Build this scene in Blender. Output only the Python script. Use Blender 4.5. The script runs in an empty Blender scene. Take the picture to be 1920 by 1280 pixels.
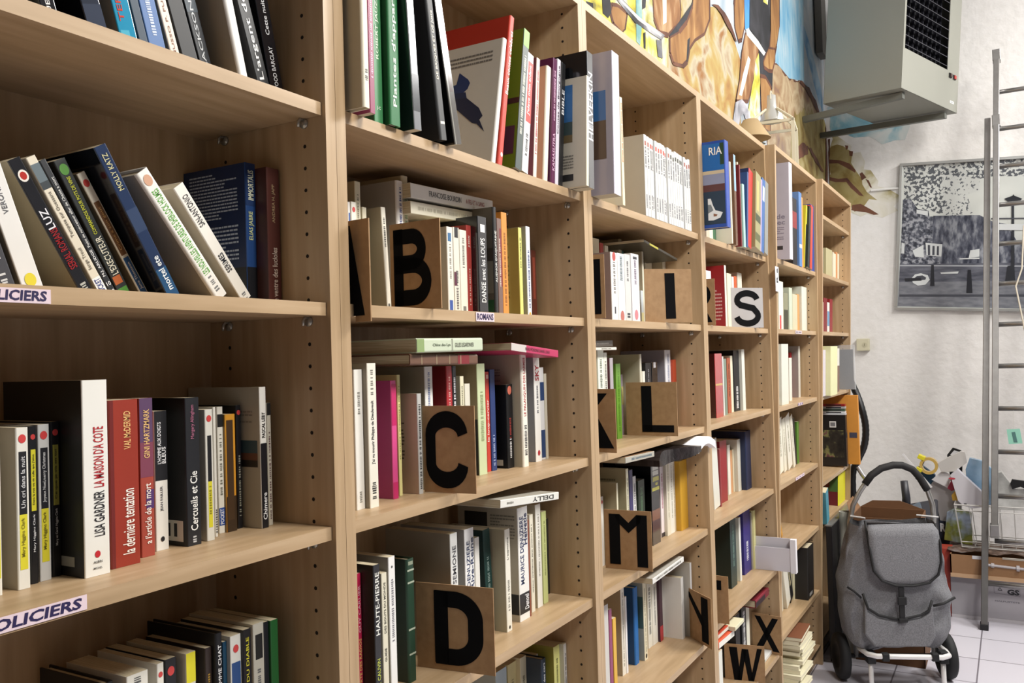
import bpy, bmesh, math, random
from mathutils import Vector, Matrix, Euler
random.seed(7)
R_ = math.radians
sc = bpy.context.scene
col = sc.collection

# ------------------------------------------------------------------ camera, light, exposure
cam_d = bpy.data.cameras.new('camera')
cam = bpy.data.objects.new('camera', cam_d); col.objects.link(cam)
cam_d.sensor_fit = 'HORIZONTAL'; cam_d.sensor_width = 36.0
cam_d.lens = 36.0 * 1616.45 / 1920.0
cam_d.clip_start = 0.02
YAW, PITCH, ROLL = 0.52605, 0.01893, -0.02902
_f = Vector((math.cos(PITCH)*math.cos(YAW), math.cos(PITCH)*math.sin(YAW), math.sin(PITCH)))
_r = Vector((math.sin(YAW), -math.cos(YAW), 0)); _u = _r.cross(_f)
_c, _s = math.cos(ROLL), math.sin(ROLL)
_r2 = _c*_r + _s*_u; _u2 = -_s*_r + _c*_u
_m = Matrix((( _r2.x, _u2.x, -_f.x), (_r2.y, _u2.y, -_f.y), (_r2.z, _u2.z, -_f.z))).to_4x4()
_m.translation = Vector((0, -0.8403, 1.53))
cam.matrix_world = _m
sc.camera = cam

world = bpy.data.worlds.new('world'); sc.world = world; world.use_nodes = True
world.node_tree.nodes['Background'].inputs[0].default_value = (0.93, 0.95, 1.0, 1)
world.node_tree.nodes['Background'].inputs[1].default_value = 0.06
sc.view_settings.view_transform = 'Standard'; sc.view_settings.look = 'None'
sc.view_settings.gamma = 1.0; sc.view_settings.use_curve_mapping = False
sc.view_settings.exposure = 0.0

def area(name, loc, target, sx, sy, power, colour=(1, .97, .92)):
    l = bpy.data.lights.new(name, 'AREA'); l.shape = 'RECTANGLE'; l.size = sx; l.size_y = sy
    l.energy = power; l.color = colour
    o = bpy.data.objects.new(name, l); col.objects.link(o); o.location = loc
    d = Vector(target) - Vector(loc)
    o.rotation_euler = d.to_track_quat('-Z', 'Y').to_euler()
    return o
# ceiling tubes running along the aisle, out of the frame
area('ceiling_tube_light', (1.35, -1.9, 3.5), (1.25, -.4, 0.6), 0.9, 0.5, 84)
area('ceiling_tube_light', (3.7, -2.0, 3.7), (3.2, -.4, 0.6), 1.2, 0.5, 98)
area('ceiling_tube_light', (5.1, -2.6, 3.9), (5.9, -.7, 1.0), 1.2, 0.5, 96, (1, .985, .96))

# ------------------------------------------------------------------ materials
def lin(h):
    h = h.lstrip('#'); v = [int(h[i:i+2], 16)/255 for i in (0, 2, 4)]
    return tuple((x/12.92 if x <= .04045 else ((x+.055)/1.055)**2.4) for x in v) + (1,)
_mats = {}
def mat(h, rough=.5, metal=0., coat=0., noise=.0, scale=40, name=None, bump=0., alpha=1., trans=0.):
    key = (h, rough, metal, coat, noise, scale, bump, alpha, trans)
    if key in _mats: return _mats[key]
    m = bpy.data.materials.new(name or 'paint_' + h.strip('#')); m.use_nodes = True
    nt = m.node_tree; b = nt.nodes['Principled BSDF']
    c = lin(h)
    b.inputs['Base Color'].default_value = c
    b.inputs['Roughness'].default_value = rough; b.inputs['Metallic'].default_value = metal
    b.inputs['Coat Weight'].default_value = coat; b.inputs['Coat Roughness'].default_value = .12
    b.inputs['Alpha'].default_value = alpha
    if trans: b.inputs['Transmission Weight'].default_value = trans
    if noise > 0 or bump > 0:
        tc = nt.nodes.new('ShaderNodeTexCoord'); n = nt.nodes.new('ShaderNodeTexNoise')
        n.inputs['Scale'].default_value = scale; n.inputs['Detail'].default_value = 5
        nt.links.new(tc.outputs['Object'], n.inputs['Vector'])
        if noise > 0:
            r = nt.nodes.new('ShaderNodeMapRange')
            r.inputs[3].default_value = 1-noise; r.inputs[4].default_value = 1+noise
            nt.links.new(n.outputs['Fac'], r.inputs[0])
            mx = nt.nodes.new('ShaderNodeVectorMath'); mx.operation = 'SCALE'
            mx.inputs[0].default_value = c[:3]
            nt.links.new(r.outputs[0], mx.inputs['Scale']); nt.links.new(mx.outputs[0], b.inputs['Base Color'])
        if bump > 0:
            bp = nt.nodes.new('ShaderNodeBump'); bp.inputs['Strength'].default_value = bump; bp.inputs['Distance'].default_value = .01
            nt.links.new(n.outputs['Fac'], bp.inputs['Height']); nt.links.new(bp.outputs[0], b.inputs['Normal'])
    _mats[key] = m
    return m

def ramp_mat(name, stops, scale=(1, 1, 1), nscale=4, detail=6, rough=.6, bump=0., distort=0., noise_type='noise', interp='LINEAR'):
    m = bpy.data.materials.new(name); m.use_nodes = True; nt = m.node_tree; b = nt.nodes['Principled BSDF']
    b.inputs['Roughness'].default_value = rough
    tc = nt.nodes.new('ShaderNodeTexCoord'); mp = nt.nodes.new('ShaderNodeMapping'); mp.inputs['Scale'].default_value = scale
    n = nt.nodes.new('ShaderNodeTexNoise'); n.inputs['Scale'].default_value = nscale; n.inputs['Detail'].default_value = detail
    n.inputs['Distortion'].default_value = distort
    cr = nt.nodes.new('ShaderNodeValToRGB'); cr.color_ramp.interpolation = interp
    while len(cr.color_ramp.elements) < len(stops): cr.color_ramp.elements.new(.5)
    for e, (p, h) in zip(cr.color_ramp.elements, stops): e.position = p; e.color = lin(h)
    nt.links.new(tc.outputs['Object'], mp.inputs[0]); nt.links.new(mp.outputs[0], n.inputs['Vector'])
    nt.links.new(n.outputs['Fac'], cr.inputs[0]); nt.links.new(cr.outputs[0], b.inputs['Base Color'])
    if bump:
        bp = nt.nodes.new('ShaderNodeBump'); bp.inputs['Strength'].default_value = bump; bp.inputs['Distance'].default_value = .004
        nt.links.new(n.outputs['Fac'], bp.inputs['Height']); nt.links.new(bp.outputs[0], b.inputs['Normal'])
    return m
WOOD = [(.30, '#a78c69'), (.5, '#b39774'), (.7, '#bda280')]
wood_v = ramp_mat('beech_laminate_upright', WOOD, (9, 9, .7), 6, 5, .42)
wood_h = ramp_mat('beech_laminate_shelf', WOOD, (.7, 9, 9), 6, 5, .42)
paper_m = ramp_mat('page_edges', [(.35, '#b7a988'), (.65, '#d6cbb0')], (260, 4, 2), 3, 2, .8)
kraft = ramp_mat('kraft_card', [(.3, '#9c7a55'), (.7, '#ab8962')], (1, 1, 1), 60, 4, .75)
ink = mat('#0c0c0e', .95)
ink.node_tree.nodes['Principled BSDF'].inputs['Specular IOR Level'].default_value = .15

# ------------------------------------------------------------------ mesh helpers
class MB:
    def __init__(s): s.v = []; s.f = []; s.mi = []; s.m = []
    def mid(s, m):
        if m not in s.m: s.m.append(m)
        return s.m.index(m)
    def face(s, pts, m):
        b = len(s.v); s.v += [tuple(p) for p in pts]; s.f.append(tuple(range(b, b+len(pts)))); s.mi.append(s.mid(m))
    def box(s, a, b, m):
        x0, y0, z0 = a; x1, y1, z1 = b
        if x0 > x1: x0, x1 = x1, x0
        if y0 > y1: y0, y1 = y1, y0
        if z0 > z1: z0, z1 = z1, z0
        n = len(s.v); s.v += [(x, y, z) for z in (z0, z1) for x, y in ((x0, y0), (x1, y0), (x1, y1), (x0, y1))]
        for q in ((0, 3, 2, 1), (4, 5, 6, 7), (0, 1, 5, 4), (1, 2, 6, 5), (2, 3, 7, 6), (3, 0, 4, 7)):
            s.f.append(tuple(n+i for i in q)); s.mi.append(s.mid(m))
    def hexa(s, p, m):      # 8 points: bottom ring 0-3, top ring 4-7
        n = len(s.v); s.v += [tuple(x) for x in p]
        for q in ((0, 3, 2, 1), (4, 5, 6, 7), (0, 1, 5, 4), (1, 2, 6, 5), (2, 3, 7, 6), (3, 0, 4, 7)):
            s.f.append(tuple(n+i for i in q)); s.mi.append(s.mid(m))
    def slab(s, pts, nrm, th, m):   # polygon extruded along nrm
        nrm = Vector(nrm); a = [Vector(p) for p in pts]; b = [p+nrm*th for p in a]; n = len(a); o = len(s.v)
        s.v += [tuple(p) for p in a+b]
        s.f.append(tuple(o+i for i in reversed(range(n)))); s.f.append(tuple(o+n+i for i in range(n))); s.mi += [s.mid(m)]*2
        for i in range(n):
            j = (i+1) % n; s.f.append((o+i, o+j, o+n+j, o+n+i)); s.mi.append(s.mid(m))
    def tube(s, path, r, m, n=10, cap=True, radii=None):
        P = [Vector(p) for p in path]; rings = []
        up = None
        for i, p in enumerate(P):
            d = (P[min(i+1, len(P)-1)]-P[max(i-1, 0)]).normalized()
            if up is None: up = Vector((0, 0, 1)) if abs(d.z) < .9 else Vector((1, 0, 0))
            a = d.cross(up)
            if a.length < 1e-4: a = d.orthogonal()
            a.normalize(); b = a.cross(d).normalized(); up = b
            rr = radii[i] if radii else r
            o = len(s.v); s.v += [tuple(p+(a*math.cos(t)+b*math.sin(t))*rr) for t in [2*math.pi*k/n for k in range(n)]]
            rings.append(o)
        for o, q in zip(rings, rings[1:]):
            for k in range(n):
                l = (k+1) % n; s.f.append((o+k, o+l, q+l, q+k)); s.mi.append(s.mid(m))
        if cap:
            s.f.append(tuple(rings[0]+k for k in reversed(range(n)))); s.f.append(tuple(rings[-1]+k for k in range(n))); s.mi += [s.mid(m)]*2
    def disc(s, c, ax, r, m, n=12):
        ax = Vector(ax).normalized(); a = ax.orthogonal().normalized(); b = ax.cross(a); c = Vector(c)
        s.face([c+(a*math.cos(2*math.pi*k/n)+b*math.sin(2*math.pi*k/n))*r for k in range(n)], m)
    def lathe(s, c, prof, m, n=24):
        c = Vector(c); rings = []
        for r, z in prof:
            o = len(s.v); s.v += [(c.x+r*math.cos(2*math.pi*k/n), c.y+r*math.sin(2*math.pi*k/n), c.z+z) for k in range(n)]; rings.append(o)
        for o, q in zip(rings, rings[1:]):
            for k in range(n):
                l = (k+1) % n; s.f.append((o+k, o+l, q+l, q+k)); s.mi.append(s.mid(m))
    def build(s, name, parent=None, smooth=False, bevel=0., flip=False):
        me = bpy.data.meshes.new(name); me.from_pydata(s.v, [], s.f)
        for m in s.m: me.materials.append(m)
        me.polygons.foreach_set('material_index', s.mi)
        if smooth: me.polygons.foreach_set('use_smooth', [True]*len(s.f))
        me.update()
        o = bpy.data.objects.new(name, me); col.objects.link(o)
        if parent: o.parent = parent
        if smooth or bevel:
            bm = bmesh.new(); bm.from_mesh(me)
            if smooth: bmesh.ops.remove_doubles(bm, verts=bm.verts, dist=1e-5)
            bmesh.ops.recalc_face_normals(bm, faces=bm.faces); bm.to_mesh(me); bm.free()
        if bevel:
            md = o.modifiers.new('bevel', 'BEVEL'); md.width = bevel; md.segments = 2; md.limit_method = 'ANGLE'
        return o
def tag(o, label, cat, group=None, kind=None):
    if kind: o['kind'] = kind
    else: o['label'] = label; o['category'] = cat
    if group: o['group'] = group
    return o
def empty(name, loc, label=None, cat=None, group=None, rot=(0, 0, 0)):
    o = bpy.data.objects.new(name, None); o.empty_display_size = .05; col.objects.link(o)
    o.location = loc; o.rotation_euler = rot
    if label: tag(o, label, cat, group)
    return o
_txt = {}
def glyphs(s, bold=0.0):
    """2D triangles of a string, normalised to a 1 x 1 box"""
    k = (s, bold)
    if k in _txt: return _txt[k]
    c = bpy.data.curves.new('t', 'FONT'); c.body = s; c.resolution_u = 2; c.fill_mode = 'FRONT'; c.offset = bold
    o = bpy.data.objects.new('t', c); col.objects.link(o)
    me = bpy.data.meshes.new_from_object(o.evaluated_get(bpy.context.evaluated_depsgraph_get()))
    v = [(p.co.x, p.co.y) for p in me.vertices]; f = [tuple(p.vertices) for p in me.polygons]
    bpy.data.objects.remove(o); bpy.data.curves.remove(c); bpy.data.meshes.remove(me)
    if not v: _txt[k] = ([], [], 1); return _txt[k]
    x0, x1 = min(a for a, b in v), max(a for a, b in v); y0, y1 = min(b for a, b in v), max(b for a, b in v)
    asp = (x1-x0)/max(y1-y0, 1e-6)
    _txt[k] = ([((a-x0)/(x1-x0+1e-9), (b-y0)/(y1-y0+1e-9)) for a, b in v], f, asp)
    return _txt[k]
def put_text(mb, s, m, fn, bold=.012):
    v, f, asp = glyphs(s, bold); o = len(mb.v)
    mb.v += [tuple(fn(a, b)) for a, b in v]
    for q in f: mb.f.append(tuple(o+i for i in q)); mb.mi.append(mb.mid(m))

# ------------------------------------------------------------------ books
def make_book(row):
    (x, y, z, w, h, d, a, rz, kind, ch, sh, decos, name, label, group) = row
    tx = .0354 if x > 4.39 else (.0206 if x > 3.533 else 0.)     # the last two bookcases lean out a little, books with them
    if tx: z += (y+(z-.52)*tx)*tx
    root = empty(name, (x, y, z), label, 'book', group, (tx, a, rz))
    rough = {'p': .42, 'h': .5, 'g': .16}[kind]; coat = .6 if kind == 'g' else 0.
    rng = random.Random(label)
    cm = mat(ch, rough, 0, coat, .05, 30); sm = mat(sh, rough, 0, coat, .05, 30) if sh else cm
    t = .0022 if kind == 'h' else .0007
    t = min(t, w*.2); r = min(w*.32, .004 if kind == 'h' else .0015)
    ov = .003 if kind == 'h' else 0.
    mb = MB()
    n = 5 if w > .012 else 3
    outer = [(0, d)] + [(r-r*math.cos(k*math.pi/2/n), r-r*math.sin(k*math.pi/2/n)) for k in range(n+1)]
    outer += [(w-p[0], p[1]) for p in reversed(outer)]
    r2 = max(r-t, .0002)
    inner = [(t, d)] + [(t+r2-r2*math.cos(k*math.pi/2/n), t+r2-r2*math.sin(k*math.pi/2/n)) for k in range(n+1)]
    inner += [(w-p[0], p[1]) for p in reversed(inner)]
    N = len(outer)
    for i in range(N-1):
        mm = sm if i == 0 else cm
        A, B = outer[i], outer[i+1]; a2, b2 = inner[i], inner[i+1]
        mb.face([(A[0], A[1], 0), (B[0], B[1], 0), (B[0], B[1], h), (A[0], A[1], h)], mm)
        mb.face([(b2[0], b2[1], 0), (a2[0], a2[1], 0), (a2[0], a2[1], h), (b2[0], b2[1], h)], mm)
        mb.face([(A[0], A[1], h), (B[0], B[1], h), (b2[0], b2[1], h), (a2[0], a2[1], h)], mm)
        mb.face([(B[0], B[1], 0), (A[0], A[1], 0), (a2[0], a2[1], 0), (b2[0], b2[1], 0)], mm)
    for i in (0, N-1):
        A, a2 = outer[i], inner[i]
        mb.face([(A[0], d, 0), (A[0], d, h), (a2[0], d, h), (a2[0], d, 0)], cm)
    e = -.00025
    for q in decos:
        k = q[0]; e -= .00004
        if k == 't':
            _, s, c, f0, f1, rel, xc = q; m = mat(c, rough)
            th = w*abs(rel)*(1 if abs(rel) < .9 else .9)
            x0 = w*xc
            if rel > 0: fn = lambda p, v: (x0+th/2-v*th, e*1.6, h*(f0+(f1-f0)*p))
            else: fn = lambda p, v: (x0-th/2+v*th, e*1.6, h*(f1-(f1-f0)*p))
            put_text(mb, s, m, fn)
        elif k == 'q':      # lettering too small to read: a row of tiny strokes
            _, c, f0, f1, rel = q; m = mat(c, rough); zz = f0*h; th = w*rel
            while zz < f1*h:
                l = rng.uniform(.0012, .0026); g = rng.uniform(.0008, .0016) if rng.random() < .85 else .004
                k2 = rng.uniform(.7, 1.)
                mb.face([(w/2-th/2*k2, e, zz), (w/2+th/2*k2, e, zz), (w/2+th/2*k2, e, zz+l), (w/2-th/2*k2, e, zz+l)], m); zz += l+g
        elif k == 'b':
            _, c, f0, f1 = q[:4]; xa, xb = (q[4], q[5]) if len(q) > 4 else (0., 1.)
            xa = max(xa*w, r*.35); xb = min(xb*w, w-r*.35); m = mat(c, rough, 0, coat)
            mb.face([(xa, e*.6, f0*h), (xb, e*.6, f0*h), (xb, e*.6, f1*h), (xa, e*.6, f1*h)], m)
        elif k == 'o':
            _, c, f, rel = q; m = mat(c, rough); rr = w*rel/2
            mb.face([(w/2+rr*math.cos(i*math.pi/8), e*1.2, f*h+rr*1.15*math.sin(i*math.pi/8)) for i in range(16)], m)
        elif k == 'H':
            _, s, c, f, rel = q; m = mat(c, rough); v, ff, asp = glyphs(s, .012); ww = w*rel; hh = ww/asp
            hh = min(hh, .02)
            put_text(mb, s, m, lambda p, v: (w/2-ww/2+p*ww, e*1.6, f*h+v*hh))
        elif k == 's':
            _, c, f0, f1, xa, xb = q; m = mat(c, rough, 0, coat)
            mb.face([(e*.6, xb*d*.98, f0*h), (e*.6, max(xa*d, r), f0*h), (e*.6, max(xa*d, r), f1*h), (e*.6, xb*d*.98, f1*h)], m)
        elif k == 'p':
            _, c, pts = q; m = mat(c, rough)
            mb.face([(e*1.2, p*d, v*h) for p, v in pts], m)
        elif k == 'l':
            _, c, f0, f1, xa, xb, nl = q; m = mat(c, rough)
            for i in range(nl):
                zc = (f1-(f1-f0)*(i+.5)/nl)*h; hl = (f1-f0)*h/nl*.22; yy = xb*d
                end = xa*d if rng.random() < .8 else (xa+(xb-xa)*rng.uniform(.2, .6))*d
                while yy > end+.002:
                    l = min(rng.uniform(.003, .009), yy-end)
                    mb.face([(e, yy, zc-hl), (e, yy-l, zc-hl), (e, yy-l, zc+hl), (e, yy, zc+hl)], m); yy -= l+.0011
        elif k == 'T':
            _, s, c, z0, hh, ya, yb = q; m = mat(c, rough)
            put_text(mb, s, m, lambda p, v: (e*1.6, (yb+(ya-yb)*p)*d, (z0+v*hh)*h))
    mb.build('cover', root)
    pb = MB(); pb.box((t*1.02, t*1.3+(.001 if kind == 'h' else 0), ov), (w-t*1.02, d-ov-.0004, h-ov-.0002), paper_m)
    pb.build('page_block', root)
    return root

# x, y, z, thickness, height, depth, lean, yaw, kind, spine colour, cover colour, print, name, label, group
BOOKS = [
    # nearest bookcase, highest shelf
    (.5451,.08,1.905,.0117,.21,.143,-.217,0,'p','#ddd3b4',None,[],'paperback_book','cream book cut by the frame, first from left, nearest bookcase, highest shelf','books on the nearest bookcase, highest shelf'),
    (.5732,.08,1.905,.0192,.21,.143,-.292,0,'g','#1a1a20',None,[('t','CRUEL','#e8e8e8',0.03,0.22,0.28,0.5)],'glossy_book','glossy black paperback with white title, second from left, nearest bookcase, highest shelf','books on the nearest bookcase, highest shelf'),
    (.629,.08,1.905,.0251,.21,.143,-.302,0,'g','#2c3240','#0e0e16',[('t','ER','#e8e8ee',0.3,0.42,0.5,0.5),('b','#3a4152',0.0,0.25)],'glossy_book','slate blue-black thick paperback, third from left, nearest bookcase, highest shelf','books on the nearest bookcase, highest shelf'),
    (.67,.08,1.905,.0247,.21,.143,-.262,0,'g','#2a8fb5','#9a9080',[('t','TERRES','#c8493c',0.22,0.5,0.3,0.35),('b','#1f6f95',0.0,0.1),('b','#57b2cc',0.12,0.17,0.1,0.6)],'glossy_book','turquoise paperback with red title, fourth from left, nearest bookcase, highest shelf','books on the nearest bookcase, highest shelf'),
    (.6977,.08,1.905,.0133,.21,.143,-.273,0,'p','#20384c',None,[],'paperback_book','dark petrol thin paperback, fifth from left, nearest bookcase, highest shelf','books on the nearest bookcase, highest shelf'),
    (.7116,.08,1.905,.0243,.21,.143,-.262,0,'p','#4a70a8',None,[('q','#c9d3e6',0.2,0.6,0.3)],'paperback_book','blue paperback with pale title, sixth from left, nearest bookcase, highest shelf','books on the nearest bookcase, highest shelf'),
    (.7443,.08,1.905,.014,.21,.143,-.299,0,'p','#eadfce','#8d8365',[('t','G.MUSSO P. FUNES','#8a5a46',0.06,0.55,0.25,0.5)],'paperback_book','pale cream spine with brown title, seventh from left, nearest bookcase, highest shelf','books on the nearest bookcase, highest shelf'),
    (.7628,.08,1.905,.0249,.21,.143,-.316,0,'p','#151516',None,[('b','#d8d6cc',0.045,0.075,0.3,0.8),('o','#d8d6cc',0.01,0.3)],'paperback_book','black spine with small white emblem, eighth from left, nearest bookcase, highest shelf','books on the nearest bookcase, highest shelf'),
    (.7907,.08,1.905,.0192,.21,.143,-.309,0,'p','#23262b',None,[('t','JACKSON','#cfd3d6',0.12,0.52,0.4,0.5),('b','#3a4650',0.45,1.0)],'paperback_book','black spine with spaced white capitals, ninth from left, nearest bookcase, highest shelf','books on the nearest bookcase, highest shelf'),
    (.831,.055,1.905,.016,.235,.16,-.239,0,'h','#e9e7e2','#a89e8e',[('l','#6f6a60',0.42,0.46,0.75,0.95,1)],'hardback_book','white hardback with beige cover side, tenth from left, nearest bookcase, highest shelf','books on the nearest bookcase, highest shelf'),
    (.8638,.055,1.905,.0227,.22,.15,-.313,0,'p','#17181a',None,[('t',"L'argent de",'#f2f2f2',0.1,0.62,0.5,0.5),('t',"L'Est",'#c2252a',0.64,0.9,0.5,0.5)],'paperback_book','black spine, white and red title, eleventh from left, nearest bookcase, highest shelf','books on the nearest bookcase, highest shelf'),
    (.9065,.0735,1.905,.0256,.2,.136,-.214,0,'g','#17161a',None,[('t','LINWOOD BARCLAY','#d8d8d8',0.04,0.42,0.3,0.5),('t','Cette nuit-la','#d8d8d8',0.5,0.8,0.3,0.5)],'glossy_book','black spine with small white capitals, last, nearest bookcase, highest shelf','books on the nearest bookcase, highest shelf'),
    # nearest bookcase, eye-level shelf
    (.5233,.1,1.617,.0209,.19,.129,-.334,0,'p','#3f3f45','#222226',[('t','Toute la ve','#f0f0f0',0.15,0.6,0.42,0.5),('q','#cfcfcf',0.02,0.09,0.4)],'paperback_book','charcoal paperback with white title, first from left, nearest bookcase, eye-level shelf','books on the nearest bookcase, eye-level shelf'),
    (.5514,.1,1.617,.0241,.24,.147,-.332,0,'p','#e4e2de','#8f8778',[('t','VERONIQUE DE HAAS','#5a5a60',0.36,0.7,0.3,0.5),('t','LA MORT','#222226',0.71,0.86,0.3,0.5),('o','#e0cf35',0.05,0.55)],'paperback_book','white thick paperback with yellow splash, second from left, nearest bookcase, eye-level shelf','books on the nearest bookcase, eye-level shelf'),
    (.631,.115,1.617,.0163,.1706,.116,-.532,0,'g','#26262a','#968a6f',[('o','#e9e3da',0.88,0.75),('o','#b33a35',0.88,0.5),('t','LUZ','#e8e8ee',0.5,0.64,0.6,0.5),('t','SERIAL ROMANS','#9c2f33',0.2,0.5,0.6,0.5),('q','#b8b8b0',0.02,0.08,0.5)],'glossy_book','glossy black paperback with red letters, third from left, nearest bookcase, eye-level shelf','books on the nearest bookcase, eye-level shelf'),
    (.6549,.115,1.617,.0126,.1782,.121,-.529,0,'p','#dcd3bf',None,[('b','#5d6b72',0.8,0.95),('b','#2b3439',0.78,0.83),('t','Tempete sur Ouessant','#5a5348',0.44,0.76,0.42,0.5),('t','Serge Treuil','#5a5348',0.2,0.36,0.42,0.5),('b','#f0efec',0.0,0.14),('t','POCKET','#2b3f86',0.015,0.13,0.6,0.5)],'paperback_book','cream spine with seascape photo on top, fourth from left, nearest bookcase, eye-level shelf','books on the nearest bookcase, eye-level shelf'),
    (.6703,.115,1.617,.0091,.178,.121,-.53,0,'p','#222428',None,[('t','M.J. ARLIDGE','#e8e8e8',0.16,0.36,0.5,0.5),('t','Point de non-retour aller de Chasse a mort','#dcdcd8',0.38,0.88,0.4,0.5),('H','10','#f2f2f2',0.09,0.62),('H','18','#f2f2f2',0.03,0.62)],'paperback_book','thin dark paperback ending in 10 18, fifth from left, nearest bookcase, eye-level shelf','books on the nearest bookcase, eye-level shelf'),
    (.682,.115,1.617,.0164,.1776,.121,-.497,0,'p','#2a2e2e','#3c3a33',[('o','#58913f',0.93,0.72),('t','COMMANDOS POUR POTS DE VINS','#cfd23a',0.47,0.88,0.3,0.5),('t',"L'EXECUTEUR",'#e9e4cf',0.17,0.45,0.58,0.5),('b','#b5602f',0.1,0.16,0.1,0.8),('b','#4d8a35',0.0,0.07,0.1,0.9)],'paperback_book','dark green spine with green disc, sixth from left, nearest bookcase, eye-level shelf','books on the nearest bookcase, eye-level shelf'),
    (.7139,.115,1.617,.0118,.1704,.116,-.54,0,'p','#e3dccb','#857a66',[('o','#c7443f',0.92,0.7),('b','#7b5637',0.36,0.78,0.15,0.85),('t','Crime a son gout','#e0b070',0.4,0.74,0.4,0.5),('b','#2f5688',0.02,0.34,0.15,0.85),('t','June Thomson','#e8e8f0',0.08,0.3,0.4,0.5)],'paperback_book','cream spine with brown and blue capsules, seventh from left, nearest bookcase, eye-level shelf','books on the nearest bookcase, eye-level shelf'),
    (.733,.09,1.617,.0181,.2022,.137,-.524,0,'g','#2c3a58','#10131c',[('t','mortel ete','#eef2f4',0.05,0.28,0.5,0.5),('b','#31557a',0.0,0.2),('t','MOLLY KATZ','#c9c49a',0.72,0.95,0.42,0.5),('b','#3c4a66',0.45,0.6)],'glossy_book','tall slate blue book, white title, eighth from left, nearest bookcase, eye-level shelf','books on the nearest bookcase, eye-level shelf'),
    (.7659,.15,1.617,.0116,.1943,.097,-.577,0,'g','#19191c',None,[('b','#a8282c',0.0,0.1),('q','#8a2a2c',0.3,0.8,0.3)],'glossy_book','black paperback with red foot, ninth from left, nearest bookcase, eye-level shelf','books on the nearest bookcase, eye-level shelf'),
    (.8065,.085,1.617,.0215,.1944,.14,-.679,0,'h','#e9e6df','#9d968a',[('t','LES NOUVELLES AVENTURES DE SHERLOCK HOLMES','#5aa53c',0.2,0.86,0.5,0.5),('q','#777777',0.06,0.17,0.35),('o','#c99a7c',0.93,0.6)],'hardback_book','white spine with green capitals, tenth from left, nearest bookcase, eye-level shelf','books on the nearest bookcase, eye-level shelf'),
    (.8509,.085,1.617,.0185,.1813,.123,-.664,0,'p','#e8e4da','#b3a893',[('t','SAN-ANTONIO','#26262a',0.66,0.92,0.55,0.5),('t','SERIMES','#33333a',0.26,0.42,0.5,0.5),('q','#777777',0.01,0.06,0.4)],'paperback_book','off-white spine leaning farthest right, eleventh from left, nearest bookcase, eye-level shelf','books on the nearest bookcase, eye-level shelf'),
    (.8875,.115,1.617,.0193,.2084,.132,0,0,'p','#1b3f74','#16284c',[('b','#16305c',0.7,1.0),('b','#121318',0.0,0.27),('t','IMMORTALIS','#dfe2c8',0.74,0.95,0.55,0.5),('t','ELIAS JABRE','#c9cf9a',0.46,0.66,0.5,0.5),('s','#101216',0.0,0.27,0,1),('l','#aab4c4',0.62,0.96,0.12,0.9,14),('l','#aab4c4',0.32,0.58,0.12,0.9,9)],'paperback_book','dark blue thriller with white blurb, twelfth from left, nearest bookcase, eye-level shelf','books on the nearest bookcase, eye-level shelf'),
    (.9064,.0917,1.617,.0252,.2017,.137,0,0,'p','#4e2620','#40201c',[('t','le ventre des lucioles','#c9b7a8',0.02,0.42,0.4,0.5),('t','ANDREA H. JAPP','#a58d6b',0.6,0.88,0.28,0.5)],'paperback_book','maroon spine with pale lettering, last, nearest bookcase, eye-level shelf','books on the nearest bookcase, eye-level shelf'),
    # nearest bookcase, third shelf
    (.5064,.0847,1.297,.0079,.178,.121,0,0,'p','#e6e2d6',None,[('b','#d9d33a',0.1,0.5,0.2,0.8)],'paperback_book','white and yellow spine cut by frame, first from left, nearest bookcase, third shelf','books on the nearest bookcase, third shelf'),
    (.532,.0871,1.297,.0135,.1733,.118,0,0,'p','#e2dfd4','#a59a86',[('o','#c9413f',0.93,0.62),('b','#1b1b1e',0.46,0.85,0.2,0.82),('b','#d9d034',0.12,0.46,0.2,0.82),('t','Un cri dans la nuit','#cfcfcf',0.5,0.82,0.34,0.5),('t','Mary Higgins Clark','#7d7420',0.2,0.44,0.34,0.5)],'paperback_book','white spine, black and yellow capsules, second from left, nearest bookcase, third shelf','books on the nearest bookcase, third shelf'),
    (.5531,.0987,1.297,.0086,.1733,.118,0,0,'p','#17171a',None,[('o','#c9413f',0.93,0.62),('b','#d9d034',0.46,0.85,0.2,0.82),('b','#17171a',0.12,0.46,0.2,0.82),('t',"Dans la rue ou vit celle que j'aime",'#34331c',0.5,0.82,0.34,0.5),('t','Mary Higgins Clark','#e8e8e8',0.2,0.44,0.34,0.5)],'paperback_book','black spine with yellow title capsule, third from left, nearest bookcase, third shelf','books on the nearest bookcase, third shelf'),
    (.5645,.1011,1.297,.0134,.1739,.118,0,0,'p','#c7c6c2',None,[('o','#c9413f',0.93,0.62),('b','#1d1d22',0.46,0.85,0.2,0.82),('b','#d2c832',0.12,0.46,0.2,0.82),('t','Joyeux Noel,merry Christmas','#c9c9c9',0.5,0.82,0.34,0.5),('t','Mary Higgins Clark','#6f681f',0.2,0.44,0.34,0.5)],'paperback_book','grey spine with dark capsule, fourth from left, nearest bookcase, third shelf','books on the nearest bookcase, third shelf'),
    (.5834,.1077,1.297,.0106,.1755,.119,0,0,'p','#141417',None,[('o','#c9413f',0.93,0.62),('b','#9c9640',0.46,0.85,0.2,0.82),('b','#141417',0.12,0.46,0.2,0.82),('t','Ce que je vis en toi','#33321c',0.5,0.82,0.34,0.5),('t','Mary et Carol Higgins Clark','#dcdcdc',0.2,0.44,0.34,0.5)],'paperback_book','black spine with olive capsule, fifth from left, nearest bookcase, third shelf','books on the nearest bookcase, third shelf'),
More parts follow.
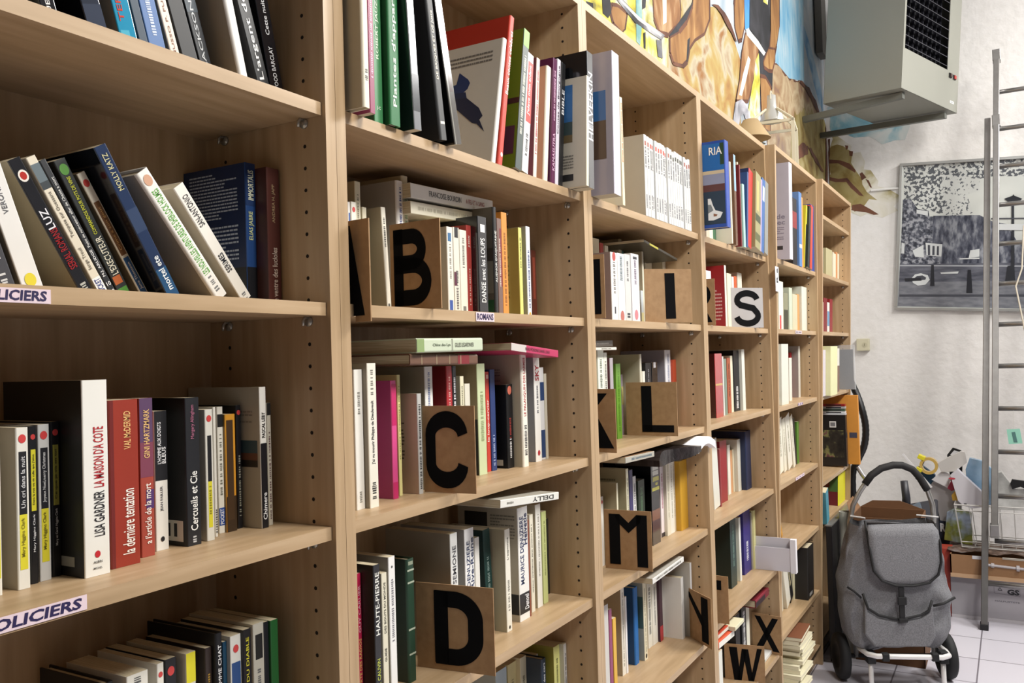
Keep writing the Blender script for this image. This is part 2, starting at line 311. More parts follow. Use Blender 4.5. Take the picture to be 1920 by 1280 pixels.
    (.5943,.0652,1.297,.0313,.2217,.155,0,0,'p','#e8e6de','#151412',[('t','LISA GARDNER','#26262a',0.2,0.43,0.42,0.6),('t',"LA MAISON D'A COTE",'#b3242c',0.45,0.76,0.42,0.6),('o','#c02630',0.11,0.22),('t','ALBIN','#222222',0.075,0.1,0.0,0.5),('H','ALBIN','#1e1e1e',0.065,0.34),('H','MICHEL','#1e1e1e',0.035,0.34),('s','#8d8d86',0.05,0.1,0.12,0.6)],'paperback_book','tall white spine with red title, sixth from left, nearest bookcase, third shelf','books on the nearest bookcase, third shelf'),
    (.6349,.0761,1.297,.0386,.1967,.134,0,0,'p','#93301f','#7a2218',[('t','la derniere tentation','#f0e9df',0.07,0.46,0.42,0.6),('t','VAL McDERMID','#e6b676',0.7,0.93,0.24,0.6),('b','#6b1f1c',0.0,1.0,0.0,0.14)],'paperback_book','broad brick-red spine, white title, seventh from left, nearest bookcase, third shelf','books on the nearest bookcase, third shelf'),
    (.6892,.0954,1.297,.0195,.1962,.133,0,0,'p','#a04435',None,[('b','#5a4060',0.72,1.0),('b','#7c3f52',0.5,0.72),('b','#50356a',0.3,0.42,0.4,1),('t',"a l'article de la mort",'#f0e6dc',0.08,0.46,0.5,0.5),('t','GINI HARTZMARK','#e0b878',0.62,0.93,0.42,0.5)],'paperback_book','purple and red sunset spine, eighth from left, nearest bookcase, third shelf','books on the nearest bookcase, third shelf'),
    (.7215,.1101,1.297,.0192,.1779,.121,0,0,'p','#dfdcd2',None,[('b','#161619',0.5,1.0),('t',"L'HOMME AUX DOIGTS",'#e8e8e8',0.62,0.92,0.3,0.35),('t','BLEUS','#e8e8e8',0.62,0.74,0.3,0.7),('t','JEAN FAILLER','#55555a',0.28,0.46,0.25,0.5),('o','#16161a',0.08,0.3)],'paperback_book','half black, half white spine, ninth from left, nearest bookcase, third shelf','books on the nearest bookcase, third shelf'),
    (.7567,.0944,1.297,.0226,.1931,.131,0,0,'p','#1b1c20','#101113',[('t','Cercueils et Cie','#ecebe6',0.1,0.5,0.5,0.5),('t','Margery Allingham','#a06078',0.72,0.95,0.3,0.5),('q','#bdbdbd',0.02,0.06,0.3),('s','#d6d3c8',0.03,0.17,0.06,0.75),('s','#222222',0.06,0.15,0.15,0.2),('s','#222222',0.06,0.15,0.25,0.33),('s','#222222',0.06,0.15,0.38,0.42),('s','#222222',0.06,0.15,0.48,0.58),('l','#77777a',0.25,0.8,0.35,0.95,14)],'paperback_book','black spine with white serif title, tenth from left, nearest bookcase, third shelf','books on the nearest bookcase, third shelf'),
    (.7916,.0983,1.297,.013,.1756,.119,0,0,'p','#d8d5ca',None,[('o','#c9413f',0.93,0.62),('b','#1b1b1e',0.45,0.8,0.25,0.75),('b','#d9d034',0.1,0.45,0.25,0.75),('q','#8b8320',0.2,0.42,0.3)],'paperback_book','speckled white spine with yellow capsule, eleventh from left, nearest bookcase, third shelf','books on the nearest bookcase, third shelf'),
    (.8163,.111,1.297,.0049,.1771,.12,0,0,'p','#e4e0d4',None,[('q','#555555',0.03,0.2,0.6)],'paperback_book','very thin white paperback, twelfth from left, nearest bookcase, third shelf','books on the nearest bookcase, third shelf'),
    (.8346,.1244,1.297,.0105,.1764,.12,0,0,'p','#e0dccf',None,[('b','#2d4d94',0.06,0.2),('t','POCKET','#f0f0f0',0.07,0.19,0.6,0.5),('q','#77776c',0.3,0.8,0.4),('b','#1d1d1d',0.84,0.94)],'paperback_book','slim cream spine with blue foot, thirteenth from left, nearest bookcase, third shelf','books on the nearest bookcase, third shelf'),
    (.845,.1203,1.297,.0181,.165,.112,0,0,'p','#d0912c','#8a7040',[('b','#3a2a1a',0.0,0.3),('b','#46321f',0.1,0.95,0.1,0.75)],'paperback_book','brown paperback with orange frame, fourteenth from left, nearest bookcase, third shelf','books on the nearest bookcase, third shelf'),
    (.8709,.127,1.297,.009,.1765,.12,0,0,'p','#16161a',None,[('o','#c9413f',0.94,0.7),('q','#8f8f80',0.1,0.6,0.4)],'paperback_book','slim black spine with red disc, fifteenth from left, nearest bookcase, third shelf','books on the nearest bookcase, third shelf'),
    (.8846,.0936,1.297,.0124,.2017,.15,0,0,'p','#e2dfd6','#b3ae9f',[('b','#15151a',0.0,0.6),('t','Chimere','#e8e8e8',0.06,0.25,0.6,0.5),('t','PASCAL LEBY','#26262a',0.64,0.82,0.5,0.5),('s','#3c5560',0.53,0.62,0.04,0.42),('s','#6a4638',0.48,0.53,0.04,0.42),('s','#2c2a2a',0.43,0.48,0.04,0.42),('l','#8b867a',0.74,0.86,0.1,0.6,5)],'paperback_book','white book with mountain photo on cover, sixteenth from left, nearest bookcase, third shelf','books on the nearest bookcase, third shelf'),
    (.9064,.1024,1.297,.008,.1775,.121,0,0,'p','#cfc9b8',None,[('b','#222222',0.9,1.0),('q','#6e5555',0.05,0.75,0.4)],'paperback_book','thin cream spine in the back, last, nearest bookcase, third shelf','books on the nearest bookcase, third shelf'),
    # nearest bookcase, lowest shelf
    (.6449,.1119,.977,.0144,.178,.128,0,0,'h','#151518',None,[],'hardback_book','black hardback lowest in the corner, first from left, nearest bookcase, lowest shelf','books on the nearest bookcase, lowest shelf'),
    (.6726,.1066,.977,.0302,.178,.121,0,0,'p','#dedbd0',None,[('b','#2a2838',0.6,0.86,0.2,0.8),('q','#555555',0.9,0.97,0.4)],'paperback_book','white spine with dark picture, second from left, nearest bookcase, lowest shelf','books on the nearest bookcase, lowest shelf'),
    (.7191,.1111,.977,.0103,.178,.121,0,0,'p','#e2dfd4',None,[('o','#c9413f',0.92,0.62)],'paperback_book','slim white spine with red disc, third from left, nearest bookcase, lowest shelf','books on the nearest bookcase, lowest shelf'),
    (.7335,.1142,.977,.0175,.178,.121,0,0,'p','#17171b',None,[('o','#c9413f',0.91,0.6)],'paperback_book','black spine with red disc, fourth from left, nearest bookcase, lowest shelf','books on the nearest bookcase, lowest shelf'),
    (.7613,.1089,.977,.0157,.178,.121,0,0,'p','#e0dccb',None,[('b','#ded428',0.78,1.0),('b','#8a8d98',0.66,0.72),('b','#ded428',0.55,0.62)],'paperback_book','yellow, white and grey spine, fifth from left, nearest bookcase, lowest shelf','books on the nearest bookcase, lowest shelf'),
    (.7875,.1029,.977,.0112,.178,.121,0,0,'p','#30241f',None,[('q','#b08a2c',0.3,0.8,0.3)],'paperback_book','dark brown spine, gold lettering, sixth from left, nearest bookcase, lowest shelf','books on the nearest bookcase, lowest shelf'),
    (.7986,.0952,.977,.0121,.195,.14,0,0,'h','#131418',None,[('t','COMME CI COMME CHAT','#e6e6e6',0.3,0.92,0.45,0.5)],'hardback_book','black hardback with white capitals, seventh from left, nearest bookcase, lowest shelf','books on the nearest bookcase, lowest shelf'),
    (.8163,.1021,.977,.0075,.178,.121,0,0,'p','#14405a',None,[],'paperback_book','thin petrol-blue paperback, eighth from left, nearest bookcase, lowest shelf','books on the nearest bookcase, lowest shelf'),
    (.8236,.0956,.977,.0191,.184,.125,0,0,'p','#d9d8d0',None,[('b','#274a80',0.5,0.8,0.1,0.9),('o','#c9413f',0.9,0.5)],'paperback_book','white and blue spine, red disc, ninth from left, nearest bookcase, lowest shelf','books on the nearest bookcase, lowest shelf'),
    (.8424,.0912,.977,.0143,.188,.128,0,0,'p','#19161a',None,[('t','LES VIOLONS DU DIABLE','#d8cf3a',0.2,0.94,0.36,0.5)],'paperback_book','black spine with yellow capitals, tenth from left, nearest bookcase, lowest shelf','books on the nearest bookcase, lowest shelf'),
    (.8568,.0874,.977,.02,.192,.131,0,0,'p','#bdb9ac',None,[('b','#222222',0.74,0.92,0.2,0.85),('q','#666666',0.3,0.66,0.35)],'paperback_book','grey-white spine with black square, eleventh from left, nearest bookcase, lowest shelf','books on the nearest bookcase, lowest shelf'),
    (.8764,.0867,.977,.0092,.19,.129,0,0,'p','#16181e',None,[],'paperback_book','thin black spine by green book, twelfth from left, nearest bookcase, lowest shelf','books on the nearest bookcase, lowest shelf'),
    (.8854,.0831,.977,.0145,.19,.129,0,0,'p','#1f5a2a',None,[('q','#6fa070',0.1,0.5,0.3)],'paperback_book','dark green paperback at far end, last, nearest bookcase, lowest shelf','books on the nearest bookcase, lowest shelf'),
    # oversize shelf above letter B
    (.9843,-.0294,1.905,.015,.29,.17,0,0,'h','#e2dbc4','#b0a58c',[('s','#3a3a3a',0.17,0.22,0.6,0.9),('q','#555555',0.14,0.2,0.4)],'hardback_book','cream art book with beige side, first from left, oversize shelf above letter B','books on the oversize shelf above letter B'),
    (1.0135,-.0172,1.905,.0124,.27,.2,0,0,'p','#8c3558',None,[('q','#d8a0b8',0.2,0.8,0.4)],'magazine','thin plum-pink magazine, second from left, oversize shelf above letter B','books on the oversize shelf above letter B'),
    (1.0565,.0098,1.905,.0219,.29,.2,0,0,'p','#3a7d4c',None,[('t','ROBERT JAUZE GUIDE DU','#c8dcc0',0.35,0.95,0.4,0.5),('H','J-C','#dfe8d8',0.07,0.4)],'paperback_book','mid green spine, pale lettering, third from left, oversize shelf above letter B','books on the oversize shelf above letter B'),
    (1.0811,-.0024,1.905,.0274,.3,.2,0,0,'h','#156a35','#0c5228',[('t',"Plantes d'appartement",'#e8efe4',0.1,0.95,0.45,0.5)],'hardback_book','bright green plant book, white script, fourth from left, oversize shelf above letter B','books on the oversize shelf above letter B'),
    (1.128,-.0148,1.905,.0196,.3,.2,-.065,0,'g','#85888a','#20282a',[('t',"compagnons d'as",'#f2f2f2',0.48,0.98,0.5,0.5),('b','#4d5052',0.1,0.3)],'glossy_book','silver foil spine beside black book, fifth from left, oversize shelf above letter B','books on the oversize shelf above letter B'),
    (1.2088,-.0103,1.905,.0201,.3,.2,-.141,0,'h','#3a3b3c','#08080a',[('t','DE BRIQUES ET DE Juste','#e8e2d0',0.34,0.72,0.4,0.5),('b','#e8e2d0',0.09,0.105,0.2,0.8)],'hardback_book','black tome with white capitals, sixth from left, oversize shelf above letter B','books on the oversize shelf above letter B'),
    (1.2506,-.0109,1.905,.022,.3,.2,-.212,0,'g','#55524e','#0b0b0d',[('b','#8a8880',0.0,1.0,0.1,0.25),('b','#4c3c36',0.3,0.9,0.4,0.8)],'glossy_book','glossy black book with photo strip, seventh from left, oversize shelf above letter B','books on the oversize shelf above letter B'),
    (1.4194,.016,1.9079,.0131,.2684,.19,.222,0,'h','#e8e5dd','#bcb6aa',[('p','#1c2f5c',[(0.524,0.783),(0.46,0.745),(0.404,0.713),(0.375,0.68),(0.4,0.634),(0.47,0.6),(0.598,0.6),(0.598,0.683),(0.55,0.69)]),('p','#142448',[(0.598,0.62),(0.42,0.61),(0.4,0.56),(0.547,0.5),(0.6,0.52)]),('p','#101c3a',[(0.54,0.57),(0.4,0.56),(0.231,0.458),(0.175,0.387),(0.21,0.36),(0.135,0.255),(0.24,0.33),(0.3,0.345),(0.42,0.42),(0.547,0.5)]),('l','#6a6660',0.82,0.92,0.12,0.75,3)],'hardback_book','thin white book with blue origami crane, eighth from left, oversize shelf above letter B','books on the oversize shelf above letter B'),
    (1.4367,.0128,1.9083,.0162,.3207,.19,.208,0,'h','#c83a28','#a02818',[('t','Beaux contes celebres','#f4e8e0',0.47,0.9,0.6,0.5),('o','#f0e0d8',0.07,0.5)],'hardback_book','tall red storybook with white title, ninth from left, oversize shelf above letter B','books on the oversize shelf above letter B'),
    (1.4869,.0035,1.9092,.0232,.3013,.15,.181,0,'p','#45504c','#5c7a1c',[('b','#7ab83c',0.88,1.0),('q','#d8d8c8',0.25,0.82,0.4),('s','#4a3040',0.1,0.3,0.05,0.5),('s','#3a2824',0.46,0.5,0,0.4)],'paperback_book','dark spine with green top, olive cover, tenth from left, oversize shelf above letter B','books on the oversize shelf above letter B'),
    (1.5205,.0073,1.9089,.025,.2578,.15,.158,0,'p','#e9e8e6','#cfc8c0',[('b','#cc3a30',0.42,0.93,0.15,1.0),('t',"J'eleve mon enfant",'#f4ecec',0.48,0.9,0.5,0.5),('q','#444444',0.14,0.32,0.4)],'paperback_book','white spine with red title panel, eleventh from left, oversize shelf above letter B','books on the oversize shelf above letter B'),
    (1.5844,.0163,1.9067,.0138,.2646,.15,.123,0,'p','#e0cfc4','#7a3c44',[('q','#b04a50',0.2,0.9,0.5)],'paperback_book','thin white and rose spine, twelfth from left, oversize shelf above letter B','books on the oversize shelf above letter B'),
    (1.6269,.0143,1.9075,.0192,.2592,.187,.129,0,'h','#e4ddc8','#cf9c7c',[],'hardback_book','peach cloth book with cream spine, thirteenth from left, oversize shelf above letter B','books on the oversize shelf above letter B'),
    (1.6528,.0102,1.9069,.0182,.2816,.15,.103,0,'g','#5a2148',None,[('t','KAMASUTRA','#cfa8c0',0.1,0.4,0.6,0.5),('q','#cfa8c0',0.5,0.9,0.4)],'glossy_book','purple spine, pale lettering, fourteenth from left, oversize shelf above letter B','books on the oversize shelf above letter B'),
    (1.6732,.0106,1.9067,.0151,.286,.15,.11,0,'p','#d8d2dc',None,[('t','Contes de Bourgogne','#3a3440',0.4,0.95,0.6,0.5)],'paperback_book','thin lavender-white spine, dark title, fifteenth from left, oversize shelf above letter B','books on the oversize shelf above letter B'),
    (1.6972,.0141,1.9073,.019,.2866,.15,.121,0,'p','#1a1a1c',None,[('t','BIBLE','#dcdcdc',0.58,0.78,0.6,0.5)],'paperback_book','thin black spine, BIBLE in white, sixteenth from left, oversize shelf above letter B','books on the oversize shelf above letter B'),
    (1.7283,-.0389,1.9059,.012,.2502,.13,.073,0,'p','#e2dcc0','#bfb8a8',[('s','#3468a0',0.6,0.94,0.27,0.8),('s','#3a4a4a',0.48,0.6,0.27,0.8),('s','#6a5a3c',0.41,0.48,0.27,0.8),('s','#2a2a2a',0.06,0.12,0.25,0.5),('l','#77736a',0.14,0.3,0.25,0.7,6)],'paperback_book','cream slim book, landscape on cover, seventeenth from left, oversize shelf above letter B','books on the oversize shelf above letter B'),
    (1.7494,-.0345,1.9061,.0303,.3104,.15,.036,0,'g','#20242a','#15181c',[('t','HELVEEKIN','#e4e4ea',0.35,0.85,0.75,0.5)],'glossy_book','glossy black book, white spiral writing, last, oversize shelf above letter B','books on the oversize shelf above letter B'),
    # oversize shelf above letter I
    (1.8578,-.0492,1.9063,.0413,.3398,.15,.032,0,'g','#b8b4c0','#a8a2ac',[('b','#e8e8f0',0.0,1.0,0.55,0.8),('s','#3a6ea8',0.52,0.73,0.12,0.6),('s','#5a4a40',0.25,0.52,0.12,0.6)],'picture_album','grey lilac album in plastic jacket, first from left, oversize shelf above letter I','books on the oversize shelf above letter I'),
    (2.0091,-.0076,1.905,.0147,.2734,.15,-.001,0,'p','#e3d9b8',None,[('q','#c86a3c',0.4,0.95,0.5)],'booklet','very thin cream and orange booklet, second from left, oversize shelf above letter I','books on the oversize shelf above letter I'),
    (2.2035,.0067,1.905,.0184,.222,.165,0,0,'p','#d3d3d0','#b5ac9c',[('b','#9c5a4c',0.87,0.925,0.2,0.8),('q','#33333a',0.6,0.85,0.5),('q','#55555c',0.1,0.28,0.45)],'paperback_book','first and leftmost white volume, beige cover showing, third from left, oversize shelf above letter I','books on the oversize shelf above letter I'),
    (2.2238,.0067,1.905,.0184,.221,.165,0,0,'p','#cbcbc9',None,[('b','#9c5a4c',0.87,0.925,0.2,0.8),('q','#33333a',0.6,0.85,0.5),('q','#55555c',0.1,0.28,0.45)],'paperback_book','white volume next to the leftmost one, fourth from left, oversize shelf above letter I','books on the oversize shelf above letter I'),
    (2.244,.0067,1.905,.0184,.22,.165,0,0,'p','#d0d0cc',None,[('b','#b8493c',0.87,0.925,0.2,0.8),('q','#33333a',0.6,0.85,0.5),('q','#55555c',0.1,0.28,0.45)],'paperback_book','white volume with small red mark, fifth from left, oversize shelf above letter I','books on the oversize shelf above letter I'),
    (2.2643,.0107,1.905,.0184,.222,.165,0,0,'p','#d3d3d0',None,[('b','#b8493c',0.87,0.925,0.2,0.8),('q','#33333a',0.6,0.85,0.5),('q','#55555c',0.1,0.28,0.45)],'paperback_book','white volume with small red mark, sixth from left, oversize shelf above letter I','books on the oversize shelf above letter I'),
    (2.2845,.0067,1.905,.0184,.221,.165,0,0,'p','#cbcbc9',None,[('b','#b8493c',0.87,0.925,0.2,0.8),('q','#33333a',0.6,0.85,0.5),('q','#55555c',0.1,0.28,0.45)],'paperback_book','white volume with small red mark, seventh from left, oversize shelf above letter I','books on the oversize shelf above letter I'),
    (2.3048,.0067,1.905,.0184,.22,.165,0,0,'p','#d0d0cc',None,[('b','#b8493c',0.87,0.925,0.2,0.8),('q','#33333a',0.6,0.85,0.5),('q','#55555c',0.1,0.28,0.45)],'paperback_book','white volume with small red mark, eighth from left, oversize shelf above letter I','books on the oversize shelf above letter I'),
    (2.325,.0067,1.905,.0184,.222,.165,0,0,'p','#d3d3d0',None,[('b','#b8493c',0.87,0.925,0.2,0.8),('q','#33333a',0.6,0.85,0.5),('q','#55555c',0.1,0.28,0.45)],'paperback_book','white volume with small red mark, ninth from left, oversize shelf above letter I','books on the oversize shelf above letter I'),
    (2.3453,.0067,1.905,.0184,.221,.165,0,0,'p','#cbcbc9',None,[('b','#b8493c',0.87,0.925,0.2,0.8),('q','#33333a',0.6,0.85,0.5),('q','#55555c',0.1,0.28,0.45)],'paperback_book','white volume with small red mark, tenth from left, oversize shelf above letter I','books on the oversize shelf above letter I'),
    (2.3656,.0107,1.905,.0184,.22,.165,0,0,'p','#d0d0cc',None,[('b','#b8493c',0.87,0.925,0.2,0.8),('q','#33333a',0.6,0.85,0.5),('q','#55555c',0.1,0.28,0.45)],'paperback_book','white volume with small red mark, eleventh from left, oversize shelf above letter I','books on the oversize shelf above letter I'),
    (2.3858,.0067,1.905,.0184,.222,.165,0,0,'p','#d3d3d0',None,[('b','#9c5a4c',0.87,0.925,0.2,0.8),('q','#33333a',0.6,0.85,0.5),('q','#55555c',0.1,0.28,0.45)],'paperback_book','white volume with small black mark, twelfth from left, oversize shelf above letter I','books on the oversize shelf above letter I'),
    (2.4061,.0067,1.905,.0184,.221,.165,0,0,'p','#cbcbc9',None,[('b','#3a3a2c',0.87,0.925,0.2,0.8),('q','#33333a',0.6,0.85,0.5),('q','#55555c',0.1,0.28,0.45)],'paperback_book','white volume with small black mark, thirteenth from left, oversize shelf above letter I','books on the oversize shelf above letter I'),
    (2.4263,.0067,1.905,.0184,.217,.165,0,0,'p','#d0d0cc',None,[('b','#3a3a2c',0.87,0.925,0.2,0.8),('q','#33333a',0.6,0.85,0.5),('q','#55555c',0.1,0.28,0.45)],'paperback_book','white volume with small black mark, fourteenth from left, oversize shelf above letter I','books on the oversize shelf above letter I'),
    (2.4466,.0067,1.905,.0184,.222,.165,0,0,'p','#d3d3d0',None,[('b','#3a3a2c',0.87,0.925,0.2,0.8),('q','#33333a',0.6,0.85,0.5),('q','#55555c',0.1,0.28,0.45)],'paperback_book','white volume with small black mark, fifteenth from left, oversize shelf above letter I','books on the oversize shelf above letter I'),
    (2.4668,.0067,1.905,.0184,.221,.165,0,0,'p','#cbcbc9',None,[('b','#3a3a2c',0.87,0.925,0.2,0.8),('q','#33333a',0.6,0.85,0.5),('q','#55555c',0.1,0.28,0.45)],'paperback_book','white volume with small black mark, sixteenth from left, oversize shelf above letter I','books on the oversize shelf above letter I'),
    (2.4871,.0067,1.905,.0184,.22,.165,0,0,'p','#d0d0cc',None,[('b','#3a3a2c',0.87,0.925,0.2,0.8),('q','#33333a',0.6,0.85,0.5),('q','#55555c',0.1,0.28,0.45)],'paperback_book','white volume with small black mark, seventeenth from left, oversize shelf above letter I','books on the oversize shelf above letter I'),
    (2.5073,.0107,1.905,.0184,.222,.165,0,0,'p','#d3d3d0',None,[('b','#3a3a2c',0.87,0.925,0.2,0.8),('q','#33333a',0.6,0.85,0.5),('q','#55555c',0.1,0.28,0.45)],'paperback_book','white volume with small black mark, eighteenth from left, oversize shelf above letter I','books on the oversize shelf above letter I'),
    (2.5276,.0067,1.905,.0184,.221,.165,0,0,'p','#cbcbc9',None,[('b','#9c5a4c',0.87,0.925,0.2,0.8),('q','#33333a',0.6,0.85,0.5),('q','#55555c',0.1,0.28,0.45)],'paperback_book','white volume with small black mark, nineteenth from left, oversize shelf above letter I','books on the oversize shelf above letter I'),
    (2.5478,.0067,1.905,.0184,.217,.165,0,0,'p','#d0d0cc',None,[('b','#9c5a4c',0.87,0.925,0.2,0.8),('q','#33333a',0.6,0.85,0.5),('q','#55555c',0.1,0.28,0.45)],'paperback_book','white volume with small black mark, twentieth from left, oversize shelf above letter I','books on the oversize shelf above letter I'),
    (2.5681,.0067,1.905,.0184,.222,.165,0,0,'p','#d3d3d0',None,[('b','#9c5a4c',0.87,0.925,0.2,0.8),('q','#33333a',0.6,0.85,0.5),('q','#55555c',0.1,0.28,0.45)],'picture_album','last white volume touching the blue album, last, oversize shelf above letter I','books on the oversize shelf above letter I'),
    # oversize shelf above letter S
    (2.6969,-.0737,1.925,.04,.2762,.108,0,0,'h','#2a4aa0','#20489c',[('s','#1d63a8',0.66,0.97,0.02,1),('s','#24402c',0.72,0.97,0.02,0.16),('s','#8a8fa8',0.5,0.66,0.02,1),('s','#c9b89a',0.62,0.66,0.02,1),('s','#5a3434',0.42,0.5,0.02,1),('s','#1f3448',0.04,0.42,0.02,1),('p','#e2e6e8',[(0.56,0.34),(0.47,0.34),(0.41,0.26),(0.34,0.2),(0.12,0.17),(0.2,0.11),(0.4,0.085),(0.56,0.09)]),('p','#7a8288',[(0.56,0.27),(0.47,0.27),(0.4,0.2),(0.56,0.17)]),('p','#8a5a40',[(0.4,0.165),(0.28,0.15),(0.31,0.13),(0.4,0.13)]),('T','RIA','#f0ece4',0.84,0.09,0.09,0.48)],'picture_album','royal blue album, yacht photo on cover, first from left, oversize shelf above letter S','books on the oversize shelf above letter S'),
    (2.8592,.045,1.905,.0351,.2,.14,0,0,'p','#c8bca8',None,[],'picture_album','hidden beige spine under the blue album, second from left, oversize shelf above letter S','books on the oversize shelf above letter S'),
    (2.8941,.045,1.905,.0399,.2,.14,0,0,'p','#d8d4c8',None,[],'picture_album','hidden white spine under the blue album, third from left, oversize shelf above letter S','books on the oversize shelf above letter S'),
    (2.9342,.045,1.905,.0366,.2,.14,0,0,'p','#4a7a5c',None,[],'picture_album','hidden green spine under the blue album, fourth from left, oversize shelf above letter S','books on the oversize shelf above letter S'),
    (2.9708,-.011,1.905,.0116,.2851,.15,0,0,'p','#e0dac4',None,[],'booklet','thin cream booklet edge, fifth from left, oversize shelf above letter S','books on the oversize shelf above letter S'),
    (2.982,.045,1.905,.0422,.2,.14,0,0,'p','#c9c4b8',None,[],'picture_album','hidden pale spine under the blue album, sixth from left, oversize shelf above letter S','books on the oversize shelf above letter S'),
    (3.0239,-.0093,1.905,.0256,.3211,.15,0,0,'p','#6a4a34',None,[('b','#8fb0c8',0.6,1.0)],'paperback_book','tall pale blue and brown book, seventh from left, oversize shelf above letter S','books on the oversize shelf above letter S'),
    (3.0493,.045,1.905,.0357,.2,.14,0,0,'p','#3a7a5a',None,[],'picture_album','hidden sea green spine under the blue album, eighth from left, oversize shelf above letter S','books on the oversize shelf above letter S'),
    (3.0848,-.0124,1.905,.0115,.2954,.15,0,0,'p','#7a2c30',None,[],'paperback_book','thin maroon spine, ninth from left, oversize shelf above letter S','books on the oversize shelf above letter S'),
    (3.0962,-.0034,1.905,.0102,.3078,.15,0,0,'p','#d8c8b0',None,[],'paperback_book','very thin cream and red spine, tenth from left, oversize shelf above letter S','books on the oversize shelf above letter S'),
    (3.1061,-.0159,1.905,.0247,.229,.15,0,0,'p','#a8cfc4',None,[],'booklet','short pale teal booklet, eleventh from left, oversize shelf above letter S','books on the oversize shelf above letter S'),
    (3.1307,-.0192,1.9073,.0162,.284,.15,.145,0,'p','#2c4a80',None,[],'paperback_book','thin blue spine, twelfth from left, oversize shelf above letter S','books on the oversize shelf above letter S'),
    (3.1483,-.0156,1.9167,.0571,.2998,.15,.206,0,'p','#c0302c','#26345c',[],'paperback_book','bright red book in centre, thirteenth from left, oversize shelf above letter S','books on the oversize shelf above letter S'),
    (3.219,-.0273,1.9165,.0706,.2934,.15,.163,0,'p','#9a9468',None,[('b','#5a5c34',0.1,0.2),('b','#c9b070',0.5,0.9,0.2,0.6),('b','#3c4428',0.35,0.45)],'paperback_book','patterned olive and beige book, fourteenth from left, oversize shelf above letter S','books on the oversize shelf above letter S'),
    (3.2966,-.0246,1.9088,.0204,.2866,.15,.185,0,'p','#a898b8',None,[],'paperback_book','thin lavender spine, fifteenth from left, oversize shelf above letter S','books on the oversize shelf above letter S'),
    (3.3472,-.0146,1.9153,.0476,.3002,.15,.218,0,'p','#3a64a0',None,[('b','#c8d4e0',0.7,0.9,0.2,0.8)],'paperback_book','blue spine with white block, sixteenth from left, oversize shelf above letter S','books on the oversize shelf above letter S'),
    (3.4106,-.014,1.9134,.0503,.2954,.15,.167,0,'p','#8a8c88',None,[],'paperback_book','plain grey spine at right end, last, oversize shelf above letter S','books on the oversize shelf above letter S'),
    # top books of fifth bookcase
    (3.6489,-.0601,1.905,.0494,.4,.2,0,0,'h','#dcd8e0','#c4bec8',[('s','#3a3638',0.1,0.14,0.15,0.36),('l','#8a8090',0.2,0.34,0.12,0.42,7),('T','d de','#8a8494',0.42,0.05,0.1,0.42),('T','brec','#8a8494',0.36,0.05,0.1,0.42)],'picture_album','big pale lilac album with barcode, first from left, top books of fifth bookcase','books on the top books of fifth bookcase'),
    (3.8879,-.0195,1.905,.0866,.2941,.15,0,0,'p','#1a1416',None,[('b','#8a2a2a',0.55,0.8)],'paperback_book','black book with red picture, second from left, top books of fifth bookcase','books on the top books of fifth bookcase'),
    (4.0019,-.0237,1.905,.0565,.3354,.15,0,0,'p','#5a82b8','#6a8cc0',[('b','#e0e0e0',0.25,0.3)],'paperback_book','blue photo book with white foot, third from left, top books of fifth bookcase','books on the top books of fifth bookcase'),
    (4.0759,-.0174,1.905,.0416,.3232,.15,0,0,'p','#d8924a',None,[],'paperback_book','orange spine, fourth from left, top books of fifth bookcase','books on the top books of fifth bookcase'),
    (4.1173,-.0214,1.9099,.0254,.3007,.15,.195,0,'p','#c8c030',None,[('b','#1c1c14',0.0,0.7,0.2,1)],'paperback_book','black and yellow spine, fifth from left, top books of fifth bookcase','books on the top books of fifth bookcase'),
    (4.1436,-.031,1.913,.0384,.297,.15,.21,0,'p','#1e2a28',None,[],'paperback_book','dark spine with pale outline, sixth from left, top books of fifth bookcase','books on the top books of fifth bookcase'),
    (4.2004,-.0309,1.9112,.0419,.3054,.15,.149,0,'p','#c84838',None,[],'paperback_book','red book standing against the panel, seventh from left, top books of fifth bookcase','books on the top books of fifth bookcase'),
    (4.2867,-.0178,1.905,.0817,.32,.15,0,0,'p','#24408c',None,[],'paperback_book','broad royal blue spine, last, top books of fifth bookcase','books on the top books of fifth bookcase'),
    # upper shelf, last bookcase
    (4.6407,.011,1.905,.1096,.1499,.102,0,0,'p','#9aa096',None,[],'paperback_book','pale grey-green spine, first from left, upper shelf, last bookcase','books on the upper shelf, last bookcase'),
    (4.8309,.011,1.905,.1749,.1633,.111,0,0,'p','#b8b088',None,[],'paperback_book','wide olive-beige book, slightly leaning, second from left, upper shelf, last bookcase','books on the upper shelf, last bookcase'),
    (5.0279,.011,1.905,.0449,.1582,.108,0,0,'p','#d8ceb4',None,[],'paperback_book','thin cream spine, third from left, upper shelf, last bookcase','books on the upper shelf, last bookcase'),
    (5.0772,.011,1.905,.0457,.1537,.105,0,0,'p','#e0d6c0',None,[],'paperback_book','thin ivory spine, fourth from left, upper shelf, last bookcase','books on the upper shelf, last bookcase'),
    (5.1293,.011,1.905,.0465,.1675,.114,0,0,'p','#c88a5a',None,[],'paperback_book','thin orange-topped spine, fifth from left, upper shelf, last bookcase','books on the upper shelf, last bookcase'),
    (5.1803,.011,1.905,.0474,.163,.111,0,0,'p','#ddd4bc',None,[],'paperback_book','last thin cream spine, last, upper shelf, last bookcase','books on the upper shelf, last bookcase'),
    # letter B shelf
    (1.1045,.11,1.617,.0064,.181,.123,0,0,'p','#e2dfd8',None,[('b','#3a5a9c',0.3,0.9,0.3,0.8)],'paperback_book','sliver of white and blue spine, first from left, letter B shelf','books on the letter B shelf'),
    (1.1132,.11,1.617,.0127,.1827,.124,0,0,'p','#e4e0d4',None,[('o','#c9413f',0.93,0.6)],'paperback_book','short white spine with red disc, second from left, letter B shelf','books on the letter B shelf'),
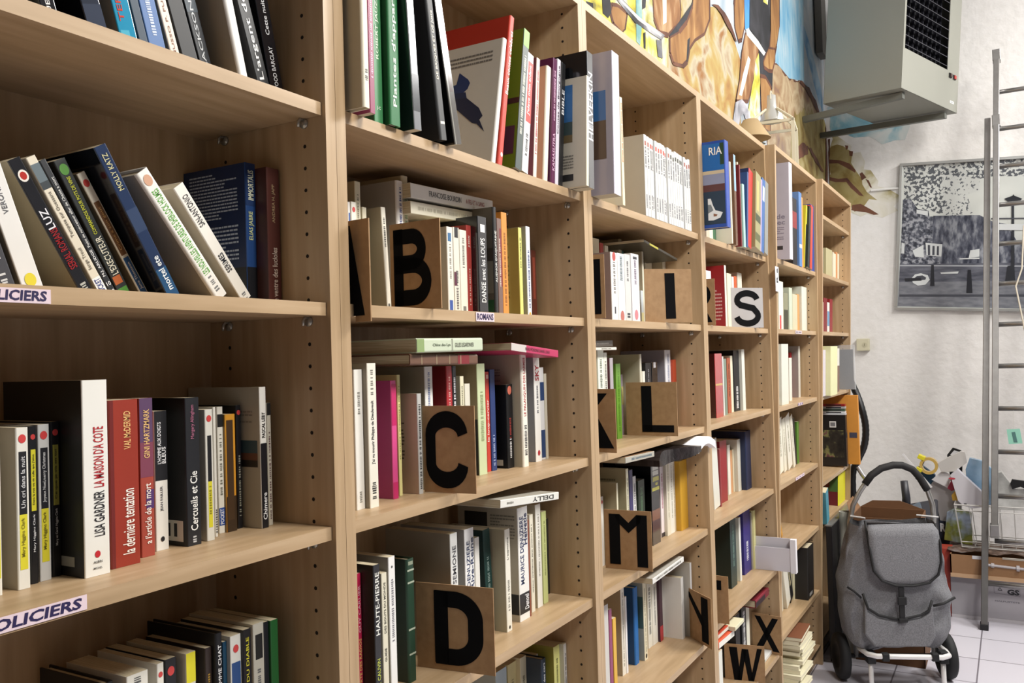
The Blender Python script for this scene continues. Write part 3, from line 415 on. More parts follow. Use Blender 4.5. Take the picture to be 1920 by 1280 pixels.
    (1.1356,.12,1.617,.0144,.2222,.127,0,0,'p','#d6cfb4','#a89f84',[('q','#77725c',0.6,0.9,0.3)],'paperback_book','taller beige spine behind letter A, third from left, letter B shelf','books on the letter B shelf'),
    (1.1535,.12,1.617,.0117,.1802,.123,0,0,'p','#ddd6bc',None,[],'paperback_book','short cream spine behind letter A, fourth from left, letter B shelf','books on the letter B shelf'),
    (1.2031,.11,1.617,.0125,.1846,.126,-.06,0,'p','#d9d4c4','#b9b29c',[('q','#55534c',0.62,0.9,0.4),('b','#55534c',0.03,0.08,0.3,0.7)],'paperback_book','grey-white spine left of letter B, fifth from left, letter B shelf','books on the letter B shelf'),
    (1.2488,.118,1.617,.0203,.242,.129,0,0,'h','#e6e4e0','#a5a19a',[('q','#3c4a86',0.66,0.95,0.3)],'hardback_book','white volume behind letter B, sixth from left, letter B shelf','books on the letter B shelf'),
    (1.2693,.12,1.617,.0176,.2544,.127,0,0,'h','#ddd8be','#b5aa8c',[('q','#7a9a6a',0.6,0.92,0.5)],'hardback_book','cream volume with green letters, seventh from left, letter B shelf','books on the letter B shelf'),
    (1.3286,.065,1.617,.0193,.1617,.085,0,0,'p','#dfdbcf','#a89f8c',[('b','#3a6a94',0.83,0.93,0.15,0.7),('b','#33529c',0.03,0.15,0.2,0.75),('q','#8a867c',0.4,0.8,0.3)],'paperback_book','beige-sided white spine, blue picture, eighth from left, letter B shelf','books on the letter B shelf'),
    (1.3498,.065,1.617,.0197,.1632,.085,0,0,'p','#dcd7c8',None,[('b','#5a2038',0.32,0.48,0.0,0.5),('q','#555050',0.05,0.5,0.4),('b','#222222',0.88,1.0,0.2,0.8)],'paperback_book','white spine with plum stripe, ninth from left, letter B shelf','books on the letter B shelf'),
    (1.3708,.065,1.617,.0249,.1607,.085,0,0,'p','#e0dccc',None,[('q','#77746c',0.55,0.9,0.3),('b','#77746c',0.02,0.09,0.3,0.7)],'paperback_book','plain white spine, faint grey title, tenth from left, letter B shelf','books on the letter B shelf'),
    (1.3954,.065,1.617,.0172,.1724,.085,0,0,'p','#9c3a34',None,[('t','JI ESSAI','#e6d0c4',0.75,0.88,0.4,0.5),('q','#d8b0a4',0.1,0.5,0.25)],'paperback_book','brick red spine, eleventh from left, letter B shelf','books on the letter B shelf'),
    (1.4128,.05,1.617,.0326,.1908,.13,0,0,'g','#1b1c20',None,[('t','DANSE avec les LOUPS','#e6e6e2',0.12,0.78,0.5,0.5),('b','#e6e6e2',0.84,0.92,0.3,0.8)],'glossy_book','black spine, white hand lettering, twelfth from left, letter B shelf','books on the letter B shelf'),
    (1.4736,.05,1.617,.0121,.2165,.156,0,0,'h','#2c2c2c','#6a6458',[('t',"ALIENOR D'AQUITAINE",'#dcdcd4',0.3,0.78,0.7,0.5),('s','#2c5a38',0.0,0.14,0,1),('s','#8a8474',0.2,0.5,0.0,1),('s','#4c4438',0.5,0.62,0.0,0.7),('s','#6c5c4c',0.7,0.85,0.2,1)],'hardback_book','thin black spine beside camouflage cover, thirteenth from left, letter B shelf','books on the letter B shelf'),
    (1.5027,.06,1.617,.0173,.1985,.135,0,0,'p','#7a6058',None,[('b','#7a2c30',0.3,0.9,0.5,1.0),('q','#d8c8bc',0.3,0.8,0.3)],'paperback_book','grey and maroon spine, fourteenth from left, letter B shelf','books on the letter B shelf'),
    (1.5207,.06,1.617,.0223,.2137,.145,0,0,'p','#d98e3c',None,[('q','#8a5420',0.1,0.8,0.35)],'paperback_book','orange spine with small lettering, fifteenth from left, letter B shelf','books on the letter B shelf'),
    (1.5857,.09,1.617,.0056,.1714,.117,0,0,'p','#e0dccc',None,[],'paperback_book','thin white sliver by orange book, sixteenth from left, letter B shelf','books on the letter B shelf'),
    (1.5911,.06,1.617,.0133,.1896,.129,0,0,'p','#dcdc7c','#9c9a58',[('q','#66663c',0.55,0.9,0.4),('l','#6c6a3c',0.2,0.9,0.2,0.6,14)],'paperback_book','pale yellow spine with olive side, seventeenth from left, letter B shelf','books on the letter B shelf'),
    (1.6241,.06,1.617,.0171,.1963,.133,0,0,'p','#dfe3e8','#a9a498',[('q','#3c4a7a',0.1,0.75,0.4),('o','#d8a03c',0.03,0.5)],'paperback_book','white spine with long blue title, eighteenth from left, letter B shelf','books on the letter B shelf'),
    (1.7549,.12,1.617,.0218,.1624,.11,0,0,'p','#5c2c20',None,[('b','#8a4030',0.3,0.9,0.2,0.7)],'paperback_book','short brown-red marbled spine, last, letter B shelf','books on the letter B shelf'),
    (1.2654,.1,1.8217,.0232,.2247,.11,1.538,0,'p','#ddd8c2','#d9d3bc',[('q','#b8b29c',0.1,0.9,0.3)],'paperback_book','lower cream book lying across the row, letter B shelf','books on the letter B shelf'),
    (1.2667,.1,1.8552,.0273,.2878,.12,1.542,0,'p','#e2e0da','#d8d4cc',[('t','FRANCOISE BOURDIN','#3a3a40',0.2,0.58,0.4,0.5),('t','A FEU ET A SANG','#a04a44',0.64,0.88,0.34,0.5)],'paperback_book','upper white book lying across the row, letter B shelf','books on the letter B shelf'),
    # letter C shelf
    (1.0519,.0612,1.297,.0202,.2216,.15,0,0,'p','#e6e3da',None,[('q','#88857c',0.68,0.84,0.3),('q','#88857c',0.05,0.12,0.3)],'paperback_book','white spine with small grey title, first from left, letter C shelf','books on the letter C shelf'),
    (1.0731,.0518,1.297,.0221,.2311,.15,0,0,'p','#e6e2d4','#8f897c',[('t',"J'ai vu mourir Philippe de Dieuleveult",'#222228',0.3,0.74,0.4,0.5),('q','#77746c',0.78,0.95,0.3),('q','#3a3a3a',0.06,0.17,0.5)],'paperback_book','white spine, bold black title, second from left, letter C shelf','books on the letter C shelf'),
    (1.1598,.0729,1.297,.0137,.2001,.136,0,0,'p','#d8508c','#a03868',[('b','#c8306c',0.0,0.14),('b','#c42a66',0.62,0.97)],'paperback_book','pink spine with magenta cover, third from left, letter C shelf','books on the letter C shelf'),
    (1.1922,.0847,1.297,.0087,.2091,.142,0,0,'p','#ddd692',None,[('q','#8a8450',0.3,0.9,0.3)],'paperback_book','thin pale yellow spine, fourth from left, letter C shelf','books on the letter C shelf'),
    (1.2194,.0628,1.297,.0122,.1752,.119,0,0,'p','#b9b8b4','#bda69a',[('q','#444444',0.05,0.9,0.5),('l','#5c4c48',0.3,0.72,0.25,0.9,12),('s','#a87a68',0.1,0.24,0.3,0.95)],'paperback_book','grey-white spine with rosy cover, fifth from left, letter C shelf','books on the letter C shelf'),
    (1.2672,.08,1.297,.0243,.2217,.15,0,0,'p','#e3e2dc','#a39c88',[('q','#6c7aa0',0.5,0.95,0.3),('l','#8a867c',0.6,0.72,0.1,0.5,4)],'paperback_book','white book behind letter C, sixth from left, letter C shelf','books on the letter C shelf'),
    (1.3357,.08,1.297,.0192,.2211,.15,0,0,'p','#a8242a','#7c181c',[('q','#d8a8a0',0.4,0.9,0.3)],'paperback_book','dark red book behind letter C, seventh from left, letter C shelf','books on the letter C shelf'),
    (1.3561,.08,1.297,.0127,.2207,.15,0,0,'p','#1c1c20',None,[('q','#e0e0e0',0.5,0.9,0.5)],'paperback_book','thin black spine, white title, eighth from left, letter C shelf','books on the letter C shelf'),
    (1.3895,.085,1.297,.0129,.2004,.136,0,0,'p','#dcd7b8',None,[('q','#77735c',0.3,0.9,0.3)],'paperback_book','cream spine above letter C, ninth from left, letter C shelf','books on the letter C shelf'),
    (1.405,.085,1.297,.0187,.1852,.126,0,0,'p','#d9d5c4',None,[],'paperback_book','short off-white spine above letter C, tenth from left, letter C shelf','books on the letter C shelf'),
    (1.4571,.0889,1.297,.0297,.2232,.15,0,0,'p','#c3cfa4','#9a8c6c',[('q','#8a9468',0.3,0.75,0.4),('s','#1b1a16',0.0,0.5,0.0,1)],'paperback_book','pale green spine, worn lettering, eleventh from left, letter C shelf','books on the letter C shelf'),
    (1.5077,.1016,1.297,.0149,.2058,.14,0,0,'p','#c23a2c',None,[('t','le loup-cervier','#f0e2da',0.3,0.72,0.6,0.5),('b','#e0b0a0',0.93,0.97,0.2,0.8)],'paperback_book','narrow scarlet spine, twelfth from left, letter C shelf','books on the letter C shelf'),
    (1.5223,.0995,1.297,.0199,.2099,.143,0,0,'p','#24386c',None,[('q','#9aa6c8',0.05,0.35,0.4)],'paperback_book','navy blue spine, thirteenth from left, letter C shelf','books on the letter C shelf'),
    (1.568,.088,1.297,.0263,.1768,.12,0,0,'p','#151518','#101012',[('o','#d0705c',0.93,0.62),('q','#dcdcdc',0.12,0.35,0.3),('q','#a03c38',0.36,0.6,0.3),('s','#c8c4b8',0.03,0.1,0.1,0.5),('s','#9a9a94',0.42,0.52,0.3,0.7)],'paperback_book','black pocket book, red disc, fourteenth from left, letter C shelf','books on the letter C shelf'),
    (1.5971,.0663,1.297,.0236,.2447,.176,0,0,'h','#e7e3d6','#b9b4a4',[('t','LE PALANQUIN DES LARMES','#b0343c',0.44,0.95,0.45,0.5),('q','#3c3c40',0.1,0.36,0.5),('l','#8a867c',0.74,0.86,0.3,0.7,5)],'hardback_book','tall ivory spine, red capitals, fifteenth from left, letter C shelf','books on the letter C shelf'),
    (1.6842,.0839,1.297,.0271,.2397,.15,0,0,'p','#e4e2dc','#86888e',[('t','SKY','#b02c38',0.75,0.9,0.65,0.5),('q','#55555c',0.45,0.7,0.3),('o','#b02c38',0.08,0.4)],'paperback_book','white spine with red SKY, sixteenth from left, letter C shelf','books on the letter C shelf'),
    (1.7251,.0916,1.297,.0192,.2091,.142,0,0,'p','#dadada',None,[('b','#24406c',0.64,0.84),('b','#24406c',0.02,0.32)],'paperback_book','pocket book with two blue panels, seventeenth from left, letter C shelf','books on the letter C shelf'),
    (1.7444,.09,1.297,.0111,.1947,.132,0,0,'p','#c8c2b0',None,[],'paperback_book','last thin grey spine, last, letter C shelf','books on the letter C shelf'),
    (1.1591,.03,1.5417,.0194,.2097,.14,1.584,0,'h','#6a4a38',None,[('b','#9a8a6c',0.15,0.16),('b','#9a8a6c',0.36,0.37),('b','#9a8a6c',0.55,0.56),('b','#7c1c24',0.68,0.86),('b','#9a8a6c',0.72,0.73)],'hardback_book','brown banded volume lying under green one, letter C shelf','books on the letter C shelf'),
    (1.1651,.02,1.5674,.0249,.2061,.15,1.561,0,'h','#c3cdb4',None,[('b','#8aa068',0.0,0.1),('b','#8f9482',0.5,0.52),('t','Chloe des Lys','#55604c',0.22,0.48,0.25,0.5),('t','GILLES LEGARDINIER','#5c5c50',0.55,0.85,0.3,0.5)],'hardback_book','green-white jacketed book lying on top, letter C shelf','books on the letter C shelf'),
    (1.4958,.03,1.5606,.0158,.2062,.14,1.653,0,'p','#b8305c',None,[('b','#c9c2bc',0.0,0.3),('t','BEAU POISONS DANS L EAU','#55202c',0.28,0.8,0.4,0.5)],'paperback_book','crimson thin book lying at right, letter C shelf','books on the letter C shelf'),
    # letter D shelf
    (1.0267,.045,.977,.0109,.2274,.15,0,0,'p','#c22450',None,[('t','GUY CARLIER','#e8a8b4',0.6,0.92,0.5,0.5),('t',"C'EST LA PORTE DES RADIOS",'#e8c070',0.05,0.56,0.5,0.5)],'paperback_book','crimson spine with yellow capitals, first from left, letter D shelf','books on the letter D shelf'),
    (1.0375,.02,.977,.0153,.2404,.15,0,0,'p','#242428','#120c10',[('t','HAUTE-PIERRE','#e8e8e0',0.55,0.95,0.6,0.5),('t','PATRICK CAUVIN','#b8c04c',0.1,0.4,0.5,0.5)],'paperback_book','black spine with white art-nouveau title, second from left, letter D shelf','books on the letter D shelf'),
    (1.0872,.045,.977,.0138,.214,.145,0,0,'p','#ddd7c0',None,[('t','DES BOUTS DU MONDE','#55534a',0.55,0.93,0.35,0.5),('t','GUIDE','#33312c',0.34,0.44,0.35,0.5)],'paperback_book','cream travel-guide spine, third from left, letter D shelf','books on the letter D shelf'),
    (1.106,.045,.977,.0169,.2359,.15,0,0,'p','#e9e8e4','#a8a49c',[('q','#77767c',0.42,0.85,0.35),('o','#222222',0.93,0.2),('o','#222222',0.07,0.2)],'paperback_book','white spine with tiny grey title, fourth from left, letter D shelf','books on the letter D shelf'),
    (1.1913,.0737,.977,.0213,.211,.152,0,0,'h','#1c3a28','#14261a',[('b','#a8b09c',0.9,0.915),('b','#a8b09c',0.8,0.815),('b','#a8b09c',0.42,0.435),('b','#a8b09c',0.22,0.235),('b','#8a927c',0.95,0.98,0.2,0.8)],'hardback_book','dark green leather volume, gilt bands, fifth from left, letter D shelf','books on the letter D shelf'),
    (1.312,.065,.977,.0232,.2325,.15,0,0,'p','#dfe0dc','#9a9282',[('t','SEMIONE','#44444a',0.6,0.9,0.5,0.5)],'paperback_book','white spine behind letter D, sixth from left, letter D shelf','books on the letter D shelf'),
    (1.3596,.065,.977,.0315,.2317,.15,0,0,'p','#e4e4e2','#a09f9c',[('t','MAURICE DENUZIERE','#24345c',0.2,0.9,0.35,0.35),('t','Rive-Reine','#24345c',0.5,0.92,0.35,0.75)],'paperback_book','white spine, blue-black title, seventh from left, letter D shelf','books on the letter D shelf'),
    (1.394,.065,.977,.0167,.2093,.142,0,0,'p','#dcdad2',None,[],'paperback_book','short white spine behind letter D, eighth from left, letter D shelf','books on the letter D shelf'),
    (1.4741,.0894,.977,.0255,.2096,.143,-.055,0,'p','#1a3c38','#122c2a',[('q','#8aa09a',0.3,0.75,0.35)],'paperback_book','dark teal-green spine, ninth from left, letter D shelf','books on the letter D shelf'),
    (1.4994,.0604,.977,.0201,.2059,.14,0,0,'p','#e3dfd0','#b0a890',[('t',"L'espionne",'#44443c',0.7,0.92,0.4,0.5),('q','#77746a',0.2,0.5,0.35),('o','#22221e',0.04,0.3)],'paperback_book','white spine with fine title, tenth from left, letter D shelf','books on the letter D shelf'),
    (1.568,.0693,.977,.0424,.2368,.15,0,0,'p','#e6e5e0','#b3ab9a',[('t','MAURICE DENUZIERE','#22305c',0.32,0.92,0.36,0.35),('t','Helvetie','#22305c',0.66,0.94,0.36,0.72),('b','#141418',0.06,0.24),('t','Denoel','#f0f0f0',0.09,0.22,0.4,0.7),('s','#141418',0.06,0.24,0,1),('s','#2a2824',0.82,0.95,0.5,0.9),('l','#7a766c',0.72,0.94,0.05,0.45,8)],'paperback_book','thick white spine with black belly band, eleventh from left, letter D shelf','books on the letter D shelf'),
    (1.6132,.0705,.977,.006,.2055,.14,0,0,'p','#8a4a34',None,[],'paperback_book','thin russet spine, twelfth from left, letter D shelf','books on the letter D shelf'),
    (1.6386,.0802,.977,.0157,.2106,.143,0,0,'p','#ddd8c4',None,[('q','#77746a',0.2,0.9,0.3)],'paperback_book','cream spine, grey title, thirteenth from left, letter D shelf','books on the letter D shelf'),
    (1.6732,.0841,.977,.0233,.2266,.15,0,0,'p','#e2e0d6','#b8ae98',[('q','#88857c',0.3,0.9,0.25)],'paperback_book','tall white spine near the end, fourteenth from left, letter D shelf','books on the letter D shelf'),
    (1.707,.0872,.977,.0214,.205,.139,0,0,'p','#c8d08c',None,[('q','#8a9058',0.3,0.9,0.25)],'paperback_book','lime-cream spine, fifteenth from left, letter D shelf','books on the letter D shelf'),
    (1.7832,.1155,.977,.0076,.1747,.117,0,0,'p','#2c2a24',None,[],'paperback_book','thin dark spine, last, letter D shelf','books on the letter D shelf'),
    (1.3709,-.01,1.2674,.0154,.236,.15,1.655,0,'p','#d9d8d0','#a8a498',[('t','DELLY','#2a2a2a',0.52,0.9,-0.55,0.5),('q','#77746a',0.1,0.2,0.3)],'paperback_book','white book lying upside down, black capitals, letter D shelf','books on the letter D shelf'),
    # shelf below letter D
    (1.6026,.1556,.657,.0468,.19,.091,0,0,'p','#b8ccd8',None,[],'paperback_book','light blue spine, first from left, shelf below letter D','books on the shelf below letter D'),
    (1.6543,.1549,.657,.0374,.19,.092,0,0,'p','#d8cf9c',None,[('q','#77735c',0.3,0.8,0.3)],'paperback_book','cream-yellow spine, second from left, shelf below letter D','books on the shelf below letter D'),
    (1.6914,.1444,.657,.0271,.195,.103,0,0,'p','#dcd7bc',None,[('q','#77735c',0.3,0.8,0.3)],'paperback_book','ivory spine, third from left, shelf below letter D','books on the shelf below letter D'),
    (1.7182,.1039,.657,.0201,.19,.137,0,0,'h','#2c3a4c',None,[('t','guy des cars','#e4e8ea',0.6,0.95,0.5,0.5)],'hardback_book','navy spine with white letters, fourth from left, shelf below letter D','books on the shelf below letter D'),
    (1.7384,.1308,.657,.0123,.19,.116,0,0,'p','#e4e2dc',None,[('o','#c9413f',0.9,0.6),('o','#222222',0.76,0.35)],'paperback_book','white spine with red disc, fifth from left, shelf below letter D','books on the shelf below letter D'),
    (1.7503,.0892,.657,.0278,.21,.143,0,0,'p','#dedd8c','#8a8838',[('q','#66663c',0.6,0.85,0.3)],'paperback_book','tall pale yellow spine, sixth from left, shelf below letter D','books on the shelf below letter D'),
    (1.7782,.0777,.657,.0126,.21,.143,0,0,'p','#b9b6b0',None,[('q','#44444c',0.5,0.9,0.5)],'paperback_book','grey spine at right end, last, shelf below letter D','books on the shelf below letter D'),
    # letter I shelf
    (1.9952,.025,1.617,.0403,.172,.117,0,0,'p','#e3e0da','#94807a',[('o','#b84a44',0.94,0.5),('q','#66605c',0.4,0.85,0.35),('b','#44444a',0.1,0.2,0.4,0.6)],'paperback_book','front pocket book with red emblem, first from left, letter I shelf','books on the letter I shelf'),
    (2.0381,.025,1.617,.0442,.1734,.118,0,0,'p','#e6e6e2',None,[('q','#5a6a74',0.6,0.95,0.4),('o','#b86a60',0.07,0.55)],'paperback_book','white pocket book with low red ring, second from left, letter I shelf','books on the letter I shelf'),
    (2.0841,.025,1.617,.0384,.1749,.119,0,0,'p','#cfcdc9',None,[('q','#55555a',0.6,0.9,0.3),('b','#33333a',0.09,0.12,0.25,0.75),('b','#33333a',0.05,0.08,0.25,0.75)],'paperback_book','light grey pocket book ending 10 18, third from left, letter I shelf','books on the letter I shelf'),
    (2.1293,.025,1.617,.0535,.1806,.123,0,0,'p','#e4e2e2',None,[('q','#6c5c74',0.55,0.9,0.3),('o','#c87c84',0.1,0.45),('b','#33333a',0.92,0.96,0.25,0.75)],'paperback_book','white pocket book with pink emblem, fourth from left, letter I shelf','books on the letter I shelf'),
    (2.1566,.15,1.617,.0495,.2372,.097,0,0,'p','#ddd6bf',None,[],'paperback_book','cream spine left in back row, fifth from left, letter I shelf','books on the letter I shelf'),
    (2.2129,.15,1.617,.0217,.2281,.097,0,0,'p','#b0443c',None,[],'paperback_book','brick spine in back row, sixth from left, letter I shelf','books on the letter I shelf'),
    (2.2468,.15,1.617,.0222,.2238,.097,0,0,'p','#e0dcc8',None,[],'paperback_book','thin white spine in back row, seventh from left, letter I shelf','books on the letter I shelf'),
    (2.353,.15,1.617,.0171,.2538,.097,0,0,'h','#d4ccb0','#a39a80',[],'hardback_book','beige volume in back row, eighth from left, letter I shelf','books on the letter I shelf'),
    (2.3702,.15,1.617,.0126,.245,.097,0,0,'p','#3c6a64',None,[],'paperback_book','green spine in back row, ninth from left, letter I shelf','books on the letter I shelf'),
    (2.3827,.1,1.617,.018,.1,.068,0,0,'p','#c3ccd0',None,[('b','#d8cf94',0.0,0.35)],'paperback_book','small pale blue and yellow book, tenth from left, letter I shelf','books on the letter I shelf'),
    (2.4006,.1,1.617,.0116,.25,.147,0,0,'p','#dcd6c0','#a89f88',[],'magazine','tall beige spine beside tilted magazine, eleventh from left, letter I shelf','books on the letter I shelf'),
    (2.4119,.15,1.617,.0516,.2508,.097,0,0,'p','#d9d3bb',None,[],'paperback_book','ivory spine in back row, twelfth from left, letter I shelf','books on the letter I shelf'),
    (2.4662,.15,1.617,.0285,.2472,.097,0,0,'p','#2c548c',None,[],'paperback_book','blue spine in back row, thirteenth from left, letter I shelf','books on the letter I shelf'),
    (2.554,.15,1.617,.058,.2251,.097,0,0,'p','#ddd8c2',None,[],'paperback_book','cream pair of spines above card, fourteenth from left, letter I shelf','books on the letter I shelf'),
    (2.6256,.1183,1.617,.0244,.218,.097,0,0,'p','#ddd8c2','#b3a98f',[],'paperback_book','beige volume above letter I, last, letter I shelf','books on the letter I shelf'),
    (2.2936,.05,1.8536,.008,.2763,.15,1.68,0,'p','#2c2618','#d9d4c4',[('b','#b8b03c',0.15,0.4,0.2,0.9)],'magazine','dark magazine with yellow patch lying aslant, letter I shelf','books on the letter I shelf'),
    # letter L shelf
    (1.9864,.08,1.297,.0113,.2387,.15,0,0,'p','#d5dcc6',None,[],'paperback_book','green-white sliver at the panel, first from left, letter L shelf','books on the letter L shelf'),
    (1.9974,.07,1.297,.0366,.2465,.15,0,0,'p','#dfe3d4',None,[('q','#5c6658',0.3,0.9,0.4)],'paperback_book','pale spine with dark scribbles, second from left, letter L shelf','books on the letter L shelf'),
    (2.0344,.07,1.297,.0209,.2394,.15,0,0,'p','#dcdcce',None,[('q','#5c5c54',0.1,0.9,0.5)],'paperback_book','leaning white patterned spine, third from left, letter L shelf','books on the letter L shelf'),
    (2.0727,.07,1.297,.0205,.225,.15,0,0,'p','#a8a0a4','#5a2c34',[],'paperback_book','grey spine with maroon cover, fourth from left, letter L shelf','books on the letter L shelf'),
    (2.2093,.1127,1.297,.0326,.2081,.134,0,0,'p','#6a9a34',None,[('q','#4c7a1c',0.1,0.9,0.4)],'paperback_book','lime green book, fifth from left, letter L shelf','books on the letter L shelf'),
    (2.3242,.1469,1.297,.0135,.1755,.1,0,0,'p','#a89ca8',None,[('b','#c8c080',0.5,0.8)],'paperback_book','very thin multicoloured spine, sixth from left, letter L shelf','books on the letter L shelf'),
    (2.3518,.097,1.297,.0122,.2325,.15,0,0,'h','#dcd8c4','#b8b39c',[],'picture_album','thin cream spine of a wide album, seventh from left, letter L shelf','books on the letter L shelf'),
    (2.3741,.1,1.297,.0208,.1822,.124,0,0,'p','#dcd8cc',None,[],'paperback_book','short white spine above letter L, eighth from left, letter L shelf','books on the letter L shelf'),
    (2.3995,.1,1.297,.0465,.2065,.14,0,0,'p','#16161a',None,[('q','#88888c',0.3,0.9,0.2)],'paperback_book','black spine above letter L, ninth from left, letter L shelf','books on the letter L shelf'),
    (2.4506,.1,1.297,.0477,.2071,.141,0,0,'g','#1b1b1f',None,[('b','#c8c8cc',0.92,1.0,0.3,0.7)],'glossy_book','glossy black spine, white crumple, tenth from left, letter L shelf','books on the letter L shelf'),
    (2.5631,.097,1.297,.0468,.2434,.15,0,0,'h','#e2e2e6','#93909a',[('q','#8a94b0',0.1,0.95,0.3)],'picture_album','white spine of lilac-grey album, eleventh from left, letter L shelf','books on the letter L shelf'),
    (2.6097,.09,1.297,.0301,.2125,.144,0,0,'p','#b8492c',None,[],'paperback_book','rust orange spine at end, last, letter L shelf','books on the letter L shelf'),
    (1.9155,.05,1.5497,.0074,.1571,.12,1.569,0,'p','#dedad0',None,[('q','#77746a',0.4,0.8,0.4)],'paperback_book','thin white book lying flat, letter L shelf','books on the letter L shelf'),
    (1.9099,.05,1.5662,.016,.1393,.12,1.555,0,'p','#5c5248',None,[('q','#aaa49a',0.2,0.8,0.3)],'paperback_book','dark grey-brown book lying on top, letter L shelf','books on the letter L shelf'),
    # letter M shelf
    (2.0736,.1093,.977,.0172,.1812,.123,0,0,'p','#e2dfd8',None,[('o','#b84a44',0.92,0.5)],'paperback_book','white spine left of letter M, first from left, letter M shelf','books on the letter M shelf'),
    (2.1134,.08,.977,.0096,.213,.145,0,0,'p','#ddd8bc','#aaa488',[],'picture_album','beige album with cream edge, second from left, letter M shelf','books on the letter M shelf'),
    (2.1357,.125,.977,.021,.1737,.118,0,0,'p','#3c5a4c',None,[],'paperback_book','small grey-green spine, third from left, letter M shelf','books on the letter M shelf'),
    (2.1567,.07,.977,.0165,.2455,.15,0,0,'p','#e0dcc0','#a39c80',[('q','#88846c',0.2,0.9,0.4),('l','#6c6854',0.7,0.9,0.2,0.8,4)],'picture_album','large beige album with cream spine, fourth from left, letter M shelf','books on the letter M shelf'),
    (2.2022,.08,.977,.0243,.2358,.15,0,0,'p','#3a3464',None,[],'paperback_book','purple spine, fifth from left, letter M shelf','books on the letter M shelf'),
    (2.2268,.08,.977,.022,.2152,.146,0,0,'p','#e0e0dc',None,[('q','#66666c',0.2,0.9,0.5)],'paperback_book','white spine, blurred title, sixth from left, letter M shelf','books on the letter M shelf'),
    (2.2632,.08,.977,.0483,.1982,.135,0,0,'p','#1c2c1c',None,[('q','#4c6a4c',0.3,0.9,0.4)],'paperback_book','black-green spine behind letter M, seventh from left, letter M shelf','books on the letter M shelf'),
    (2.3515,.0751,.977,.0647,.2491,.15,0,0,'g','#1c181c','#0c0a0c',[('b','#dcdcd0',0.86,0.92,0.2,0.9),('b','#dcdcd0',0.8,0.85,0.2,0.9),('b','#d8d040',0.73,0.78,0.2,0.95),('b','#d8d040',0.68,0.71,0.5,0.8),('b','#d8d040',0.62,0.66,0.1,1.0),('b','#7a4c34',0.28,0.4),('b','#4a2c2c',0.15,0.28)],'glossy_book','tall black spine, white and yellow blocks, eighth from left, letter M shelf','books on the letter M shelf'),
    (2.4683,.0915,.977,.0271,.2146,.146,0,0,'p','#e4d8d8',None,[('q','#b07080',0.4,0.9,0.4),('b','#2a2024',0.0,0.06)],'paperback_book','pinkish white slim spine, ninth from left, letter M shelf','books on the letter M shelf'),
    (2.4952,.0824,.977,.0312,.241,.15,0,0,'p','#ddd7c4',None,[('q','#a8a490',0.2,0.9,0.3)],'paperback_book','first ivory volume of the tall trio, tenth from left, letter M shelf','books on the letter M shelf'),
    (2.5296,.0841,.977,.0323,.236,.15,0,0,'p','#e2e0d6',None,[('q','#a8a490',0.2,0.9,0.3)],'paperback_book','middle ivory volume of the tall trio, eleventh from left, letter M shelf','books on the letter M shelf'),
    (2.562,.0859,.977,.0207,.2309,.15,0,0,'p','#d8d0bc',None,[('q','#a8a490',0.2,0.9,0.3)],'paperback_book','last ivory volume of the tall trio, twelfth from left, letter M shelf','books on the letter M shelf'),
    (2.5822,.0688,.977,.0678,.2154,.155,0,0,'h','#c8982c',None,[],'hardback_book','mustard yellow volume, last, letter M shelf','books on the letter M shelf'),
    (1.9906,-0,1.2748,.015,.1982,.15,1.598,0,'p','#aaa69a','#8a6a4c',[('q','#6a7a84',0.2,0.9,0.4)],'paperback_book','grey book lying beneath the shelf above, letter M shelf','books on the letter M shelf'),
    # letter N shelf
    (1.9632,.06,.6378,.0284,.2698,.15,0,0,'p','#c9c6c0','#9c9294',[],'paperback_book','grey-white spine at the panel, first from left, letter N shelf','books on the letter N shelf'),
    (2.0062,.065,.6378,.0177,.2488,.15,0,0,'p','#8a3c64',None,[],'paperback_book','magenta spine, second from left, letter N shelf','books on the letter N shelf'),
    (2.0404,.07,.6378,.0198,.216,.147,0,0,'p','#d8ac3c',None,[],'paperback_book','golden yellow spine, third from left, letter N shelf','books on the letter N shelf'),
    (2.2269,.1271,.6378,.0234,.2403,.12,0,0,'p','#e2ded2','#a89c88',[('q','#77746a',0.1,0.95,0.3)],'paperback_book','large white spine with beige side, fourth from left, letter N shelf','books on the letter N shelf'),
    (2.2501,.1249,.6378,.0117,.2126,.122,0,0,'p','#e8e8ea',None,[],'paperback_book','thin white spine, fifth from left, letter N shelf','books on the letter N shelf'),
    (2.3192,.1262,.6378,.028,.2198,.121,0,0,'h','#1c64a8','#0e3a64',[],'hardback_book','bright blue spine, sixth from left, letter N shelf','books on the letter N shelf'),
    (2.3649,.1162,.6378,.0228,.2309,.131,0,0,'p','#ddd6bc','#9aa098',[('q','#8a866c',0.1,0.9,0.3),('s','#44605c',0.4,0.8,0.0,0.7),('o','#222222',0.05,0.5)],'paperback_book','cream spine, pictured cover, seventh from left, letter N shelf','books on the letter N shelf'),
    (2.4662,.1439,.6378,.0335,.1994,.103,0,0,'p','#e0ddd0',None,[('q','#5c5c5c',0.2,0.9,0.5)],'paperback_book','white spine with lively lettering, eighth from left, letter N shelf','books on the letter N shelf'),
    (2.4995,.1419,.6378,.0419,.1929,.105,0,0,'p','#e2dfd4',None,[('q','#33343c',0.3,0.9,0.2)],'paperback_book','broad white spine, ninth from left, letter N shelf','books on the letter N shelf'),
    (2.5415,.1346,.6378,.0271,.1917,.112,0,0,'p','#3c1c2c',None,[('b','#b02c34',0.0,0.24)],'paperback_book','dark maroon spine with red foot, tenth from left, letter N shelf','books on the letter N shelf'),
    (2.58,.1434,.6378,.0123,.18,.104,0,0,'p','#d9d6cb',None,[],'paperback_book','pale slim spine, eleventh from left, letter N shelf','books on the letter N shelf'),
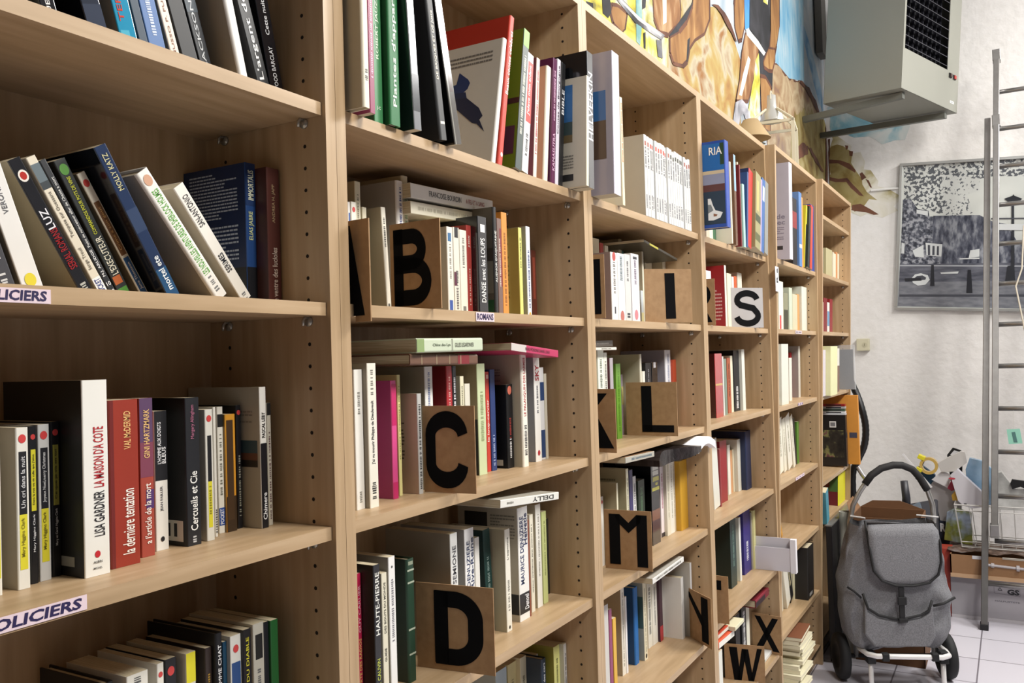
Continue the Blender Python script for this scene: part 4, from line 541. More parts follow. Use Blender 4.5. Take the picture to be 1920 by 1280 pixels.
    (2.5919,.0802,.6378,.0215,.1905,.117,0,0,'p','#dcdad6',None,[],'paperback_book','white spine behind letter N, twelfth from left, letter N shelf','books on the letter N shelf'),
    (2.6134,.0996,.6378,.0139,.1725,.092,0,0,'p','#2c1c5c',None,[],'paperback_book','deep purple book behind, thirteenth from left, letter N shelf','books on the letter N shelf'),
    (2.6268,.0614,.6378,.0135,.2307,.127,0,0,'p','#dcdcdc','#b3afa6',[],'paperback_book','tall light grey spine at end, fourteenth from left, letter N shelf','books on the letter N shelf'),
    (2.6401,.0898,.6378,.0099,.1858,.126,0,0,'p','#dcd8cc','#b5afa0',[('l','#8a867c',0.5,0.8,0.3,0.9,10),('l','#8a867c',0.1,0.25,0.2,0.8,6)],'paperback_book','big pale cover facing the viewer, last, letter N shelf','books on the letter N shelf'),
    (2.173,.01,.9312,.0152,.25,.13,1.546,0,'p','#dcdad4','#b3afa6',[('q','#77746a',0.1,0.9,0.4)],'paperback_book','white book lying aslant on the row, letter N shelf','books on the letter N shelf'),
    # shelf below letter N
    (2.5254,.1394,.3178,.0407,.205,.108,0,0,'p','#c9c9c4',None,[],'paperback_book','grey-white spine top, first from left, shelf below letter N','books on the shelf below letter N'),
    (2.5661,.1314,.3178,.0346,.21,.116,0,0,'p','#dcdcd4',None,[],'paperback_book','white spine top, second from left, shelf below letter N','books on the shelf below letter N'),
    (2.6002,.1253,.3178,.0186,.21,.122,0,0,'p','#1c1c20',None,[],'paperback_book','thin black spine top, last, shelf below letter N','books on the shelf below letter N'),
    # letter S shelf
    (2.789,.03,1.617,.0555,.1843,.125,0,0,'p','#e4e4ea',None,[],'paperback_book','small white spine behind red book, first from left, letter S shelf','books on the letter S shelf'),
    (3.0042,.03,1.617,.0195,.2178,.148,0,0,'p','#e2d8cc','#9c2024',[('l','#d8a8a0',0.1,0.62,0.08,0.27,9)],'paperback_book','big crimson book, pale spine edge, second from left, letter S shelf','books on the letter S shelf'),
    (3.1734,.07,1.617,.0563,.205,.139,0,0,'p','#ddd8c0',None,[],'paperback_book','cream spine above the S card, third from left, letter S shelf','books on the letter S shelf'),
    (3.2372,.07,1.617,.0251,.1961,.133,0,0,'p','#e4e2dc',None,[],'paperback_book','slim white spine above the S card, fourth from left, letter S shelf','books on the letter S shelf'),
    (3.2663,.07,1.617,.0367,.2005,.136,0,0,'p','#c85c30',None,[],'paperback_book','orange spine above the S card, fifth from left, letter S shelf','books on the letter S shelf'),
    (3.3508,.08,1.617,.0614,.2208,.15,0,0,'p','#dcd8c8',None,[],'paperback_book','white spine, last above the S card, last, letter S shelf','books on the letter S shelf'),
    # first shelf below letter S
    (2.9851,.0695,1.297,.0845,.2271,.15,0,0,'g','#b0343c','#3c1014',[('b','#c8a050',0.5,0.53)],'glossy_book','thick crimson spine, yellow band, first from left, first shelf below letter S','books on the first shelf below letter S'),
    (3.113,.08,1.297,.0131,.2156,.147,0,0,'p','#dcdcd8',None,[],'paperback_book','thin white spine, second from left, first shelf below letter S','books on the first shelf below letter S'),
    (3.1302,.08,1.297,.0303,.2073,.141,0,0,'p','#7a8a7c',None,[],'paperback_book','grey-green spine, third from left, first shelf below letter S','books on the first shelf below letter S'),
    (3.2269,.0968,1.297,.0443,.2089,.142,0,0,'p','#a8583c',None,[('q','#5c2c1c',0.3,0.9,0.4)],'paperback_book','rust-brown spine, fourth from left, first shelf below letter S','books on the first shelf below letter S'),
    (3.2868,.1011,1.297,.0304,.2166,.146,0,0,'p','#e0dcc4',None,[],'paperback_book','cream spine, fifth from left, first shelf below letter S','books on the first shelf below letter S'),
    (3.3172,.097,1.297,.0757,.2365,.15,0,0,'p','#14161c','#101116',[('q','#e0e0e0',0.05,0.4,0.4)],'paperback_book','black spine with white script, sixth from left, first shelf below letter S','books on the first shelf below letter S'),
    (3.3926,.0852,1.297,.0395,.2401,.15,0,0,'p','#e0e2d8',None,[],'paperback_book','white spine at right end, last, first shelf below letter S','books on the first shelf below letter S'),
    # second shelf below letter S
    (2.9676,.0819,.977,.0694,.244,.15,-.097,0,'p','#d6d6cc',None,[],'paperback_book','leaning pale grey spine, first from left, second shelf below letter S','books on the second shelf below letter S'),
    (3.0381,.08,.977,.0125,.2059,.14,0,0,'p','#8a3438',None,[],'paperback_book','thin brick sliver, second from left, second shelf below letter S','books on the second shelf below letter S'),
    (3.0971,.0969,.977,.0865,.2258,.15,0,0,'p','#8c1c24',None,[],'paperback_book','broad dark red spine, third from left, second shelf below letter S','books on the second shelf below letter S'),
    (3.3008,.1277,.977,.0334,.191,.119,0,0,'p','#e2dfd4',None,[],'paperback_book','white spine between red and tan, fourth from left, second shelf below letter S','books on the second shelf below letter S'),
    (3.3502,.1324,.977,.0251,.1648,.112,0,0,'p','#c89468',None,[],'paperback_book','tan spine, fifth from left, second shelf below letter S','books on the second shelf below letter S'),
    (3.3751,.1291,.977,.0148,.1662,.113,0,0,'p','#d9d0b4',None,[],'paperback_book','cream spine, sixth from left, second shelf below letter S','books on the second shelf below letter S'),
    (3.39,.1143,.977,.0437,.2038,.133,0,0,'p','#ccc9bc',None,[],'paperback_book','grey-white book beside navy one, seventh from left, second shelf below letter S','books on the second shelf below letter S'),
    (3.4335,.0929,.977,.0757,.2328,.154,0,0,'h','#1c2848',None,[],'hardback_book','tall navy blue volume, last, second shelf below letter S','books on the second shelf below letter S'),
    # third shelf below letter S
    (3.1507,.0844,.657,.0749,.2524,.15,0,0,'p','#1c3430','#142420',[('q','#5c7a70',0.3,0.9,0.3)],'paperback_book','dark green tall volume, first from left, third shelf below letter S','books on the third shelf below letter S'),
    (3.2254,.1235,.657,.043,.2068,.124,0,0,'p','#7aa02c','#1c3020',[('q','#3c5c1c',0.1,0.9,0.4)],'paperback_book','lime spine, second from left, third shelf below letter S','books on the third shelf below letter S'),
    (3.2682,.0843,.657,.0232,.2398,.15,0,0,'p','#dcdcd4',None,[],'paperback_book','slim white spine, third from left, third shelf below letter S','books on the third shelf below letter S'),
    (3.2916,.189,.657,.07,.1646,.058,0,0,'p','#17171b',None,[('b','#a8a8a8',0.68,0.72,0.1,0.6)],'paperback_book','black spine with grey block, fourth from left, third shelf below letter S','books on the third shelf below letter S'),
    (3.3612,.0935,.657,.1007,.2441,.15,0,0,'p','#2c2474',None,[('q','#e8e8f0',0.2,0.5,0.3)],'paperback_book','indigo spine with white title, fifth from left, third shelf below letter S','books on the third shelf below letter S'),
    (3.4616,.0888,.657,.0116,.2264,.15,0,0,'p','#9a948c',None,[],'paperback_book','grey sliver, sixth from left, third shelf below letter S','books on the third shelf below letter S'),
    (3.473,.0819,.657,.0269,.2325,.15,0,0,'p','#dcd89c',None,[],'paperback_book','pale yellow spine, last, third shelf below letter S','books on the third shelf below letter S'),
    # letter X shelf
    (2.6969,.0034,.3242,.0474,.2484,.15,0,0,'p','#dcdcd2',None,[],'paperback_book','white spine below orange books, first from left, letter X shelf','books on the letter X shelf'),
    (3.1658,.08,.3242,.0552,.2287,.15,0,0,'p','#1c1c1e',None,[],'paperback_book','black spine left of script one, second from left, letter X shelf','books on the letter X shelf'),
    (3.2485,.08,.3242,.0607,.2425,.15,0,0,'p','#202224',None,[('q','#d8d8d8',0.1,0.9,0.5)],'paperback_book','black spine with white speckles, third from left, letter X shelf','books on the letter X shelf'),
    (3.3137,.08,.3242,.0423,.248,.15,0,0,'p','#dcdac8',None,[],'paperback_book','cream tall spine left of X, last, letter X shelf','books on the letter X shelf'),
    (2.7061,.004,.6054,.0235,.1816,.14,1.62,0,'h','#c8502c',None,[('b','#e6e4da',0.05,1.0,0.15,0.95)],'hardback_book','lower orange book lying, pages to the aisle, letter X shelf','books on the letter X shelf'),
    (2.7296,.012,.6202,.0143,.12,.12,1.586,0,'p','#b8442c',None,[('b','#dcd8c8',0.05,1.0,0.15,0.9)],'paperback_book','upper orange book lying behind, letter X shelf','books on the letter X shelf'),
    (2.8536,-.01,.6135,.013,.1053,.12,1.564,0,'p','#dcd7b8',None,[],'paperback_book','cream book lying on black one, letter X shelf','books on the letter X shelf'),
    (3.27,.03,.5902,.03,.2,.12,1.571,0,'h','#7c1c2c',None,[('b','#2a1418',0.0,0.7,0.3,1.0)],'hardback_book','dark crimson box lying behind letter X, letter X shelf','books on the letter X shelf'),
    # second shelf, fifth bookcase
    (3.6928,.0374,1.617,.0563,.198,.135,0,0,'p','#e2e0c8',None,[],'paperback_book','first white spine under the notice, first from left, second shelf, fifth bookcase','books on the second shelf, fifth bookcase'),
    (3.7521,.0374,1.617,.0629,.204,.139,0,0,'p','#e6e4d0',None,[],'paperback_book','second white spine under the notice, second from left, second shelf, fifth bookcase','books on the second shelf, fifth bookcase'),
    (3.8333,.0374,1.617,.0829,.2135,.145,0,0,'p','#e2dfd0',None,[('b','#c84c50',0.0,0.3,0.1,0.5)],'paperback_book','white spine with red mark, third from left, second shelf, fifth bookcase','books on the second shelf, fifth bookcase'),
    (3.9279,.0374,1.617,.0789,.167,.114,0,0,'p','#8a8a70',None,[('b','#3c3c2c',0.0,0.55)],'paperback_book','spine with dark landscape foot, fourth from left, second shelf, fifth bookcase','books on the second shelf, fifth bookcase'),
    (4.0335,.0374,1.617,.062,.1957,.133,0,0,'p','#c4ccb8',None,[],'paperback_book','pale green spine, fifth from left, second shelf, fifth bookcase','books on the second shelf, fifth bookcase'),
    (4.1021,.0374,1.617,.102,.1704,.116,0,0,'p','#c8c4a8',None,[],'paperback_book','beige-grey spine, sixth from left, second shelf, fifth bookcase','books on the second shelf, fifth bookcase'),
    (4.2041,.0374,1.617,.0478,.1741,.118,0,0,'p','#c89458',None,[],'paperback_book','tan orange spine, seventh from left, second shelf, fifth bookcase','books on the second shelf, fifth bookcase'),
    (4.2514,.0262,1.617,.1171,.2128,.145,0,0,'p','#d0d4c8',None,[],'paperback_book','pale blue-white spine at end, last, second shelf, fifth bookcase','books on the second shelf, fifth bookcase'),
    # third shelf, fifth bookcase
    (3.6489,.0223,1.297,.0513,.2563,.15,0,0,'p','#dcdcd4',None,[('q','#1c1c1c',0.1,0.95,0.8),('b','#3c8a94',0.0,0.12,0.1,0.6)],'paperback_book','white spine with black dotted pattern, first from left, third shelf, fifth bookcase','books on the third shelf, fifth bookcase'),
    (3.7,.0059,1.297,.1266,.2583,.15,0,0,'p','#d9d6c8',None,[],'paperback_book','thick ivory spine, second from left, third shelf, fifth bookcase','books on the third shelf, fifth bookcase'),
    (3.9988,.0403,1.297,.0529,.1951,.133,0,0,'p','#dcd9cc',None,[],'paperback_book','short white spine, third from left, third shelf, fifth bookcase','books on the third shelf, fifth bookcase'),
    (4.2672,.094,1.297,.0335,.2166,.147,0,0,'p','#b01c24',None,[],'paperback_book','bright red spine, fourth from left, third shelf, fifth bookcase','books on the third shelf, fifth bookcase'),
    (4.3004,.0622,1.297,.0392,.2477,.15,0,0,'p','#ccc8bc','#94908c',[],'paperback_book','cream-edged spine at end, fifth from left, third shelf, fifth bookcase','books on the third shelf, fifth bookcase'),
    (4.3397,.0821,1.297,.0288,.222,.15,0,0,'p','#d6dacc',None,[],'paperback_book','pale spine right of red one, last, third shelf, fifth bookcase','books on the third shelf, fifth bookcase'),
    # fourth shelf, fifth bookcase
    (3.8849,.0684,.977,.0802,.246,.15,-.152,0,'p','#e4e0d0',None,[('q','#88846c',0.3,0.8,0.3)],'paperback_book','leftmost leaning white spine, first from left, fourth shelf, fifth bookcase','books on the fourth shelf, fifth bookcase'),
    (3.9714,.0672,.977,.0514,.2442,.15,-.157,0,'p','#dedac8',None,[('q','#88846c',0.3,0.8,0.3)],'paperback_book','second leaning white spine, second from left, fourth shelf, fifth bookcase','books on the fourth shelf, fifth bookcase'),
    (4.0466,.0652,.977,.0798,.2545,.15,-.248,0,'p','#e2decf',None,[('q','#88846c',0.3,0.8,0.3)],'paperback_book','third leaning white spine, third from left, fourth shelf, fifth bookcase','books on the fourth shelf, fifth bookcase'),
    (4.1366,.0618,.977,.0447,.2535,.15,-.277,0,'p','#dedac8',None,[('q','#88846c',0.3,0.8,0.3)],'paperback_book','fourth leaning white spine, fourth from left, fourth shelf, fifth bookcase','books on the fourth shelf, fifth bookcase'),
    (4.2584,.0772,.977,.0274,.2328,.15,-.248,0,'p','#1c1c1c',None,[],'paperback_book','thin black leaning spine, fifth from left, fourth shelf, fifth bookcase','books on the fourth shelf, fifth bookcase'),
    (4.2849,.0775,.977,.0428,.203,.138,0,0,'p','#54802c',None,[],'paperback_book','green spine at the end, last, fourth shelf, fifth bookcase','books on the fourth shelf, fifth bookcase'),
    # fifth shelf, fifth bookcase
    (4.0158,.0997,.673,.0218,.0845,.057,-.531,0,'p','#c8902c',None,[],'booklet','thin orange and black booklet, leaning, only one, fifth shelf, fifth bookcase','books on the fifth shelf, fifth bookcase'),
    # sixth shelf, fifth bookcase
    (3.8994,.0867,.3626,.0417,.1842,.125,-.169,0,'p','#d9d4c0',None,[],'booklet','thin ivory booklet, leaning, first from left, sixth shelf, fifth bookcase','books on the sixth shelf, fifth bookcase'),
    (3.9847,.0786,.3626,.0739,.2163,.147,-.381,0,'p','#e2decf',None,[],'paperback_book','white leaning paperback, second from left, sixth shelf, fifth bookcase','books on the sixth shelf, fifth bookcase'),
    (4.0784,.0837,.3626,.0603,.2004,.136,-.449,0,'p','#17171a',None,[('q','#c8bc98',0.4,0.9,0.5)],'paperback_book','black leaning paperback, third from left, sixth shelf, fifth bookcase','books on the sixth shelf, fifth bookcase'),
    (4.1326,.0821,.3626,.0265,.1368,.093,0,0,'p','#ddd6b4',None,[],'paperback_book','cream spine under white tray, fourth from left, sixth shelf, fifth bookcase','books on the sixth shelf, fifth bookcase'),
    (4.159,.0219,.3626,.1312,.2428,.175,0,0,'h','#1c1a18',None,[('b','#a8a8a4',0.05,0.11,0.2,0.7)],'hardback_book','large black box file with label, fifth from left, sixth shelf, fifth bookcase','books on the sixth shelf, fifth bookcase'),
    (4.29,.0676,.3626,.059,.2389,.15,0,0,'p','#c8ccd4',None,[('q','#7a8498',0.1,0.9,0.4)],'paperback_book','pale blue-grey spine, last, sixth shelf, fifth bookcase','books on the sixth shelf, fifth bookcase'),
    # red books shelf, last bookcase
    (4.6217,.0112,1.617,.0791,.1539,.105,0,0,'p','#d8d4bc',None,[('b','#22221c',0.15,0.27,0.2,0.7),('b','#22221c',0.45,0.57,0.2,0.7),('b','#22221c',0.75,0.87,0.2,0.7)],'paperback_book','cream spine with black squares, first from left, red books shelf, last bookcase','books on the red books shelf, last bookcase'),
    (4.7099,.0112,1.617,.0956,.1779,.121,0,0,'p','#7c1c20',None,[],'paperback_book','first dark red spine, second from left, red books shelf, last bookcase','books on the red books shelf, last bookcase'),
    (4.8104,.0112,1.617,.0631,.1585,.108,0,0,'p','#dcdcd4',None,[('b','#6a94b4',0.2,0.7)],'paperback_book','white and blue slim spine, third from left, red books shelf, last bookcase','books on the red books shelf, last bookcase'),
    (4.8832,.0112,1.617,.0794,.1795,.122,0,0,'p','#8a2024',None,[],'paperback_book','second dark red spine, last, red books shelf, last bookcase','books on the red books shelf, last bookcase'),
    # middle shelf, last bookcase
    (4.4153,-.0283,1.297,.0663,.2277,.15,0,0,'p','#cdc4cc',None,[],'paperback_book','lilac-pink spine, first from left, middle shelf, last bookcase','books on the middle shelf, last bookcase'),
    (4.4815,-.0538,1.297,.1812,.2457,.177,0,0,'h','#d9d8a8',None,[],'hardback_book','thick pale yellow volume, second from left, middle shelf, last bookcase','books on the middle shelf, last bookcase'),
    (4.8566,-.0175,1.297,.0808,.2328,.15,0,0,'p','#7a5c4c',None,[('b','#dcd8cc',0.6,1.0)],'paperback_book','brown and white spine, last, middle shelf, last bookcase','books on the middle shelf, last bookcase'),
    # lower shelf, last bookcase
    (4.4581,-.0183,.6634,.0666,.1688,.15,-.254,0,'p','#4c94a8',None,[],'booklet','teal leaning booklet, first from left, lower shelf, last bookcase','books on the lower shelf, last bookcase'),
    (5.004,.0195,.6634,.2196,.18,.161,0,0,'h','#e0d820','#4c6c34',[('s','#6c1c24',0.0,0.42,0.0,1.0),('s','#4c6c34',0.42,0.92,0.0,1.0),('s','#7c3424',0.55,0.8,0.3,0.7)],'hardback_book','bright yellow box spine, second from left, lower shelf, last bookcase','books on the lower shelf, last bookcase'),
    # letter X shelf
    (3.215,.03,.3387,.014,.27,.16,1.571,0,'p','#dcdcd8',None,[('b','#6a8c3c',0.2,0.6,0.3,0.6)],'magazine','white magazine with green mark lying, letter X shelf','books on the letter X shelf'),
]
# outlines of the painted patches on the two walls
MURAL_L = [('sky',[(1.6,2.3),(6.399,2.3),(6.399,4.39),(1.6,4.39)]),('rock',[(3.267,3.006),(3.823,3.211),(3.899,3.076),(3.999,3.054),(4.082,2.999),(4.167,2.933),(4.198,2.877),(4.144,2.604),(4.669,2.617),(3.418,2.556),(3.05,2.586),(3.152,2.758),(3.204,2.857)]),('yellow',[(2.352,2.701),(3.22,3.031),(3.204,2.857),(3.152,2.758),(3.108,2.602),(2.739,2.573),(2.343,2.568)]),('sky',[(3.639,3.166),(4.347,3.431),(4.286,3.114),(4.208,2.958),(4.136,2.989),(4.035,3.061),(3.916,3.082),(3.809,3.082),(3.646,3.02),(3.595,3.035)]),('rock2',[(4.838,3.133),(5.016,3.145),(5.261,3.146),(5.441,3.177),(5.601,3.22),(5.815,3.228),(6.036,3.194),(6.193,3.14),(6.462,3.107),(6.394,2.75),(5.466,2.594),(4.663,2.573),(4.698,2.983)]),('blue',[(5.005,3.677),(5.899,4.012),(5.702,3.243),(5.26,3.142),(5.016,3.145),(4.864,3.141),(4.971,3.36)]),('sky',[(5.792,3.972),(6.627,4.284),(6.445,3.122),(6.193,3.14),(6.036,3.194),(5.702,3.243)]),('streak',[(5.631,3.588),(5.764,3.614),(5.988,3.523),(6.289,3.35),(6.337,3.185),(6.187,3.213),(5.988,3.326),(5.774,3.478)]),('olive',[(5.374,2.952),(5.704,3.062),(6.253,3.154),(6.462,3.107),(6.382,2.691),(5.976,2.662),(5.181,2.64),(5.28,2.818)]),('gold',[(2.598,2.675),(2.648,2.688),(2.73,2.689),(2.706,2.627),(2.672,2.603),(2.606,2.613),(2.579,2.647)]),('black',[(2.519,2.696),(2.58,2.718),(2.592,2.645),(2.564,2.618),(2.522,2.62)]),('black',[(2.395,2.615),(2.45,2.627),(2.449,2.61),(2.417,2.606)]),('teal',[(2.816,2.802),(2.868,2.821),(2.868,2.707),(2.84,2.612),(2.805,2.615)]),('black',[(2.88,2.844),(2.922,2.86),(2.904,2.768),(2.872,2.75)]),('black',[(2.875,2.667),(2.896,2.677),(2.891,2.614),(2.875,2.614)]),('tan',[(2.977,2.938),(3.272,3.05),(3.294,2.888),(3.275,2.828),(3.197,2.782),(3.133,2.739),(3.039,2.718),(2.988,2.755)]),('pale',[(3.086,2.98),(3.14,3.0),(3.12,2.784),(3.083,2.764)]),('steel',[(2.614,2.709),(2.659,2.725),(2.848,2.711),(3.097,2.728),(3.06,2.697),(2.796,2.679),(2.702,2.693)]),('pale',[(2.636,2.713),(2.655,2.719),(2.838,2.712),(3.062,2.717),(3.05,2.708),(2.827,2.697)]),('steel',[(3.003,2.683),(3.06,2.697),(3.065,2.63),(3.014,2.623)]),('black',[(3.249,2.82),(3.432,2.961),(3.511,3.051),(3.548,3.064),(3.458,2.947),(3.368,2.858),(3.246,2.783),(3.156,2.734),(3.145,2.743)]),('gold',[(3.491,3.134),(3.697,3.212),(3.679,2.98),(3.594,2.888),(3.459,2.819),(3.385,2.761),(3.352,2.7),(3.297,2.667),(3.184,2.645),(3.15,2.675),(3.15,2.735),(3.265,2.793),(3.362,2.863),(3.446,2.956)]),('black',[(3.362,2.791),(3.397,2.813),(3.378,2.752),(3.352,2.7),(3.339,2.696)]),('gold',[(4.086,3.179),(4.131,3.324),(4.291,3.383),(4.259,3.132),(4.2,3.048),(4.14,3.022),(4.082,3.076)]),('vblue',[(4.28,3.38),(4.396,3.422),(4.352,3.157),(4.267,3.119)]),('tan',[(4.275,3.105),(4.516,3.131),(4.531,3.085),(4.401,2.905),(4.281,2.766),(4.056,2.711),(4.136,2.834),(4.191,2.98)]),('pale',[(4.312,3.001),(4.351,2.994),(4.255,2.866),(4.164,2.764),(4.117,2.757),(4.198,2.877)]),('yellow',[(4.447,3.013),(4.531,3.085),(4.545,2.943),(4.457,2.694),(4.25,2.68),(4.3,2.758),(4.401,2.905)]),('grey',[(4.046,2.704),(4.162,2.748),(4.258,2.74),(4.322,2.69),(4.264,2.63),(4.192,2.682),(4.132,2.658),(4.088,2.597),(3.988,2.595)]),('black',[(4.396,3.422),(4.829,3.582),(4.789,3.214),(4.759,3.169),(4.647,3.113),(4.557,3.109),(4.485,3.144),(4.362,3.154)]),('yellow',[(4.633,3.51),(4.829,3.582),(4.758,3.415),(4.663,3.4)]),('black',[(4.526,3.122),(4.673,3.138),(4.663,3.066),(4.754,3.051),(4.828,3.065),(4.801,2.958),(4.652,2.986),(4.537,2.963)]),('gold',[(4.537,2.963),(4.652,2.986),(4.789,2.961),(4.758,2.824),(4.716,2.699),(4.544,2.69),(4.541,2.83)]),('pale',[(4.278,3.128),(4.35,3.142),(4.517,3.142),(4.671,3.123),(4.633,3.095),(4.469,3.1),(4.294,3.101)]),('gold',[(4.855,3.591),(5.068,3.67),(5.025,3.377),(4.941,3.245),(4.88,3.166),(4.758,3.16),(4.81,3.279)]),('gold',[(4.748,3.172),(4.899,3.211),(4.89,3.148),(4.816,3.062),(4.729,3.041),(4.624,3.032),(4.617,3.059),(4.695,3.127)]),('bark',[(5.601,3.22),(5.833,3.232),(6.055,3.199),(6.175,3.147),(6.098,3.129),(5.891,3.173),(5.693,3.193),(5.533,3.185)]),('bark',[(3.71,3.049),(3.809,3.087),(3.917,3.092),(4.017,3.06),(4.101,3.005),(4.064,2.998),(3.962,3.037),(3.863,3.059),(3.782,3.061)]),('bark',[(5.403,2.763),(5.566,2.818),(5.73,2.831),(5.721,2.781),(5.518,2.716),(5.374,2.676)]),('bark',[(5.729,2.824),(5.832,2.837),(6.037,2.798),(6.256,2.757),(6.196,2.746),(5.96,2.77),(5.793,2.809)]),('bark',[(6.378,3.088),(6.462,3.107),(6.382,2.688),(6.279,2.671),(6.354,2.857)])]
MURAL_B = [('aqua',[(0.23,3.259),(-0.073,3.188),(-0.27,3.052),(-0.294,2.99),(-0.239,2.926),(-0.065,2.952),(0.072,2.995),(0.237,3.059)]),('olive2',[(0.237,3.051),(0.101,2.962),(0.001,2.828),(-0.071,2.634),(-0.22,2.571),(-0.182,2.437),(-0.047,2.434),(0.063,2.457),(0.11,2.499),(0.254,2.561)]),('olive',[(0.24,2.976),(0.127,2.94),(0.078,2.839),(0.014,2.663),(-0.051,2.555),(0.089,2.497),(0.25,2.674)]),('bark',[(0.244,2.863),(0.165,2.855),(0.106,2.821),(0.059,2.769),(0.067,2.748),(0.121,2.8),(0.177,2.834),(0.245,2.836)]),('bark',[(0.248,2.742),(0.188,2.715),(0.124,2.718),(0.083,2.672),(0.024,2.586),(0.044,2.589),(0.098,2.655),(0.132,2.697),(0.196,2.697),(0.249,2.719)]),('bark',[(0.102,2.528),(0.046,2.537),(-0.015,2.493),(-0.068,2.443),(-0.047,2.437),(0.014,2.474),(0.076,2.488),(0.103,2.499)]),('bark',[(0.123,2.951),(0.109,2.949),(0.11,2.919),(0.124,2.921)]),('bark',[(0.104,2.903),(0.079,2.899),(0.077,2.869),(0.098,2.872)]),('bark',[(0.046,2.745),(0.018,2.749),(-0.001,2.702),(0.027,2.691)]),('bark',[(0.006,2.695),(-0.014,2.685),(-0.04,2.63),(-0.02,2.64)]),('bark',[(0.239,3.006),(0.233,3.005),(0.244,2.692),(0.249,2.693)])]
# shapes inside the canal photograph
PRINT = [('leaf',[(-0.025,-0.019),(-1.156,-0.018),(-1.16,-0.148),(-0.549,-0.119),(-0.409,-0.141),(-0.274,-0.194),(-0.376,-0.23),(-0.451,-0.354),(-0.344,-0.365),(-0.187,-0.333),(-0.033,-0.243)]),('leaf2',[(-0.262,-0.091),(-0.478,-0.105),(-0.482,-0.205),(-0.412,-0.231),(-0.452,-0.364),(-0.271,-0.357),(-0.293,-0.195)]),('house',[(-0.026,-0.243),(-0.076,-0.243),(-0.12,-0.31),(-0.186,-0.325),(-0.192,-0.364),(-0.271,-0.367),(-0.282,-0.684),(-0.023,-0.681)]),('trees',[(-0.215,-0.36),(-0.487,-0.366),(-0.559,-0.408),(-0.646,-0.431),(-0.767,-0.475),(-1.172,-0.487),(-1.178,-0.676),(-0.282,-0.695),(-0.214,-0.601)]),('sky',[(-0.635,-0.362),(-1.168,-0.384),(-1.174,-0.563),(-0.71,-0.552),(-0.665,-0.471)]),('water',[(-0.022,-0.681),(-1.178,-0.676),(-1.182,-0.808),(-0.021,-0.807)]),('street',[(-0.021,-0.802),(-1.182,-0.789),(-1.188,-0.972),(-0.019,-0.966)]),('mid',[(-0.026,-0.885),(-1.185,-0.878),(-1.185,-0.893),(-0.026,-0.901)]),('light',[(-0.022,-0.686),(-1.179,-0.704),(-1.179,-0.71),(-0.022,-0.694)]),('pale',[(-0.097,-0.589),(-0.161,-0.554),(-0.166,-0.6),(-0.169,-0.637),(-0.114,-0.631)]),('pale',[(-0.175,-0.539),(-0.277,-0.551),(-0.273,-0.633),(-0.183,-0.623)]),('mid',[(-0.189,-0.554),(-0.203,-0.555),(-0.206,-0.622),(-0.192,-0.622)]),('mid',[(-0.218,-0.56),(-0.231,-0.561),(-0.232,-0.622),(-0.218,-0.622)]),('mid',[(-0.245,-0.563),(-0.257,-0.563),(-0.258,-0.625),(-0.245,-0.622)]),('pale',[(-0.113,-0.314),(-0.182,-0.328),(-0.183,-0.359),(-0.114,-0.34)]),('pale',[(-0.028,-0.535),(-0.047,-0.541),(-0.047,-0.609),(-0.028,-0.608)]),('pale',[(-0.442,-0.595),(-0.495,-0.586),(-0.496,-0.637),(-0.434,-0.646)]),('pale',[(-0.271,-0.738),(-0.379,-0.732),(-0.375,-0.746),(-0.275,-0.748)]),('pale',[(-0.381,-0.647),(-0.496,-0.643),(-0.497,-0.651),(-0.381,-0.653)]),('dark',[(-0.432,-0.721),(-0.45,-0.722),(-0.464,-0.873),(-0.429,-0.873)]),('dark',[(-0.215,-0.689),(-0.23,-0.689),(-0.239,-0.828),(-0.213,-0.828)]),('pale',[(-0.098,-0.776),(-0.118,-0.75),(-0.154,-0.743),(-0.196,-0.756),(-0.209,-0.787),(-0.184,-0.819),(-0.138,-0.826),(-0.107,-0.807)]),('mid',[(-0.112,-0.778),(-0.131,-0.761),(-0.164,-0.757),(-0.187,-0.772),(-0.183,-0.786),(-0.146,-0.79),(-0.119,-0.79)]),('dark',[(-0.055,-0.776),(-0.155,-0.772),(-0.16,-0.793),(-0.061,-0.797)]),('dark',[(-0.624,-0.267),(-0.67,-0.25),(-0.674,-0.24),(-0.679,-0.25),(-0.724,-0.272),(-0.71,-0.288),(-0.697,-0.3),(-0.655,-0.298),(-0.641,-0.283)]),('dark',[(-0.666,-0.299),(-0.68,-0.3),(-0.696,-0.699),(-0.677,-0.699)]),('dark',[(-0.657,-0.699),(-0.694,-0.694),(-0.703,-0.798),(-0.648,-0.799)]),('pale',[(-0.59,-0.429),(-0.849,-0.438),(-0.85,-0.477),(-0.591,-0.467)]),('mid',[(-0.554,-0.388),(-0.847,-0.396),(-0.848,-0.403),(-0.554,-0.396)])]

# ------------------------------------------------------------------ the setting
SEAM = 0.095931; W_ = 0.859218; T_ = 0.0213; Z13 = 1.6221
def seam(k): return SEAM + k*W_
def zi(i): return Z13 - .0053 + .032*(13-i)
XW, YW = 6.4, .256

